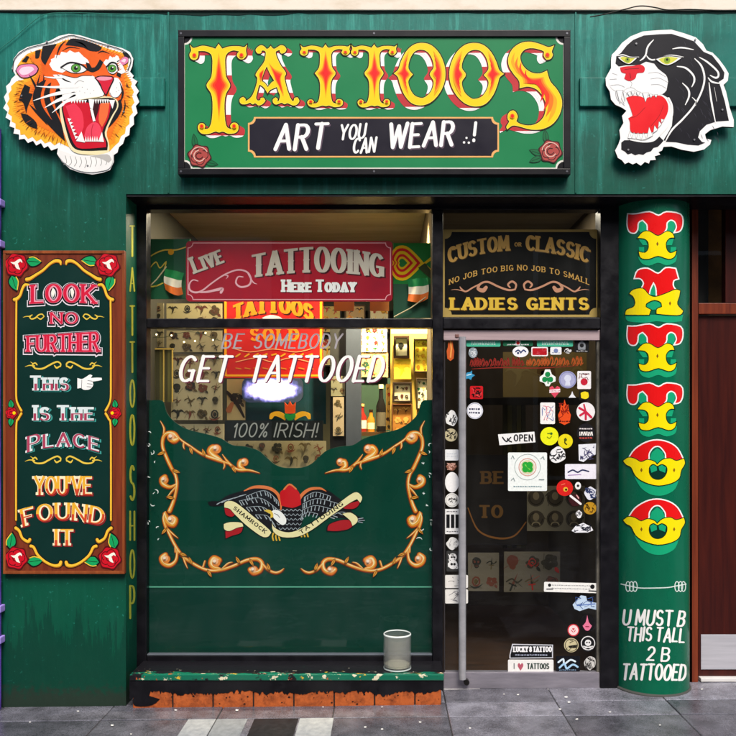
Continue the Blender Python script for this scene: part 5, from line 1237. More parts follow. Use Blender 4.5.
a = Art(plane(YH), .001); PK = paint('#f0b4bc', .45)
for q in ([(198,281,1),(193,280,1.2),(189.5,284,1.5),(190,290,1.8),(196,292.5,1.8),(203,290,1.6),(212,283,1.5),(224,275,1.5),(237,270,1.6),(247,272,1.7),(251,279,1.8),(249,285,1.8),(241,287,1.8),(236,283,1.7),(238,277,1.4),(243,277,1)], [(195,292,1),(206,292,2),(216,290,2.6),(222,289,3.2),(221,292.5,2.6)], [(247,272,.8),(253,282,1.2),(257,284,.4)], [(224,275,.6),(228,276,1),(226,279,.3)]): a.stroke(q, 0, PK, smooth=5)
a.build('white_scroll', live)
cust = thing('hanging_sign', 'black and gold sign lettered CUSTOM CLASSIC LADIES GENTS above the shop door', 'sign', W(520, 316, YH))
b_ = MB(); b_.prism(rect(442.5, 229.5, 598.5, 317), YH, .006, paint('#c9a860', .4, .15), paint('#3a2c12', .5)); b_.build('board', cust)
a = Art(plane(YH), .0006); a.poly(notched(444.8, 232, 596.3, 314.6, 7), paint('#14120f', .35, .25)); a.build('painted_panel', cust)
CU = dict(SLAB, tv=.22, th=.13, serif=.06, gap=.12); GO = paint('#e6b05a', .4, .1); GOB = paint('#f7c948', .4, .08)
wp = lambda x, y: (x + (x - 519) * .0016 * (250 - y) , y + 13.5 * ((x - 519) / 71) ** 2)
for s_, x0, x1 in (('CUSTOM', 449, 509), ('CLASSIC', 526, 588.5)): a = Art(plane(YH), .0014); a.warp = wp; text(a, s_, x0, x1, 250.5, 15.5, CU, paint('#6b4a18', .5), dx=.6, dy=.6); a.layer(); text(a, s_, x0, x1, 250.5, 15.5, CU, GO); a.build('lettering', cust)
a = Art(plane(YH), .0014); text(a, 'OR', 514.5, 521.5, 246.5, 4, dict(CU, gap=.2), GO); a.build('lettering', cust)
a = Art(plane(YH), .0014); a.warp = lambda x, y: (x, y + 15 * ((x - 519) / 71) ** 2); text(a, 'NO JOB TOO BIG NO JOB TO SMALL', 449, 589.5, 270.5, 5.6, dict(SLAB, tv=.18, th=.12, serif=.08, gap=.22, space=.5), GO); a.build('lettering', cust)
a = Art(plane(YH), .0014); text(a, 'LADIES GENTS', 450, 589, 310, 12.5, dict(SLAB, tv=.30, th=.16, serif=.09, gap=.12, space=.6), paint('#8a5a14', .5), dx=.7, dy=.6); a.layer(); text(a, 'LADIES GENTS', 450, 589, 310, 12.5, dict(SLAB, tv=.30, th=.16, serif=.09, gap=.12, space=.6), GOB); a.build('lettering', cust)
a = Art(plane(YH), .0014); PG = paint('#e0a080', .4, .1)
for sg in (1, -1):
    for q in ([(5, 289, 1.6), (4, 284, 2), (8, 281, 2), (12, 284, 1.8), (10, 287, 1.4)], [(5, 289, 1.6), (12, 289.5, 2), (22, 286, 2), (32, 281.5, 2), (39, 283, 2), (42, 288, 3), (37, 290, 4.2), (34, 287, 3.4)], [(39, 283, 1.4), (47, 287, 1.5), (54, 291, 1.6), (58, 289, 1.6), (60, 286.5, 1)], [(57, 290.5, 1), (64, 289, .7), (69, 289.5, .3)]):
        a.stroke([(520 + sg * x, y + .5, w_) for x, y, w_ in q], 0, PG, smooth=5)
a.build('gold_scroll', cust)

# ---------------------------------------------------------------- things behind the window glass
def fl(o): return plane(o)
def motif(a, cx, cy, r, rg, ms):
    """one tattoo flash drawing a few centimetres wide: rose, swallow, dagger, skull or spray"""
    k = rg.randrange(5); m1, m2, m3 = rg.choice(ms), rg.choice(ms), rg.choice(ms)
    def blob(x, y, rx, ry, m, n=9, amp=.16): a.poly(spl([(x + rx * rg.uniform(1 - amp, 1 + amp) * math.cos(i * 6.283 / n), y + ry * rg.uniform(1 - amp, 1 + amp) * math.sin(i * 6.283 / n)) for i in range(n)], 3, True), m); a.layer(.0001)
    if k == 0:
        for t in range(5):
            q = t * 1.257 + rg.random(); blob(cx + r * .5 * math.cos(q), cy + r * .5 * math.sin(q), r * .42, r * .36, m1)
        for t in range(3): a.stroke(ell(cx + rg.uniform(-.2, .2) * r, cy + rg.uniform(-.2, .2) * r, r * (.25 + t * .2), r * (.22 + t * .18), 8, rg.uniform(0, 360), rg.uniform(400, 600)), r * .08, m2)
        leaf(a, cx + r * .5, cy + r * .5, r * .8, r * .4, rg.uniform(10, 60), m3)
    elif k == 1:
        for sg in (1, -1): a.stroke([(cx, cy, r * .3), (cx + sg * r * .55, cy - r * .45, r * .34), (cx + sg * r * 1.1, cy - r * .1, .1)], 0, m1, smooth=4)
        a.stroke([(cx, cy - r * .5, r * .2), (cx + r * .1, cy + r * .1, r * .42), (cx - r * .2, cy + r, .1)], 0, m2, smooth=4)
    elif k == 2:
        d = rg.uniform(-30, 30)
        a.stroke(rot([(cx, cy - r, .1), (cx, cy + r * .3, r * .3), (cx, cy + r * .35, r * .24)], cx, cy, d), 0, m1); a.stroke(rot([(cx - r * .4, cy + r * .35), (cx + r * .4, cy + r * .35)], cx, cy, d), r * .14, m2); a.stroke(rot([(cx, cy + r * .4), (cx, cy + r)], cx, cy, d), r * .2, m2)
        a.stroke([(cx - r * .8, cy), (cx - r * .2, cy - r * .3), (cx + r * .3, cy + r * .1), (cx + r * .8, cy - r * .2)], r * .16, m3, smooth=4)
    elif k == 3:
        blob(cx, cy - r * .15, r * .62, r * .6, m1, 10, .07); blob(cx, cy + r * .5, r * .36, r * .28, m1); 
        for sg in (1, -1): a.dot(cx + sg * r * .25, cy - r * .08, r * .15, m2)
        for i in range(4): a.stroke([(cx - r * .2 + i * r * .13, cy + r * .38), (cx - r * .2 + i * r * .13, cy + r * .62)], r * .05, m2)
    else:
        a.stroke(ell(cx, cy, r * .5, r * .62, 9, rg.uniform(0, 90), rg.uniform(330, 420)), r * .22, m1); blob(cx, cy, r * .3, r * .34, m3)
        a.stroke([(cx - r * .9, cy + r * .5, .1), (cx - r * .3, cy + r * .85, r * .26), (cx + r * .4, cy + r * .7, r * .22), (cx + r * .95, cy + r * .3, .1)], 0, m2, smooth=4)
    for _ in range(2): a.stroke([(cx + rg.uniform(-1, 1) * r, cy + rg.uniform(-1, 1) * r), (cx + rg.uniform(-1, 1) * r, cy + rg.uniform(-1, 1) * r)], r * .05, m2)
def picture(label, box, Y, paper, ms, grid, seed, frame=None, fw=1.6, group='tattoo design pictures inside the window', name='picture', extra=None, cat='picture'):
    x0, y0, x1, y1 = box; t = thing(name, label, cat, W((x0 + x1) / 2, y1, Y), group)
    b_ = MB(); b_.pxbox(x0, y0, x1, y1, Y, .012, paper); b_.build('sheet', t)
    if frame:
        f = MB()
        for q in ((x0 - fw, y0 - fw, x1 + fw, y0), (x0 - fw, y1, x1 + fw, y1 + fw), (x0 - fw, y0 + .01, x0, y1 - .01), (x1, y0 + .01, x1 + fw, y1 - .01)): f.pxbox(*q, Y - .012, .026, frame, .002)
        f.build('frame', t)
    a = Art(plane(Y), .0006); rg = random.Random(seed); cx_, cy_ = grid
    for i in range(cx_):
        for j in range(cy_):
            gx = x0 + (i + .5) * (x1 - x0) / cx_; gy = y0 + (j + .5) * (y1 - y0) / cy_; r = min((x1 - x0) / cx_, (y1 - y0) / cy_) * .47 * rg.uniform(.8, 1.1)
            motif(a, gx + rg.uniform(-1, 1), gy + rg.uniform(-1, 1), r, rg, ms)
    if extra: extra(a)
    a.build('drawing', t); return t
PAP = paint('#aa9f7c', .7, .2, 5); PAP2 = paint('#c4b684', .7, .2, 5); PAPD = paint('#8d8364', .7, .2, 5)
DK = [paint('#3b3526', .6), paint('#57492c', .6), paint('#2a2a22', .6), paint('#6a3a2a', .6)]
COLR = [paint('#b0261c', .5), paint('#1c5a34', .5), paint('#e0a020', .5), paint('#2a2420', .5)]
picture('tall narrow flash sheet at the far left of the window, above the striped screen', (147, 303, 163.5, 347), .75, PAPD, DK, (2, 5), 3)
picture('flash sheet with one row of four dark figures just under the left green panel', (166.5, 303.5, 222, 327.5), .75, PAP2, DK, (4, 2), 4)
picture('flash sheet with a dark sunburst design left of the red banner', (166.5, 330.5, 222, 352), .75, PAP, DK, (4, 2), 9)
picture('large flash sheet of dark roses below the word GET', (171, 354, 222, 420), .76, PAP, DK, (4, 5), 12)
picture('flash sheet half hidden by the left scallop of the green board', (166, 424, 224, 470), .77, PAP, DK, (5, 4), 15)
picture('long flash sheet under the black 100% IRISH strip', (228, 441, 326, 478), .78, PAPD, DK, (7, 3), 17)
sc = thing('striped_screen', 'olive striped screen with gold edging at the left of the window', 'screen', W(160, 400, .70))
b_ = MB()
for i in range(6): b_.pxbox(147.5 + i * 4, 350, 151.3 + i * 4, 402, .70, .012, paint('#6f6a3e' if i % 2 else '#4d4a30', .7, .1))
b_.build('panel', sc); b_ = MB()
for x in (153.5, 163, 171.6): b_.pxbox(x, 349, x + 1.1, 402, .695, .01, paint('#d9b860', .4, .1))
b_.pxbox(147, 348, 173, 349.6, .695, .012, paint('#d9b860', .4, .1)); b_.build('gold_edging', sc)
# green panels with gold ornament, flags
gp = thing('ornament_panel', 'green panel with gold line ornament at the top left of the window', 'panel', W(166, 298, .36))
b_ = MB(); b_.pxbox(147, 239, 190, 299, .36, .01, paint('#1c5a3a', .5, .2)); b_.build('board', gp); a = Art(plane(.36), .0006)
for q in ([(148,258,1),(156,253,1.4),(165,250,1.4),(176,250,1.5),(186,247,1)], [(148,287,1),(156,286,1.4),(163,283,1.2)], [(150,268,1),(156,262,1.2),(160,268,1),(166,262,1.2),(164,270,1)]): a.stroke(q, 0, paint('#d8c04a', .45), smooth=4)
a.dot(171, 252, 3, paint('#e8a820', .4)); a.build('gold_line', gp)
gp = thing('ornament_panel', 'bright green panel with a yellow and red letter at the window top right', 'panel', W(412, 290, .40))
b_ = MB(); b_.pxbox(393.5, 243, 432, 318, .40, .01, paint('#1e8a3a', .45, .12)); b_.build('board', gp); a = Art(plane(.40), .0006)
for k, m_ in ((1.0, YEL), (.84, RED), (.68, YEL), (.5, RED), (.36, YEL), (.24, paint('#1e8a3a', .45))):
    a.poly(spl([(402 + x * k, 263 + y * k) for x, y in ((-12, -6), (-6, -16), (4, -17), (14, -9), (22, 0), (14, 9), (4, 17), (-6, 16), (-12, 6), (-9, 0))], 3, True), m_); a.layer()
a.poly([(418, 268), (425, 263), (432, 272), (432, 280)], paint('#3c4a20', .5)); a.stroke([(432, 258, 3), (424, 264, 2), (432, 272, 3)], 0, YEL); a.poly(rect(393.5, 284, 432, 318), paint('#2c5a44', .5)); a.build('painted_letter', gp)
for lab, pts, Y in (('small Irish flag hanging beside the red sign, upper left of the window', [(165.5, 268.5), (184, 273)], .33), ('small Irish flag hanging below the yellow letter O, upper right of the window', [(407.5, 279.5), (427.5, 277.5)], .36)):
    (ax, ay), (bx, by) = pts; t = thing('irish_flag', lab, 'flag', W(ax, ay + 22, Y), 'small Irish flags in the window')
    cl = MB(); cols = [paint('#1f8a4a', .6), paint('#f3ead2', .6), paint('#e8742a', .6)]; nx, ny = 12, 12
    for j in range(ny + 1):
        for i in range(nx + 1):
            u, v_ = i / nx, j / ny; p = W(ax + (bx - ax) * u + math.sin(v_ * 3) * (-2.2 if ax < 300 else 1.2), ay + (by - ay) * u + v_ * (21 + 3 * math.sin(u * 3)), Y); p.y += .012 * math.sin(u * 9 + v_ * 2); cl.V.append(p)
    for j in range(ny):
        for i in range(nx):
            k = j * (nx + 1) + i; cl.F.append((k, k + nx + 1, k + nx + 2, k + 1)); cl.FM.append(cl.mi(cols[min(2, j * 3 // ny)]))
    cl.build('cloth', t, True)
    st_ = MB(); p0, p1 = W(ax - (18 if ax < 300 else -22), ay + (20 if ax < 300 else 32), Y), W(ax + 1, ay - 2, Y)
    if ax > 300: p0, p1 = W(394, 319 - 2, Y), W(427.5, 296, Y)
    st_.tube([p0, (p0 + p1) / 2 + Vector((0, 0, -.01)), p1], .004, paint('#c8b890', .5)); st_.build('stick', t, True)
for lab, x0, x1 in (('orange paper tag below the red sign, nearer the middle of the window', 334, 354), ('orange paper tag below the red sign, nearer the right flag', 370, 389)):
    b_ = MB(); b_.pxbox(x0, 301.8, x1, 311, .42, .004, paint('#f0904a', .6, .12)); tag(b_.build('paper_tag'), lab, 'tag', 'orange paper tags')
# red banner
YR = .80
bn = thing('wall_banner', 'bright red banner with orange TATTOOS lettering and yellow edges behind the window', 'banner', W(273, 378, YR))
b_ = MB(); b_.pxbox(224, 280, 323, 378, YR, .01, paint('#c8201c', .5, .12, 4)); b_.build('cloth', bn)
a = Art(plane(YR), .0006)
for x in (225.5, 321): a.poly(rect(x - 1.2, 282, x + 1.2, 376), paint('#f7a81c', .5))
a.poly(rect(226, 374.5, 321, 376.5), paint('#f7a81c', .5)); a.build('yellow_edge', bn)
a = Art(plane(YR), .0008); a.warp = lambda x, y: (x, y + 9 * ((x - 273) / 42) ** 2)
TB = dict(SLAB, tv=.28, th=.16, serif=.07, gap=.1)
text(a, 'TATTOOS', 233, 313, 313, 16, TB, paint('#3a1408', .5), dx=1.2, dy=1); a.layer(); text(a, 'TATTOOS', 233, 313, 313, 16, TB, paint('#f8901c', .5)); a.warp = None
text(a, 'SOLD', 250, 299, 341, 13, dict(TB, gap=.3), paint('#f0901c', .5))
a.poly(spl([(262, 318), (270, 315), (280, 317), (286, 322), (272, 322)], 3, True), paint('#f0e8e0', .5))
for q in ([(232,348),(250,352),(273,349),(296,352),(314,348)], [(236,362),(256,358),(273,362),(290,358),(310,362)]): a.stroke(q, .9, paint('#f3a070', .5), smooth=4)
rg = random.Random(6)
for x in range(236, 312, 9): a.stroke([(x, 356 + rg.uniform(-1, 1)), (x + 4, 354)], 1.6, paint('#e8a024', .5)); a.stroke([(x, 368), (x + 5, 369)], 1.2, paint('#d0782a', .5))
a.build('lettering', bn)
# black strip 100% IRISH
YI = .62
ir = thing('hanging_sign', 'black strip hand lettered 100% IRISH! below the bright lamp', 'sign', W(275, 441, YI))
b_ = MB(); b_.pxbox(225, 420.5, 323, 440.5, YI, .008, paint('#1b201e', .45, .2)); b_.build('board', ir)
a = Art(plane(YI), .0006); text(a, '100% IRISH!', 232, 317, 437, 13.5, dict(BRUSH, tv=.10, th=.10, slant=.22), paint('#a8aca8', .5)); a.build('lettering', ir)
# bright light box, claddagh ornament, poster, shelves
b_ = MB(); b_.pxbox(246, 372, 326, 424, 1.05, .02, two_tone('dark_green_glass_panel', '#12302c', '#1e3a44', 4, (1, 1, 1), .3, .7, .15, 0)); pn = tag(b_.build('dark_panel'), 'dark green panel behind the bright lamp', 'panel')
b_ = MB()
for x in (270.5, 308.5): b_.pxbox(x, 372, x + 1, 424, 1.045, .004, paint('#8aa0a0', .4))
tag(b_.build('panel_edging'), 'thin pale upright strips on the dark green panel', 'edging') if False else None
lamp = thing('neon_lamp', 'glaring white and violet neon lamp under the red banner', 'lamp', W(276, 402, .95)); rg = random.Random(12)
def neon_mat():
    """white-hot middle; the soft violet glare round the neon is painted into the emission"""
    m, n, l, b = newmat('neon_glow'); tc = n.new('ShaderNodeTexCoord'); mp = n.new('ShaderNodeMapping'); k = (D + .95) / D * S
    mp.inputs['Location'].default_value = (4 / 31, 0, -12.5 / 13.5); mp.inputs['Scale'].default_value = (1 / (31 * k), 0, 1 / (13.5 * k))
    ln_ = n.new('ShaderNodeVectorMath'); ln_.operation = 'LENGTH'; ns = n.new('ShaderNodeTexNoise'); ns.inputs['Scale'].default_value = 22; l.new(tc.outputs['Object'], ns.inputs['Vector'])
    l.new(tc.outputs['Object'], mp.inputs[0]); l.new(mp.outputs[0], ln_.inputs[0])
    ad = n.new('ShaderNodeMath'); ad.operation = 'MULTIPLY_ADD'; l.new(ns.outputs['Fac'], ad.inputs[0]); ad.inputs[1].default_value = .5; l.new(ln_.outputs['Value'], ad.inputs[2])
    sc_ = n.new('ShaderNodeMath'); sc_.operation = 'MULTIPLY'; sc_.inputs[1].default_value = 1 / 1.4; l.new(ad.outputs[0], sc_.inputs[0])
    cr = n.new('ShaderNodeValToRGB'); l.new(sc_.outputs[0], cr.inputs[0]); e = cr.color_ramp.elements
    e[0].position = .75 / 1.4; e[0].color = (4, 3.8, 4.2, 1); e[1].position = 1.26 / 1.4; e[1].color = (.012, .016, .03, 1)
    for p_, c_ in ((.92 / 1.4, (1.1, .95, 1.5, 1)), (1.04 / 1.4, (.34, .28, .75, 1)), (1.15 / 1.4, (.07, .07, .2, 1))):
        x = cr.color_ramp.elements.new(p_); x.color = c_
    b.inputs['Base Color'].default_value = (.02, .03, .04, 1); l.new(cr.outputs[0], b.inputs['Emission Color']); b.inputs['Emission Strength'].default_value = 1.0
    return m
b_ = MB(); b_.prism(notched(242, 376.8, 303, 402.5, 8, concave=False), .95, .03, neon_mat(), paint('#1a1a24', .5)); b_.build('glow_panel', lamp)  # flat panel carrying the painted glare of the neon
dn = thing('heart_ornament', 'painted crowned green heart held by two yellow hands above the 100% IRISH strip', 'ornament', W(290, 422, .66))
b_ = MB()
for sg in (1, -1): b_.prism(spl([(290 + sg * x, y) for x, y in ((4, 416), (9, 412), (15, 411.5), (20, 414), (20.5, 419), (18, 419), (15.5, 416), (10, 417.5), (5, 420.5))], 3, True), .66, .008, paint('#f2b022', .5, .1))
b_.build('hand', dn); b_ = MB(); b_.prism(spl([(290, 421.5), (284.6, 417), (285, 413), (290, 414.5), (295, 413), (295.4, 417)], 3, True), .655, .008, paint('#1f8a3a', .5)); b_.build('heart', dn)
b_ = MB(); b_.prism([(285, 413.5), (284.5, 402), (287.5, 405.5), (290, 401), (292.5, 405.5), (295.5, 402), (295, 413.5)], .657, .008, paint('#e8501c', .5)); b_.build('crown', dn)
picture('cream poster with a dark slanting figure left of the bright lamp', (227, 379, 245, 420), .98, paint('#e3cc8e', .7), DK, (1, 1), 8, extra=lambda a: (a.stroke([(227, 392, 3), (236, 402, 4), (244, 417, 2)], 0, paint('#3a2a1a', .6), smooth=3), a.stroke([(229, 410, 6), (232, 404, 4)], 0, paint('#c87a4a', .6))))
dkp = two_tone('slate_blue_post', '#3d4450', '#2c323c', 3, (1, 1, .4), .3, .7, .6, 0)
b_ = MB(); b_.pxbox(346, 318, 361, 470, .92, .12, dkp); b_.pxbox(330, 318, 345.8, 470, .96, .1, paint('#2a2a28', .6, .2)); tag(b_.build('room_post'), 'slate grey post in the room right of the red banner', 'post')
picture('long carved plaque on the dark post below the letter O of TATTOOED', (333, 397, 344, 436), .93, paint('#9a8a70', .7, .15), DK, (1, 3), 31, name='plaque', group=None, cat='plaque')
picture('patterned leaf plaque on the dark post behind the word TATTOOED', (331, 376, 345, 396), .94, paint('#77745c', .7, .15), DK, (2, 2), 32, name='plaque', group=None, cat='plaque')
picture('colourful white and red poster in the upper right of the room', (349, 328, 387, 352), 1.35, paint('#f4e4b4', .7), COLR, (5, 4), 33)
picture('orange and red poster below the colourful white poster', (360, 353, 388, 377), 1.36, paint('#e8b060', .7), COLR, (3, 3), 36)
b_ = MB(); b_.pxbox(349, 378, 392, 440, 1.4, .02, two_tone('dark_green_alcove', '#24402a', '#16281c', 3, (1, 1, 1), .3, .7, .7, 0)); tag(b_.build('alcove_panel'), 'dark green panel behind the bottles in the room', 'panel')
b_ = MB(); b_.pxbox(349, 432, 392, 436, 1.10, .26, paint('#4a3218', .5)); tag(b_.build('shelf'), 'brown shelf carrying two bottles inside the shop', 'shelf')
zsf = W(0, 432, 1.10).z
def bottle(label, px, h, r, cols, Y=1.2):
    p = W(px, 432, Y); t = thing('bottle', label, 'bottle', (p.x, Y, zsf), 'bottles on the shop shelf')
    b_ = MB(); b_.lathe(p.x, Y, [(.001, zsf), (r, zsf), (r, zsf + h * .55), (r * .45, zsf + h * .72), (r * .38, zsf + h * .93), (.001, zsf + h * .93)], paint(cols[0], .2, .2), 20); b_.build('glass_body', t, True)
    b_ = MB(); b_.lathe(p.x, Y, [(r * 1.02, zsf + h * .12), (r * 1.02, zsf + h * .42)], paint(cols[1], .6, .1), 20); b_.build('paper_label', t, True)
    b_ = MB(); b_.lathe(p.x, Y, [(.001, zsf + h * 1.02), (r * .5, zsf + h * 1.02), (r * .5, zsf + h * .93)], paint(cols[2], .4), 20); b_.build('cap', t, True)
bottle('shorter red bottle with a cream label on the shelf', 362, .20, .034, ('#7a2018', '#e8d8b0', '#f0b060'))
bottle('taller black bottle with a pale cap on the shelf', 381, .34, .036, ('#181614', '#5a5240', '#f0dca8'))
# lit wall of pictures
YP = .85
picture('small dark framed drawing, top left of the lit picture wall', (396, 338, 407, 355.5), YP, paint('#f4e8c8', .6), DK, (1, 1), 41, paint('#3a2616', .5), 2.4, 'framed pictures on the lit wall')
picture('yellow round emblem print under the small dark framed drawing', (394, 359, 411, 379), YP, paint('#f6cc3a', .6), [paint('#e0b020', .5), paint('#f8d858', .5)], (1, 1), 42, None, 0, 'framed pictures on the lit wall')
picture('dark framed print of busy black motifs, third down on the lit wall', (394.5, 384, 410, 400.5), YP, paint('#efe0b4', .6), DK, (3, 2), 43, paint('#2e2014', .5), 1.8, 'framed pictures on the lit wall')
picture('brown and orange print, lowest on the lit picture wall', (393, 405, 411, 436), YP, paint('#b5762e', .6, .2), [paint('#5a2e14', .5), paint('#e0a850', .5), paint('#3a1c10', .5)], (2, 3), 44, paint('#6a3c1c', .5), 1.0, 'framed pictures on the lit wall')
picture('large yellow flash sheet at the right edge of the lit wall', (415, 340, 433, 371), YP, paint('#f8d840', .6), [paint('#d8a020', .5), paint('#b07820', .5)], (3, 5), 45, paint('#3a2c16', .5), 1.4, 'framed pictures on the lit wall')
picture('white flash sheet of small motifs beside the right window frame', (417.5, 379.5, 433, 408), YP, paint('#f6ecc8', .6), DK + COLR, (4, 5), 46, paint('#3a2c16', .5), 1.4, 'framed pictures on the lit wall')
b_ = MB(); b_.pxbox(390.5, 328.5, 436, 450, YP + .03, .02, paint('#d8b050', .6, .15, 4)); tag(b_.build('picture_wall_panel'), 'yellow lit wall panel behind the framed pictures', 'wall panel')
k = 0; rows = {0: 'top', 1: 'second', 2: 'third', 3: 'lowest'}; side = ['behind the red banner edge', 'left of the slate post', 'right of the slate post', 'just left of the lit wall']
for r_ in range(4):
    for c_ in range(7):
        x0 = 226 + c_ * 24; y0 = 306 + r_ * 33
        lab = 'small framed design deep in the room, ' + rows[r_] + ' row, ' + ['first', 'second', 'third', 'fourth', 'fifth', 'sixth', 'seventh'][c_] + ' from the left'
        if (c_, r_) in ((4, 0), (5, 0), (6, 0), (4, 1), (6, 1), (5, 1), (6, 2), (1, 2), (2, 2), (3, 2)):
            k += 1; picture(lab, (x0, y0, x0 + 18, y0 + 26), 2.55, paint(['#d8c890', '#c0a868', '#b89a70', '#e0d4b0'][k % 4], .7, .15), DK + COLR, (2, 3), 70 + k, paint(['#2a1c10', '#14110e', '#4a3218'][k % 3], .5), 1.4, 'small framed designs on the back wall')
picture('orange edged leaflet rack panel between the bottles and the lit wall', (386, 384, 391, 430), 1.0, paint('#c89a48', .7, .15), DK + COLR, (1, 6), 91, None, 0, None)
b_ = MB(); b_.pxbox(391, 329, 434, 334, .80, .02, paint('#f0d890', .6, .1)); tag(b_.build('wall_rail'), 'pale strip for the white lit band along the top of the picture wall', 'rail')  # white lit band made as a pale painted strip
bottle('small amber bottle between the two others on the shelf', 371, .16, .03, ('#a8641c', '#e0cc98', '#2a1a10'), 1.24)
# fairy lights
fx = thing('fairy_lights', 'string of tiny warm fairy lights across the top left of the room', 'lights', W(148, 340, .66))
pts = [W(x, 333 + 4 * math.sin(x * .09) + (x - 147) * .06, .66) for x in range(147, 226, 6)]
b_ = MB(); b_.tube(pts, .0015, paint('#2a3a24', .6), 6); b_.build('wire', fx, True)
for x, y in ((147.5, 334), (156.5, 334.5), (171.5, 335.5), (195, 341), (205.5, 333), (184, 342), (213, 340)):
    b_ = MB(); p = W(x, y, .655); b_.lathe(p.x, p.y, [(.0005, p.z - .006), (.005, p.z - .003), (.006, p.z), (.005, p.z + .003), (.0005, p.z + .006)], glow('#ffe2a0', 4.0), 10); b_.build('bulb', fx, True)
# ceiling spotlight, then two added fill lights without fittings
for px, Y, lab in ((405, .62, 'round ceiling spotlight near the top right of the window'),):
    p = Vector(((px - PX) * S * (D + Y) / D, Y, 3.098)); t = thing('ceiling_spotlight', lab, 'spotlight', p)
    b_ = MB(); b_.lathe(p.x, p.y, [(.001, p.z - .02), (.045, p.z - .02)], glow('#fff0d0', 8.0), 24); b_.build('lens', t)
    b_ = MB(); b_.lathe(p.x, p.y, [(.046, p.z - .026), (.06, p.z - .026), (.066, p.z)], paint('#d8d4cc', .4), 24); b_.build('housing', t, True)
    d_ = bpy.data.lights.new('spotlight_lamp', 'SPOT'); d_.energy = 480; d_.spot_size = R(95); d_.spot_blend = .8; d_.color = (1, .82, .52); d_.shadow_soft_size = .045
    o = bpy.data.objects.new('spotlight_lamp', d_); COL.objects.link(o); o.parent = t; o.location = (0, 0, -.04)
    o.rotation_euler = Vector((.0, -.28, 1)).to_track_quat('Z', 'Y').to_euler()
d_ = bpy.data.lights.new('room_fill_light', 'AREA'); d_.energy = 48; d_.size = .9; d_.color = (1, .84, .6)  # added fill that brightens the room, no fitting
o = bpy.data.objects.new('room_fill_light', d_); COL.objects.link(o); o.location = (-.75, .75, 3.07); o.rotation_euler = (R(6), 0, 0)
d_ = bpy.data.lights.new('doorway_fill_light', 'AREA'); d_.energy = 6; d_.size = .5; d_.color = (1, .88, .7)  # added weak fill so the doorway is less black, no fitting
o = bpy.data.objects.new('doorway_fill_light', d_); COL.objects.link(o); o.location = (.95, .75, 3.07)
# ---------------------------------------------------------------- inside the doorway
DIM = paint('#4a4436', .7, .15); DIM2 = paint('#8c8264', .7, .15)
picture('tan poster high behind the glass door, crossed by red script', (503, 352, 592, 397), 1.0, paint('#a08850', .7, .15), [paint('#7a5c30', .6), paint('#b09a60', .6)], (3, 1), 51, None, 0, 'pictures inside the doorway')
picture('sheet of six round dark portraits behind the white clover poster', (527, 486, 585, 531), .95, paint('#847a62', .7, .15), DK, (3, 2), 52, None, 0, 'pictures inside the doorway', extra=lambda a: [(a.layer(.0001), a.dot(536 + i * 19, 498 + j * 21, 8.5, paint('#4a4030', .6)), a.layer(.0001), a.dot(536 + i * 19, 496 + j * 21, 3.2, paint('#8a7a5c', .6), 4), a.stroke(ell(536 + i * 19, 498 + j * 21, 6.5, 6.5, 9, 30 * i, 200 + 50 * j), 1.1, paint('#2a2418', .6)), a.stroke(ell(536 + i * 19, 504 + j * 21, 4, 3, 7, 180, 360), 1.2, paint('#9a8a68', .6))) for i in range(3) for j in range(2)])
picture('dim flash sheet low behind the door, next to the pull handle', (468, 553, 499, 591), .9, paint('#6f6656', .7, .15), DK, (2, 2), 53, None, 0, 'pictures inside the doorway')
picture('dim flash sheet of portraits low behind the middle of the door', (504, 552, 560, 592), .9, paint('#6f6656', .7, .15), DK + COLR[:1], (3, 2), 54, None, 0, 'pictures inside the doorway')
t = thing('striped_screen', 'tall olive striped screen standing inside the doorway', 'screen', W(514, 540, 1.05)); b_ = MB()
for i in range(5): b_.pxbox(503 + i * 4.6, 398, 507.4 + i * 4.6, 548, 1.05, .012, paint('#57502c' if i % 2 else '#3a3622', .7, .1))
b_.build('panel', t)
t = thing('hanging_sign', 'dark board with dull gold brown letters deep inside the doorway', 'sign', W(490, 545, .92)); b_ = MB(); b_.pxbox(467, 455, 527, 545, .92, .015, paint('#1c1714', .5, .3)); b_.build('board', t)
a = Art(plane(.92), .0006); text(a, 'BE', 481, 504, 484, 13, WS2, paint('#6a4a24', .5)); text(a, 'TO', 479, 503, 518, 13, WS2, paint('#6a4a24', .5))  # letters in one dull gold brown
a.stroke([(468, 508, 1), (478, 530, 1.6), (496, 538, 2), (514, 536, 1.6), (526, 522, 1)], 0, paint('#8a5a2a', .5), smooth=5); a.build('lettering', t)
b_ = MB(); b_.pxbox(467, 398, 600, 405, 1.0, .02, paint('#191512', .5)); tag(b_.build('door_beam'), 'black beam across the back of the doorway', 'beam')

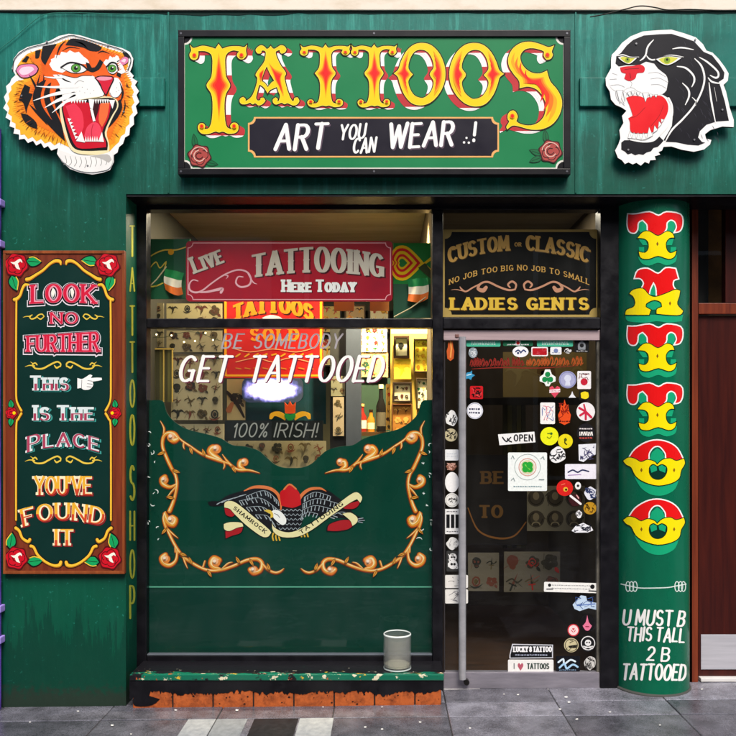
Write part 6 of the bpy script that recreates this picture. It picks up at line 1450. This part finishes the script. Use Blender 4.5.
# ---------------------------------------------------------------- stickers on the door glass
YK = YG + .01 - .0012
GRP = 'stickers on the glass door'
CN = {}
def cc(h): return paint(h, .42, .16, 70)
def sticker(label, box, shape='rect', bg='#f4f4f2', deco=(), angle=0, edge=None, seed=1, name='sticker', r=1.2):
    """thin vinyl cut to shape, 0.6 mm thick, with its print"""
    x0, y0, x1, y1 = box; cx, cy = (x0 + x1) / 2, (y0 + y1) / 2; w_, h_ = x1 - x0, y1 - y0; rg = random.Random(seed * 31 + int(x0))
    if shape == 'rect': pts = notched(x0, y0, x1, y1, min(r, w_ / 4, h_ / 4), 4, concave=False)
    elif shape == 'round': pts = ell(cx, cy, w_ / 2, h_ / 2, 28)
    elif shape == 'blob': pts = spl([(cx + w_ / 2 * rg.uniform(.72, 1.02) * math.cos(i * .524), cy + h_ / 2 * rg.uniform(.72, 1.02) * math.sin(i * .524)) for i in range(12)], 3, True)
    else: pts = [(cx + x * w_ / 2, cy + y * h_ / 2) for x, y in shape]
    pts = rot(pts, cx, cy, angle); Y = YK
    b = MB(); b.prism(pts, Y - .0006, .0006, cc(edge or bg)); a = Art(plane(Y - .0006), .0003)
    if edge: a.poly([(cx + (p[0] - cx) * (1 - 2.2 / w_), cy + (p[1] - cy) * (1 - 2.2 / h_)) for p in pts], cc(bg)); a.layer(.0002)
    a.warp = (lambda x, y: rot([(x, y)], cx, cy, angle)[0]) if angle else None
    for d in deco:
        k = d[0]
        if k == 'scrib':      # print too small to read in the photograph: brush marks
            _, n, col, sz = d[:4]
            for i in range(int(n * 1.7)):
                px, py = cx + rg.uniform(-.36, .36) * w_, cy + rg.uniform(-.33, .33) * h_
                q = [(px, py)]
                for _ in range(3): q.append((q[-1][0] + rg.uniform(-.22, .22) * w_, q[-1][1] + rg.uniform(-.2, .2) * h_))
                q = [(min(max(x, x0 + w_ * .14), x1 - w_ * .14), min(max(y, y0 + h_ * .16), y1 - h_ * .16)) for x, y in q]
                a.stroke([(x, y, sz * rg.uniform(.35, 1.1)) for x, y in q], sz, cc(col), smooth=3)
        elif k == 'lines':
            _, ys, col, sz = d[:4]
            for fy in ys:
                x = x0 + w_ * .14; y = y0 + h_ * fy
                while x < x1 - w_ * .16:
                    l_ = rg.uniform(.6, 2.4); a.stroke([(x, y + rg.uniform(-.2, .2)), (min(x + l_, x1 - w_ * .12), y + rg.uniform(-.2, .2))], sz, cc(col), cap=False); x += l_ + .7
        elif k == 'text': a.layer(.0002); text(a, d[1], x0 + w_ * d[2], x0 + w_ * d[3], y0 + h_ * d[4], h_ * d[5], d[7] if len(d) > 7 else dict(tv=.2, th=.16, gap=.16), cc(d[6]))
        elif k == 'dot': a.layer(.0002); a.dot(x0 + w_ * d[1], y0 + h_ * d[2], w_ * d[3], cc(d[4]), h_ * (d[5] if len(d) > 5 else d[3] * w_ / h_))
        elif k == 'ring': a.layer(.0002); a.stroke(ell(x0 + w_ * d[1], y0 + h_ * d[2], w_ * d[3], w_ * d[3], 24), d[5], cc(d[4]), closed=True)
        elif k == 'poly': a.layer(.0002); a.poly([(x0 + w_ * x, y0 + h_ * y) for x, y in d[1]], cc(d[2]), smooth=d[3] if len(d) > 3 else 0)
        elif k == 'line': a.layer(.0002); a.stroke([(x0 + w_ * x, y0 + h_ * y) for x, y in d[1]], d[3], cc(d[2]), smooth=d[4] if len(d) > 4 else 0)
    n0 = len(b.V); b.V += a.V; mp = [b.mi(m) for m in a.M]
    b.F += [tuple(i + n0 for i in f) for f in a.F]; b.FM += [mp[i] for i in a.FM]
    return tag(b.build(name), label, 'sticker', GRP)
def clover(cx, cy, s, col):
    out = []
    for t in (-90, 30, 150): out.append(('dot', cx + s * math.cos(R(t)), cy + s * math.sin(R(t)) * .95, s * .8, col))
    out.append(('line', [(cx, cy), (cx + .03, cy + s * 1.6)], col, 1.2)); return out
HEART = [(.5, .95), (.12, .5), (.12, .2), (.32, .1), (.5, .3), (.68, .1), (.88, .2), (.88, .5)]
FLAME = [(0, -1), (.25, -.5), (.5, -.62), (.6, -.1), (.85, .2), (.7, .8), (0, 1), (-.7, .8), (-.85, .2), (-.6, -.1), (-.5, -.6), (-.2, -.45)]
STK = [
 # narrow strip left of the handle
 ('orange flame shaped patch at the top, left of the door handle', (446, 336, 455, 361), FLAME, '#d0602a', [('line', [(.5, .2), (.6, .5), (.5, .85)], '#f0a050', 1.6)]),  # flat orange shape on the glass, built like the stickers
 ('white brush squiggle sticker left of the door handle', (444.5, 409.5, 457.5, 427), 'blob', '#f2f2f0', [('scrib', 5, '#2a2a30', 1.0)]),
 ('round beige and black sticker just under the white squiggle', (444.5, 428.5, 457.5, 441.5), 'round', '#cabf9a', [('scrib', 6, '#2a2824', 1.1)]),
 ('small plain white oblong sticker with faint blue script, left of the handle', (444.8, 449.5, 458.5, 460.5), 'rect', '#f2f4f6', [('lines', (.4, .6), '#b0bccc', .5)]),
 ('small brown and pink sticker above the blank white oval', (445.5, 461.8, 458, 471), 'blob', '#8a5a48', [('scrib', 6, '#e0b0a0', .8)]),
 ('blank white upright oval sticker left of the handle', (445, 472, 459, 492.5), 'round', '#fbfbfb', []),
 ('round white sticker with small black marks under the white oval', (445, 493, 459, 507.3), 'round', '#f2f2ee', [('scrib', 4, '#3a3a38', .9), ('ring', .5, .5, .42, '#c8c8c0', .5)]),
 ('white sticker with three thick black bars left of the handle', (444.5, 509, 459.8, 534), 'rect', '#f0f0f0', [('poly', [(.12, .22), (.34, .22), (.34, .76), (.12, .76)], '#17171a'), ('poly', [(.42, .22), (.64, .22), (.64, .76), (.42, .76)], '#17171a'), ('poly', [(.72, .22), (.92, .22), (.92, .76), (.72, .76)], '#17171a'), ('lines', (.1, .9), '#55555a', .7)]),
 ('white crest shaped sticker under the barred sticker', (446, 536.5, 459, 550), 'blob', '#e6e6e4', [('scrib', 4, '#b8b8b8', .7)]),
 ('black and white skull doodle sticker left of the handle', (446.5, 551, 459.3, 571.5), 'rect', '#3a3a3a', [('scrib', 9, '#f0f0f0', 1.0), ('dot', .5, .3, .3, '#f0f0f0'), ('dot', .5, .66, .36, '#f0f0f0'), ('dot', .4, .3, .07, '#222222'), ('dot', .62, .3, .07, '#222222'), ('dot', .4, .64, .1, '#222222'), ('dot', .62, .64, .1, '#222222')]),
 ('white card with a grey line sketch behind the handle, upper of the pair', (445, 575, 468, 588), 'rect', '#eceae6', [('scrib', 5, '#8a8884', .6)]),
 ('white card with a grey line sketch behind the handle, lower of the pair', (445, 589.3, 468, 603.5), 'rect', '#eceae6', [('scrib', 6, '#77757a', .6)]),
 # top band
 ('pale turquoise lettered strip in the top left corner of the door glass', (466.5, 339.8, 500.5, 346.6), 'rect', '#4fc4a0', [('lines', (.35, .62), '#d8f4ea', 1.3)]),
 ('dark green strip with white and red marks, middle of the door top', (503, 340.2, 533, 346), 'rect', '#1e6a48', [('lines', (.75,), '#f0f0f0', 1.1), ('poly', [(.42, .1), (.58, .1), (.58, .9), (.42, .9)], '#e8e8e8'), ('dot', .5, .45, .06, '#c02020')]),
 ('pale turquoise lettered strip at the top right of the door glass', (537, 339.8, 573, 346.6), 'rect', '#4fc4a0', [('lines', (.35, .62), '#d8f4ea', 1.3)]),
 ('black square sticker with a grey hooded arch, top right corner of the door', (574.5, 338.5, 589, 352.5), 'rect', '#17171a', [('poly', [(.25, .8), (.25, .4), (.5, .15), (.75, .4), (.75, .8)], '#8a8e94', 3), ('dot', .5, .5, .14, '#1a1a1e'), ('lines', (.9,), '#d0d0d0', .8)]),
 ('small round grey sticker beside the top of the door handle', (468.5, 347.5, 477.5, 358), 'round', '#8c98a0', [('scrib', 7, '#dfe6ea', .8)]),
 ('white oval sticker with two blue eye marks near the door top', (512.5, 346.2, 528.5, 357.2), 'round', '#f6f6f8', [('line', [(.2, .5), (.35, .35), (.48, .5)], '#2a3a6a', 1.3, 3), ('line', [(.52, .6), (.68, .35), (.82, .5)], '#2a3a6a', 1.3, 3), ('dot', .35, .62, .07, '#2a3a6a')]),
 ('red oblong sticker with a white border near the door top', (531.3, 347, 548, 356.2), 'rect', '#b81420', [('scrib', 4, '#d84450', .6)], 0, '#f4f0f0'),
 ('small white oblong sticker with a blue smudge right of the red oblong', (550.3, 347, 561.5, 354.6), 'rect', '#f2f2f4', [('dot', .5, .5, .2, '#7a88b8'), ('lines', (.75,), '#8890a8', .6)]),
 ('tiny black and white scrap near the top right of the door', (564, 348, 572, 354), 'blob', '#d8d8d8', [('scrib', 4, '#1a1a1a', 1.0)]),
 ('blue fish shaped splash sticker right of the door handle', (465, 370, 475, 380.5), [(-1, .1), (-.6, -.5), (0, -.6), (.4, -.9), (.4, -.3), (1, 0), (.4, .4), (.2, .9), (-.3, .6), (-.8, .7)], '#3a9ac8', [('line', [(.2, .5), (.6, .4)], '#bfe4f4', 1.2)]),
 ('red square sticker with black figures right of the door handle', (470, 386, 483, 399), 'rect', '#c8161e', [('scrib', 7, '#2a0a0c', 1.2), ('scrib', 3, '#e84a4a', .8)]),
 ('round white sticker with navy words right of the door handle', (466.8, 402.5, 483, 419), 'round', '#f4f5fa', [('lines', (.4, .62), '#22284a', 1.6), ('ring', .5, .5, .46, '#a0a8c0', .5)]),
 ('white hand lettered OPEN sign tilted on the door glass', (498, 431, 535.5, 446), [(-1, -.55), (.94, -.92), (1, .5), (-.92, .9)], '#f4f4f2', [('text', 'OPEN', .42, .93, .66, .4, '#1c1c20', dict(tv=.22, th=.2, gap=.2, round=True)), ('line', [(.12, .42), (.18, .62), (.24, .7), (.26, .5)], '#1c1c20', 1.3, 3), ('line', [(.34, .42), (.28, .62), (.36, .72)], '#1c1c20', 1.2, 3)]),
 ('white sticker with a green three leaved shamrock', (539.3, 369, 556, 386.5), [(-.3, -.95), (.3, -.95), (.5, -.4), (.95, -.1), (.95, .4), (.4, .6), (.2, .95), (-.2, .95), (-.4, .6), (-.95, .4), (-.95, -.1), (-.5, -.4)], '#f6f8f4', clover(.5, .5, .2, '#128a48')),
 ('round lavender sticker with a pale figure right of the shamrock', (559, 371, 576.3, 388.3), 'round', '#aeb0d4', [('dot', .5, .42, .2, '#d8dcf0'), ('poly', [(.4, .5), (.6, .5), (.66, .85), (.34, .85)], '#d8dcf0', 2), ('ring', .5, .5, .45, '#8a8cc0', .7)]),
 ('white playing card sticker with a red figure at the door right edge', (577.3, 371, 591, 389), 'rect', '#f6f2f2', [('dot', .5, .6, .26, '#c82038'), ('scrib', 3, '#7a1424', .7), ('lines', (.16,), '#3a3a3a', .9)]),
 ('pink heart sticker with a white ribbon under the shamrock', (548, 384.5, 561.5, 398.5), [(x * 2 - 1, y * 2 - 1) for x, y in HEART], '#e04a62', [('poly', [(.1, .38), (.9, .3), (.9, .55), (.1, .6)], '#f8e6ea'), ('lines', (.46,), '#b02a40', .6)]),
 ('little white pyramid shaped sticker under the lavender round', (568.5, 391, 576, 398), [(0, -1), (.3, 0), (1, .9), (-1, .9), (-.3, 0)], '#eef0f4', []),
 ('yellow splat sticker on black under the playing card', (579, 390, 589.8, 400), 'rect', '#1a1812', [('poly', [(.15, .3), (.5, .15), (.85, .25), (.9, .7), (.6, .9), (.2, .8)], '#f2dc20', 3)]),
 ('white card sticker with a faint pink and blue figure, left of the orange flame', (540.3, 402.5, 555, 424), 'rect', '#f6f3f0', [('scrib', 3, '#e08a98', .9), ('scrib', 3, '#6a7ab0', .9)]),
 ('big orange flame sticker on a black ground', (557, 399.5, 572, 425), FLAME, '#e8501c', [('scrib', 5, '#8a1a0a', 1.0), ('lines', (.86,), '#5a1008', 1.2)]),
 ('round white sticker with red rays near the right edge of the door', (576.5, 402.3, 595, 421), 'round', '#f4f0f0', [('line', [(.5, .5), (.15, .3)], '#d02848', 2.2), ('line', [(.5, .5), (.2, .7)], '#d02848', 2.2), ('line', [(.5, .5), (.5, .9)], '#d02848', 2.2), ('line', [(.5, .5), (.8, .8)], '#d02848', 2.2), ('line', [(.5, .5), (.4, .12)], '#d02848', 1.6)]),
 ('round black and white lettered sticker under the red rays', (576.8, 423.5, 595, 442), 'round', '#1c1a1e', [('lines', (.5, .6), '#f2eee8', 2.0), ('lines', (.78,), '#c04a40', 1.4), ('lines', (.28,), '#e8e0e0', 1.2)]),
 ('larger round yellow sticker of the touching yellow pair', (540.3, 427, 558.6, 445.3), 'round', '#eef01c', [('line', [(.38, .55), (.5, .62), (.62, .5)], '#8a9a10', 1.0, 3), ('dot', .6, .36, .07, '#2a6a30'), ('line', [(.4, .36), (.56, .34)], '#6a8a20', 1.0)]),
 ('smaller round yellow sticker of the touching yellow pair', (558, 434, 572.8, 448.4), 'round', '#ecdc1a', [('line', [(.5, .3), (.46, .6), (.58, .72)], '#3a3a10', 1.2, 3), ('dot', .5, .4, .1, '#4a5a14')]),
 ('white brush lettered splash sticker below the yellow pair', (548, 446.5, 567.5, 464), 'blob', '#f2f2f2', [('scrib', 6, '#25252c', 1.2)]),
 ('white shield sticker with blue scribble at the right edge of the door', (578, 442.5, 596.5, 462.5), [(-.95, -.8), (.95, -.9), (.9, .2), (.2, .5), (-.4, .95), (-.9, .8)], '#eceef6', [('scrib', 8, '#4a4870', 1.0)]),
 ('square white poster with a green clover emblem in a ring', (508, 452.5, 547, 491), 'rect', '#f1f7f4', [('ring', .5, .38, .33, '#8fa09c', .5), ('ring', .5, .38, .22, '#d8a090', .9), ('dot', .5, .38, .185, '#e0d8b0')] + [('dot', .5 + .075 * math.cos(R(t)), .38 + .075 * math.sin(R(t)), .085, '#28a83a') for t in (45, 135, 225, 315)] + [('line', [(.44, .32), (.56, .44)], '#7ad84a', 1.2), ('lines', (.88,), '#6a9098', .8), ('line', [(.08, .16), (.12, .08), (.16, .16)], '#90a0a0', .6), ('line', [(.84, .16), (.9, .1), (.93, .18)], '#90a0a0', .6), ('line', [(.08, .72), (.14, .66), (.17, .74)], '#90a0a0', .6), ('line', [(.8, .7), (.92, .7)], '#90a0a0', .8)]),
 ('white oblong sticker with blue script under the white shield', (565, 464, 596.6, 479), 'rect', '#f0eef8', [('line', [(.1, .55), (.25, .4), (.4, .55), (.55, .4), (.75, .5)], '#28305a', 1.4, 4), ('line', [(.1, .75), (.5, .7)], '#b090c8', .8)]),
 ('round red sticker with a yellow and black mark', (556.5, 480, 573, 496), 'round', '#d8201c', [('dot', .55, .58, .14, '#e8b83a'), ('dot', .58, .6, .07, '#2a1410'), ('line', [(.3, .3), (.5, .24)], '#f06a50', 1.0)]),
 ('tiny white ring sticker right of the round red one', (575, 482, 581, 489.5), 'round', '#f2f2f2', [('dot', .5, .5, .22, '#2a2a30')]),
 ('blue and white jagged sticker near the right edge of the door', (583.5, 486, 597.3, 500.5), 'blob', '#e6e8f2', [('scrib', 7, '#33406a', 1.2)]),
 ('dark sticker with a white diagonal sash below the round red one', (568.5, 493, 582, 507.5), 'blob', '#3a1418', [('line', [(.15, .2), (.9, .75)], '#f2eeee', 2.2), ('line', [(.6, .15), (.75, .35)], '#e0a0a0', 1.2)]),
 ('round gold sticker near the right edge of the door', (583.5, 502, 596.5, 514.5), 'round', '#c09022', [('scrib', 5, '#4a3208', 1.0)]),
 ('small white knot sticker left of the round gold one', (575.5, 510, 582.5, 518.5), 'blob', '#f0f0f2', [('scrib', 3, '#4a4a52', .8)]),
 ('white arched lettering sticker below the round gold one', (571, 522.5, 593.5, 533), [(-.95, .6), (-.6, -.3), (-.2, -.7), (.1, -.95), (.4, -.6), (.8, -.2), (.98, .5), (.5, .9), (-.6, .95)], '#eff0f6', [('scrib', 7, '#2a2c3a', 1.0)]),
 # bottom
 ('long white strip sticker with tiny print across the lower door', (544, 582.5, 599, 592.5), 'rect', '#f2f2ee', [('lines', (.3, .62), '#8a8a8c', .7), ('dot', .1, .32, .03, '#1a1a1c'), ('dot', .88, .36, .04, '#1a1a1c'), ('line', [(.05, .72), (.16, .7)], '#2a2a2e', 1.0), ('line', [(.82, .78), (.96, .8)], '#2a2a2e', 1.1)], 1.5),
 ('pale blue banner shaped script sticker under the long white strip', (572, 594.5, 597.5, 611.5), [(-.95, .2), (-.6, -.4), (-.3, -.9), (.1, -.8), (.2, -.2), (.95, .0), (.9, .8), (.3, .6), (-.4, .95), (-.8, .7)], '#c4daf0', [('scrib', 5, '#3a5a9a', .8), ('line', [(.2, .65), (.9, .55)], '#5a7ac0', 1.0)]),
 ('round black sticker with a pink pointed flame', (579.5, 614, 595, 632), 'round', '#141216', [('poly', [(.5, .05), (.6, .45), (.8, .65), (.62, .9), (.38, .9), (.2, .65), (.4, .45)], '#e87a9c', 2), ('line', [(.4, .7), (.6, .7)], '#8a1a3a', 1.0)]),
 ('small round pink and white sticker left of the pink flame', (567.5, 624, 579.3, 636.3), 'round', '#f6dcdc', [('dot', .5, .5, .18, '#d84a5a'), ('line', [(.35, .4), (.5, .6), (.65, .4)], '#f6eaea', .8)], 0, '#d0303e'),
 ('round cream and black sticker under the small pink one', (564, 638, 578.6, 652.3), 'round', '#cfc49c', [('ring', .5, .5, .42, '#4a4638', .7), ('poly', [(.3, .55), (.95, .45), (.9, .68), (.4, .7)], '#1c1a16', 2), ('scrib', 3, '#5a5440', .8)]),
 ('round black sticker with a white skull and crossed marks', (580, 634.5, 596, 651.8), 'round', '#17171a', [('ring', .5, .5, .42, '#e8e8e8', .9), ('dot', .5, .48, .2, '#ececec'), ('dot', .43, .46, .05, '#17171a'), ('dot', .58, .46, .05, '#17171a'), ('line', [(.22, .68), (.78, .8)], '#e0e0e0', 1.2), ('line', [(.78, .68), (.22, .8)], '#e0e0e0', 1.2)]),
 ('black plate sticker with white TATTOO lettering at the door bottom', (509, 643.5, 553.5, 659), [(-.86, -.95), (.98, -.85), (.98, .9), (-.98, .95), (-.98, .5)], '#15151a', [('text', 'LUCKY 8 TATTOO', .1, .96, .55, .36, '#f2f2f4', dict(tv=.24, th=.18, gap=.12, serif=.06)), ('lines', (.74,), '#9aa0b4', 1.4)], 0, '#d0d2da'),
 ('white bumper sticker with a red heart and the word TATTOOS', (508, 659.6, 553.5, 673.2), 'rect', '#f0efec', [('text', 'I', .12, .15, .68, .42, '#8a8a8c'), ('poly', [(.2 + .15 * x, .18 + .66 * y) for x, y in HEART], '#b85a6c', 2), ('text', 'TATTOOS', .42, .9, .7, .44, '#3c4a44')]),
 ('black oblong sticker with blue and white brush script at the door bottom', (556, 656, 580, 671.5), 'rect', '#10121a', [('line', [(.1, .4), (.3, .2), (.35, .5), (.6, .25), (.8, .35)], '#dcecf8', 1.8, 4), ('line', [(.15, .75), (.35, .5), (.45, .8), (.7, .55), (.9, .7)], '#a8d0f0', 1.9, 4), ('lines', (.9,), '#88a8c8', .7)]),
 ('grey and white skull doodle sticker in the bottom right corner of the door', (583.8, 655, 596.3, 671), 'blob', '#d2d0cc', [('scrib', 8, '#2e2c2c', 1.0)]),
]
for i, s_ in enumerate(STK):
    sticker(s_[0], s_[1], s_[2], s_[3], s_[4], s_[5] if len(s_) > 5 else 0, s_[6] if len(s_) > 6 else None, i)
# red script painted across the top of the door glass (not legible in the photo: long brush loops)
a = Art(plane(YK), .0002); rg = random.Random(9); RS = paint('#8a2218', .5, .2); OS = paint('#b0501c', .5, .2)
x = 470.0
while x < 580:
    h = rg.uniform(3.4, 7.5); wv = rg.uniform(2.2, 4.4); m_ = RS if x < 525 else OS; y = 365.5 - (x - 470) * .012
    a.stroke([(x, y, .5), (x + wv * .5, y - h, 1.5), (x + wv * .9, y - h * .5, 1.2), (x + wv * .6, y + .6, 1.4), (x + wv * 1.35, y - h * .2, .6)], 0, m_, smooth=4); x += wv * 1.15 + (2.4 if rg.random() > .85 else 0)
a.stroke([(472, 369, .5), (500, 367.6, 1), (540, 368, .9), (578, 365.6, .4)], 0, RS, smooth=4); a.build('script_lettering', door)

# ---------------------------------------------------------------- jar on the sill, cable, drainpipe
jx, jy = W(397.3, 0, .055).x, .055; jr = 13.8 * S * 1.01; zj = zsill + .001; jh = .205
def jarglass():
    m, n, l, b = newmat('frosted_jar_glass'); b.inputs['Base Color'].default_value = (.93, .95, .93, 1); b.inputs['Roughness'].default_value = .12; b.inputs['IOR'].default_value = 1.3
    b.inputs['Transmission Weight'].default_value = .85; b.inputs['Alpha'].default_value = .33; return m
jar = thing('glass_jar', 'clear glass candle jar standing on the window sill', 'jar', (jx, jy, zj)); b_ = MB()
b_.lathe(jx, jy, [(.001, zj + .002), (jr * .93, zj + .002), (jr, zj + .012), (jr, zj + jh - .004), (jr - .002, zj + jh), (jr - .006, zj + jh), (jr - .007, zj + jh - .006), (jr - .007, zj + .016), (.001, zj + .014)], jarglass(), 48); b_.build('glass_body', jar, True)
b_ = MB(); b_.lathe(jx, jy, [(jr - .007, zj + jh - .003), (jr - .004, zj + jh + .002), (jr, zj + jh - .001), (jr + .0006, zj + jh - .006)], paint('#dfe6e2', .15), 48); b_.build('lit_rim', jar, True)  # pale colour stands for light caught on the glass edge
b_ = MB(); b_.lathe(jx, jy, [(jr + .0005, zj + .012), (jr + .001, zj + .004), (jr * .95, zj + .001)], paint('#c8d2ce', .15), 48); b_.build('base_ring', jar, True)  # lit foot of the glass, brightness put into the colour
b_ = MB(); b_.lathe(jx, jy, [(.001, zj + .016), (jr - .009, zj + .016), (jr - .009, zj + .03), (.001, zj + .032)], paint('#9c9a86', .6, .2), 32); b_.build('wax', jar, True)
b_ = MB(); b_.lathe(jx, jy, [(jr - .0085, zj + .03), (jr - .0085, zj + jh - .03)], (lambda m: (setattr(m.node_tree.nodes['Principled BSDF'].inputs['Alpha'], 'default_value', .22), m)[1])(paint('#8c8878', .8, .5, 30, name='sooty_film')), 32); b_.build('soot_film', jar, True)
cb = MB(); cb.tube([W(x, y, -.10) for x, y in spl([(590, 17), (606, 14), (624, 9.5), (640, 6), (655, 7.5), (668, 10), (690, 9.4), (720, 10.5), (760, 10)], 5)], .0035, paint('#2a2a26', .6), 8); tag(cb.build('cable', None, True), 'thin dark cable looping along the stone cornice above the panther', 'cable')
cb = MB(); cb.tube([W(x, y, -.012) for x, y in spl([(-4, 52), (14, 38), (30, 24), (45, 14.5), (70, 12.8), (120, 14), (150, 15)], 5)], .0018, paint('#3a8a78', .6), 8); tag(cb.build('cable', None, True), 'thin green painted cable slanting across the wall above the tiger', 'cable')
nb = MB(); nb.box(-4.4, xl - .004, .06, .9, -.3, 4.6, paint('#3a2a5c', .6, .2)); nb.build  # neighbour
nbh = thing('neighbour_building', 'purple painted edge of the neighbouring building at the far left', 'building', (-3.3, .5, 0)); nb.build('wall', nbh)
dp = thing('drainpipe', 'violet drainpipe at the far left edge of the shopfront', 'drainpipe', W(0, 700, -.02)); b_ = MB()
pxp = W(-2.6, 0, -.03).x; b_.tube([(pxp, -.03, -.05), (pxp, -.03, 1.5), (pxp, -.03, 3.3)], .021, two_tone('violet_pipe_paint', '#7a58c8', '#33265e', 1.3, (.1, .1, 1), .42, .6, .4, .05), 20); b_.build('pipe', dp, True)
for y in (203, 244, 608.5, 639.5):
    b_ = MB(); c = W(-2.6, y, -.03); b_.box(pxp - .026, pxp + .032, -.06, .0, c.z - .02, c.z + .02, paint('#b49af0', .4, .1), .006); b_.build('bracket', dp)
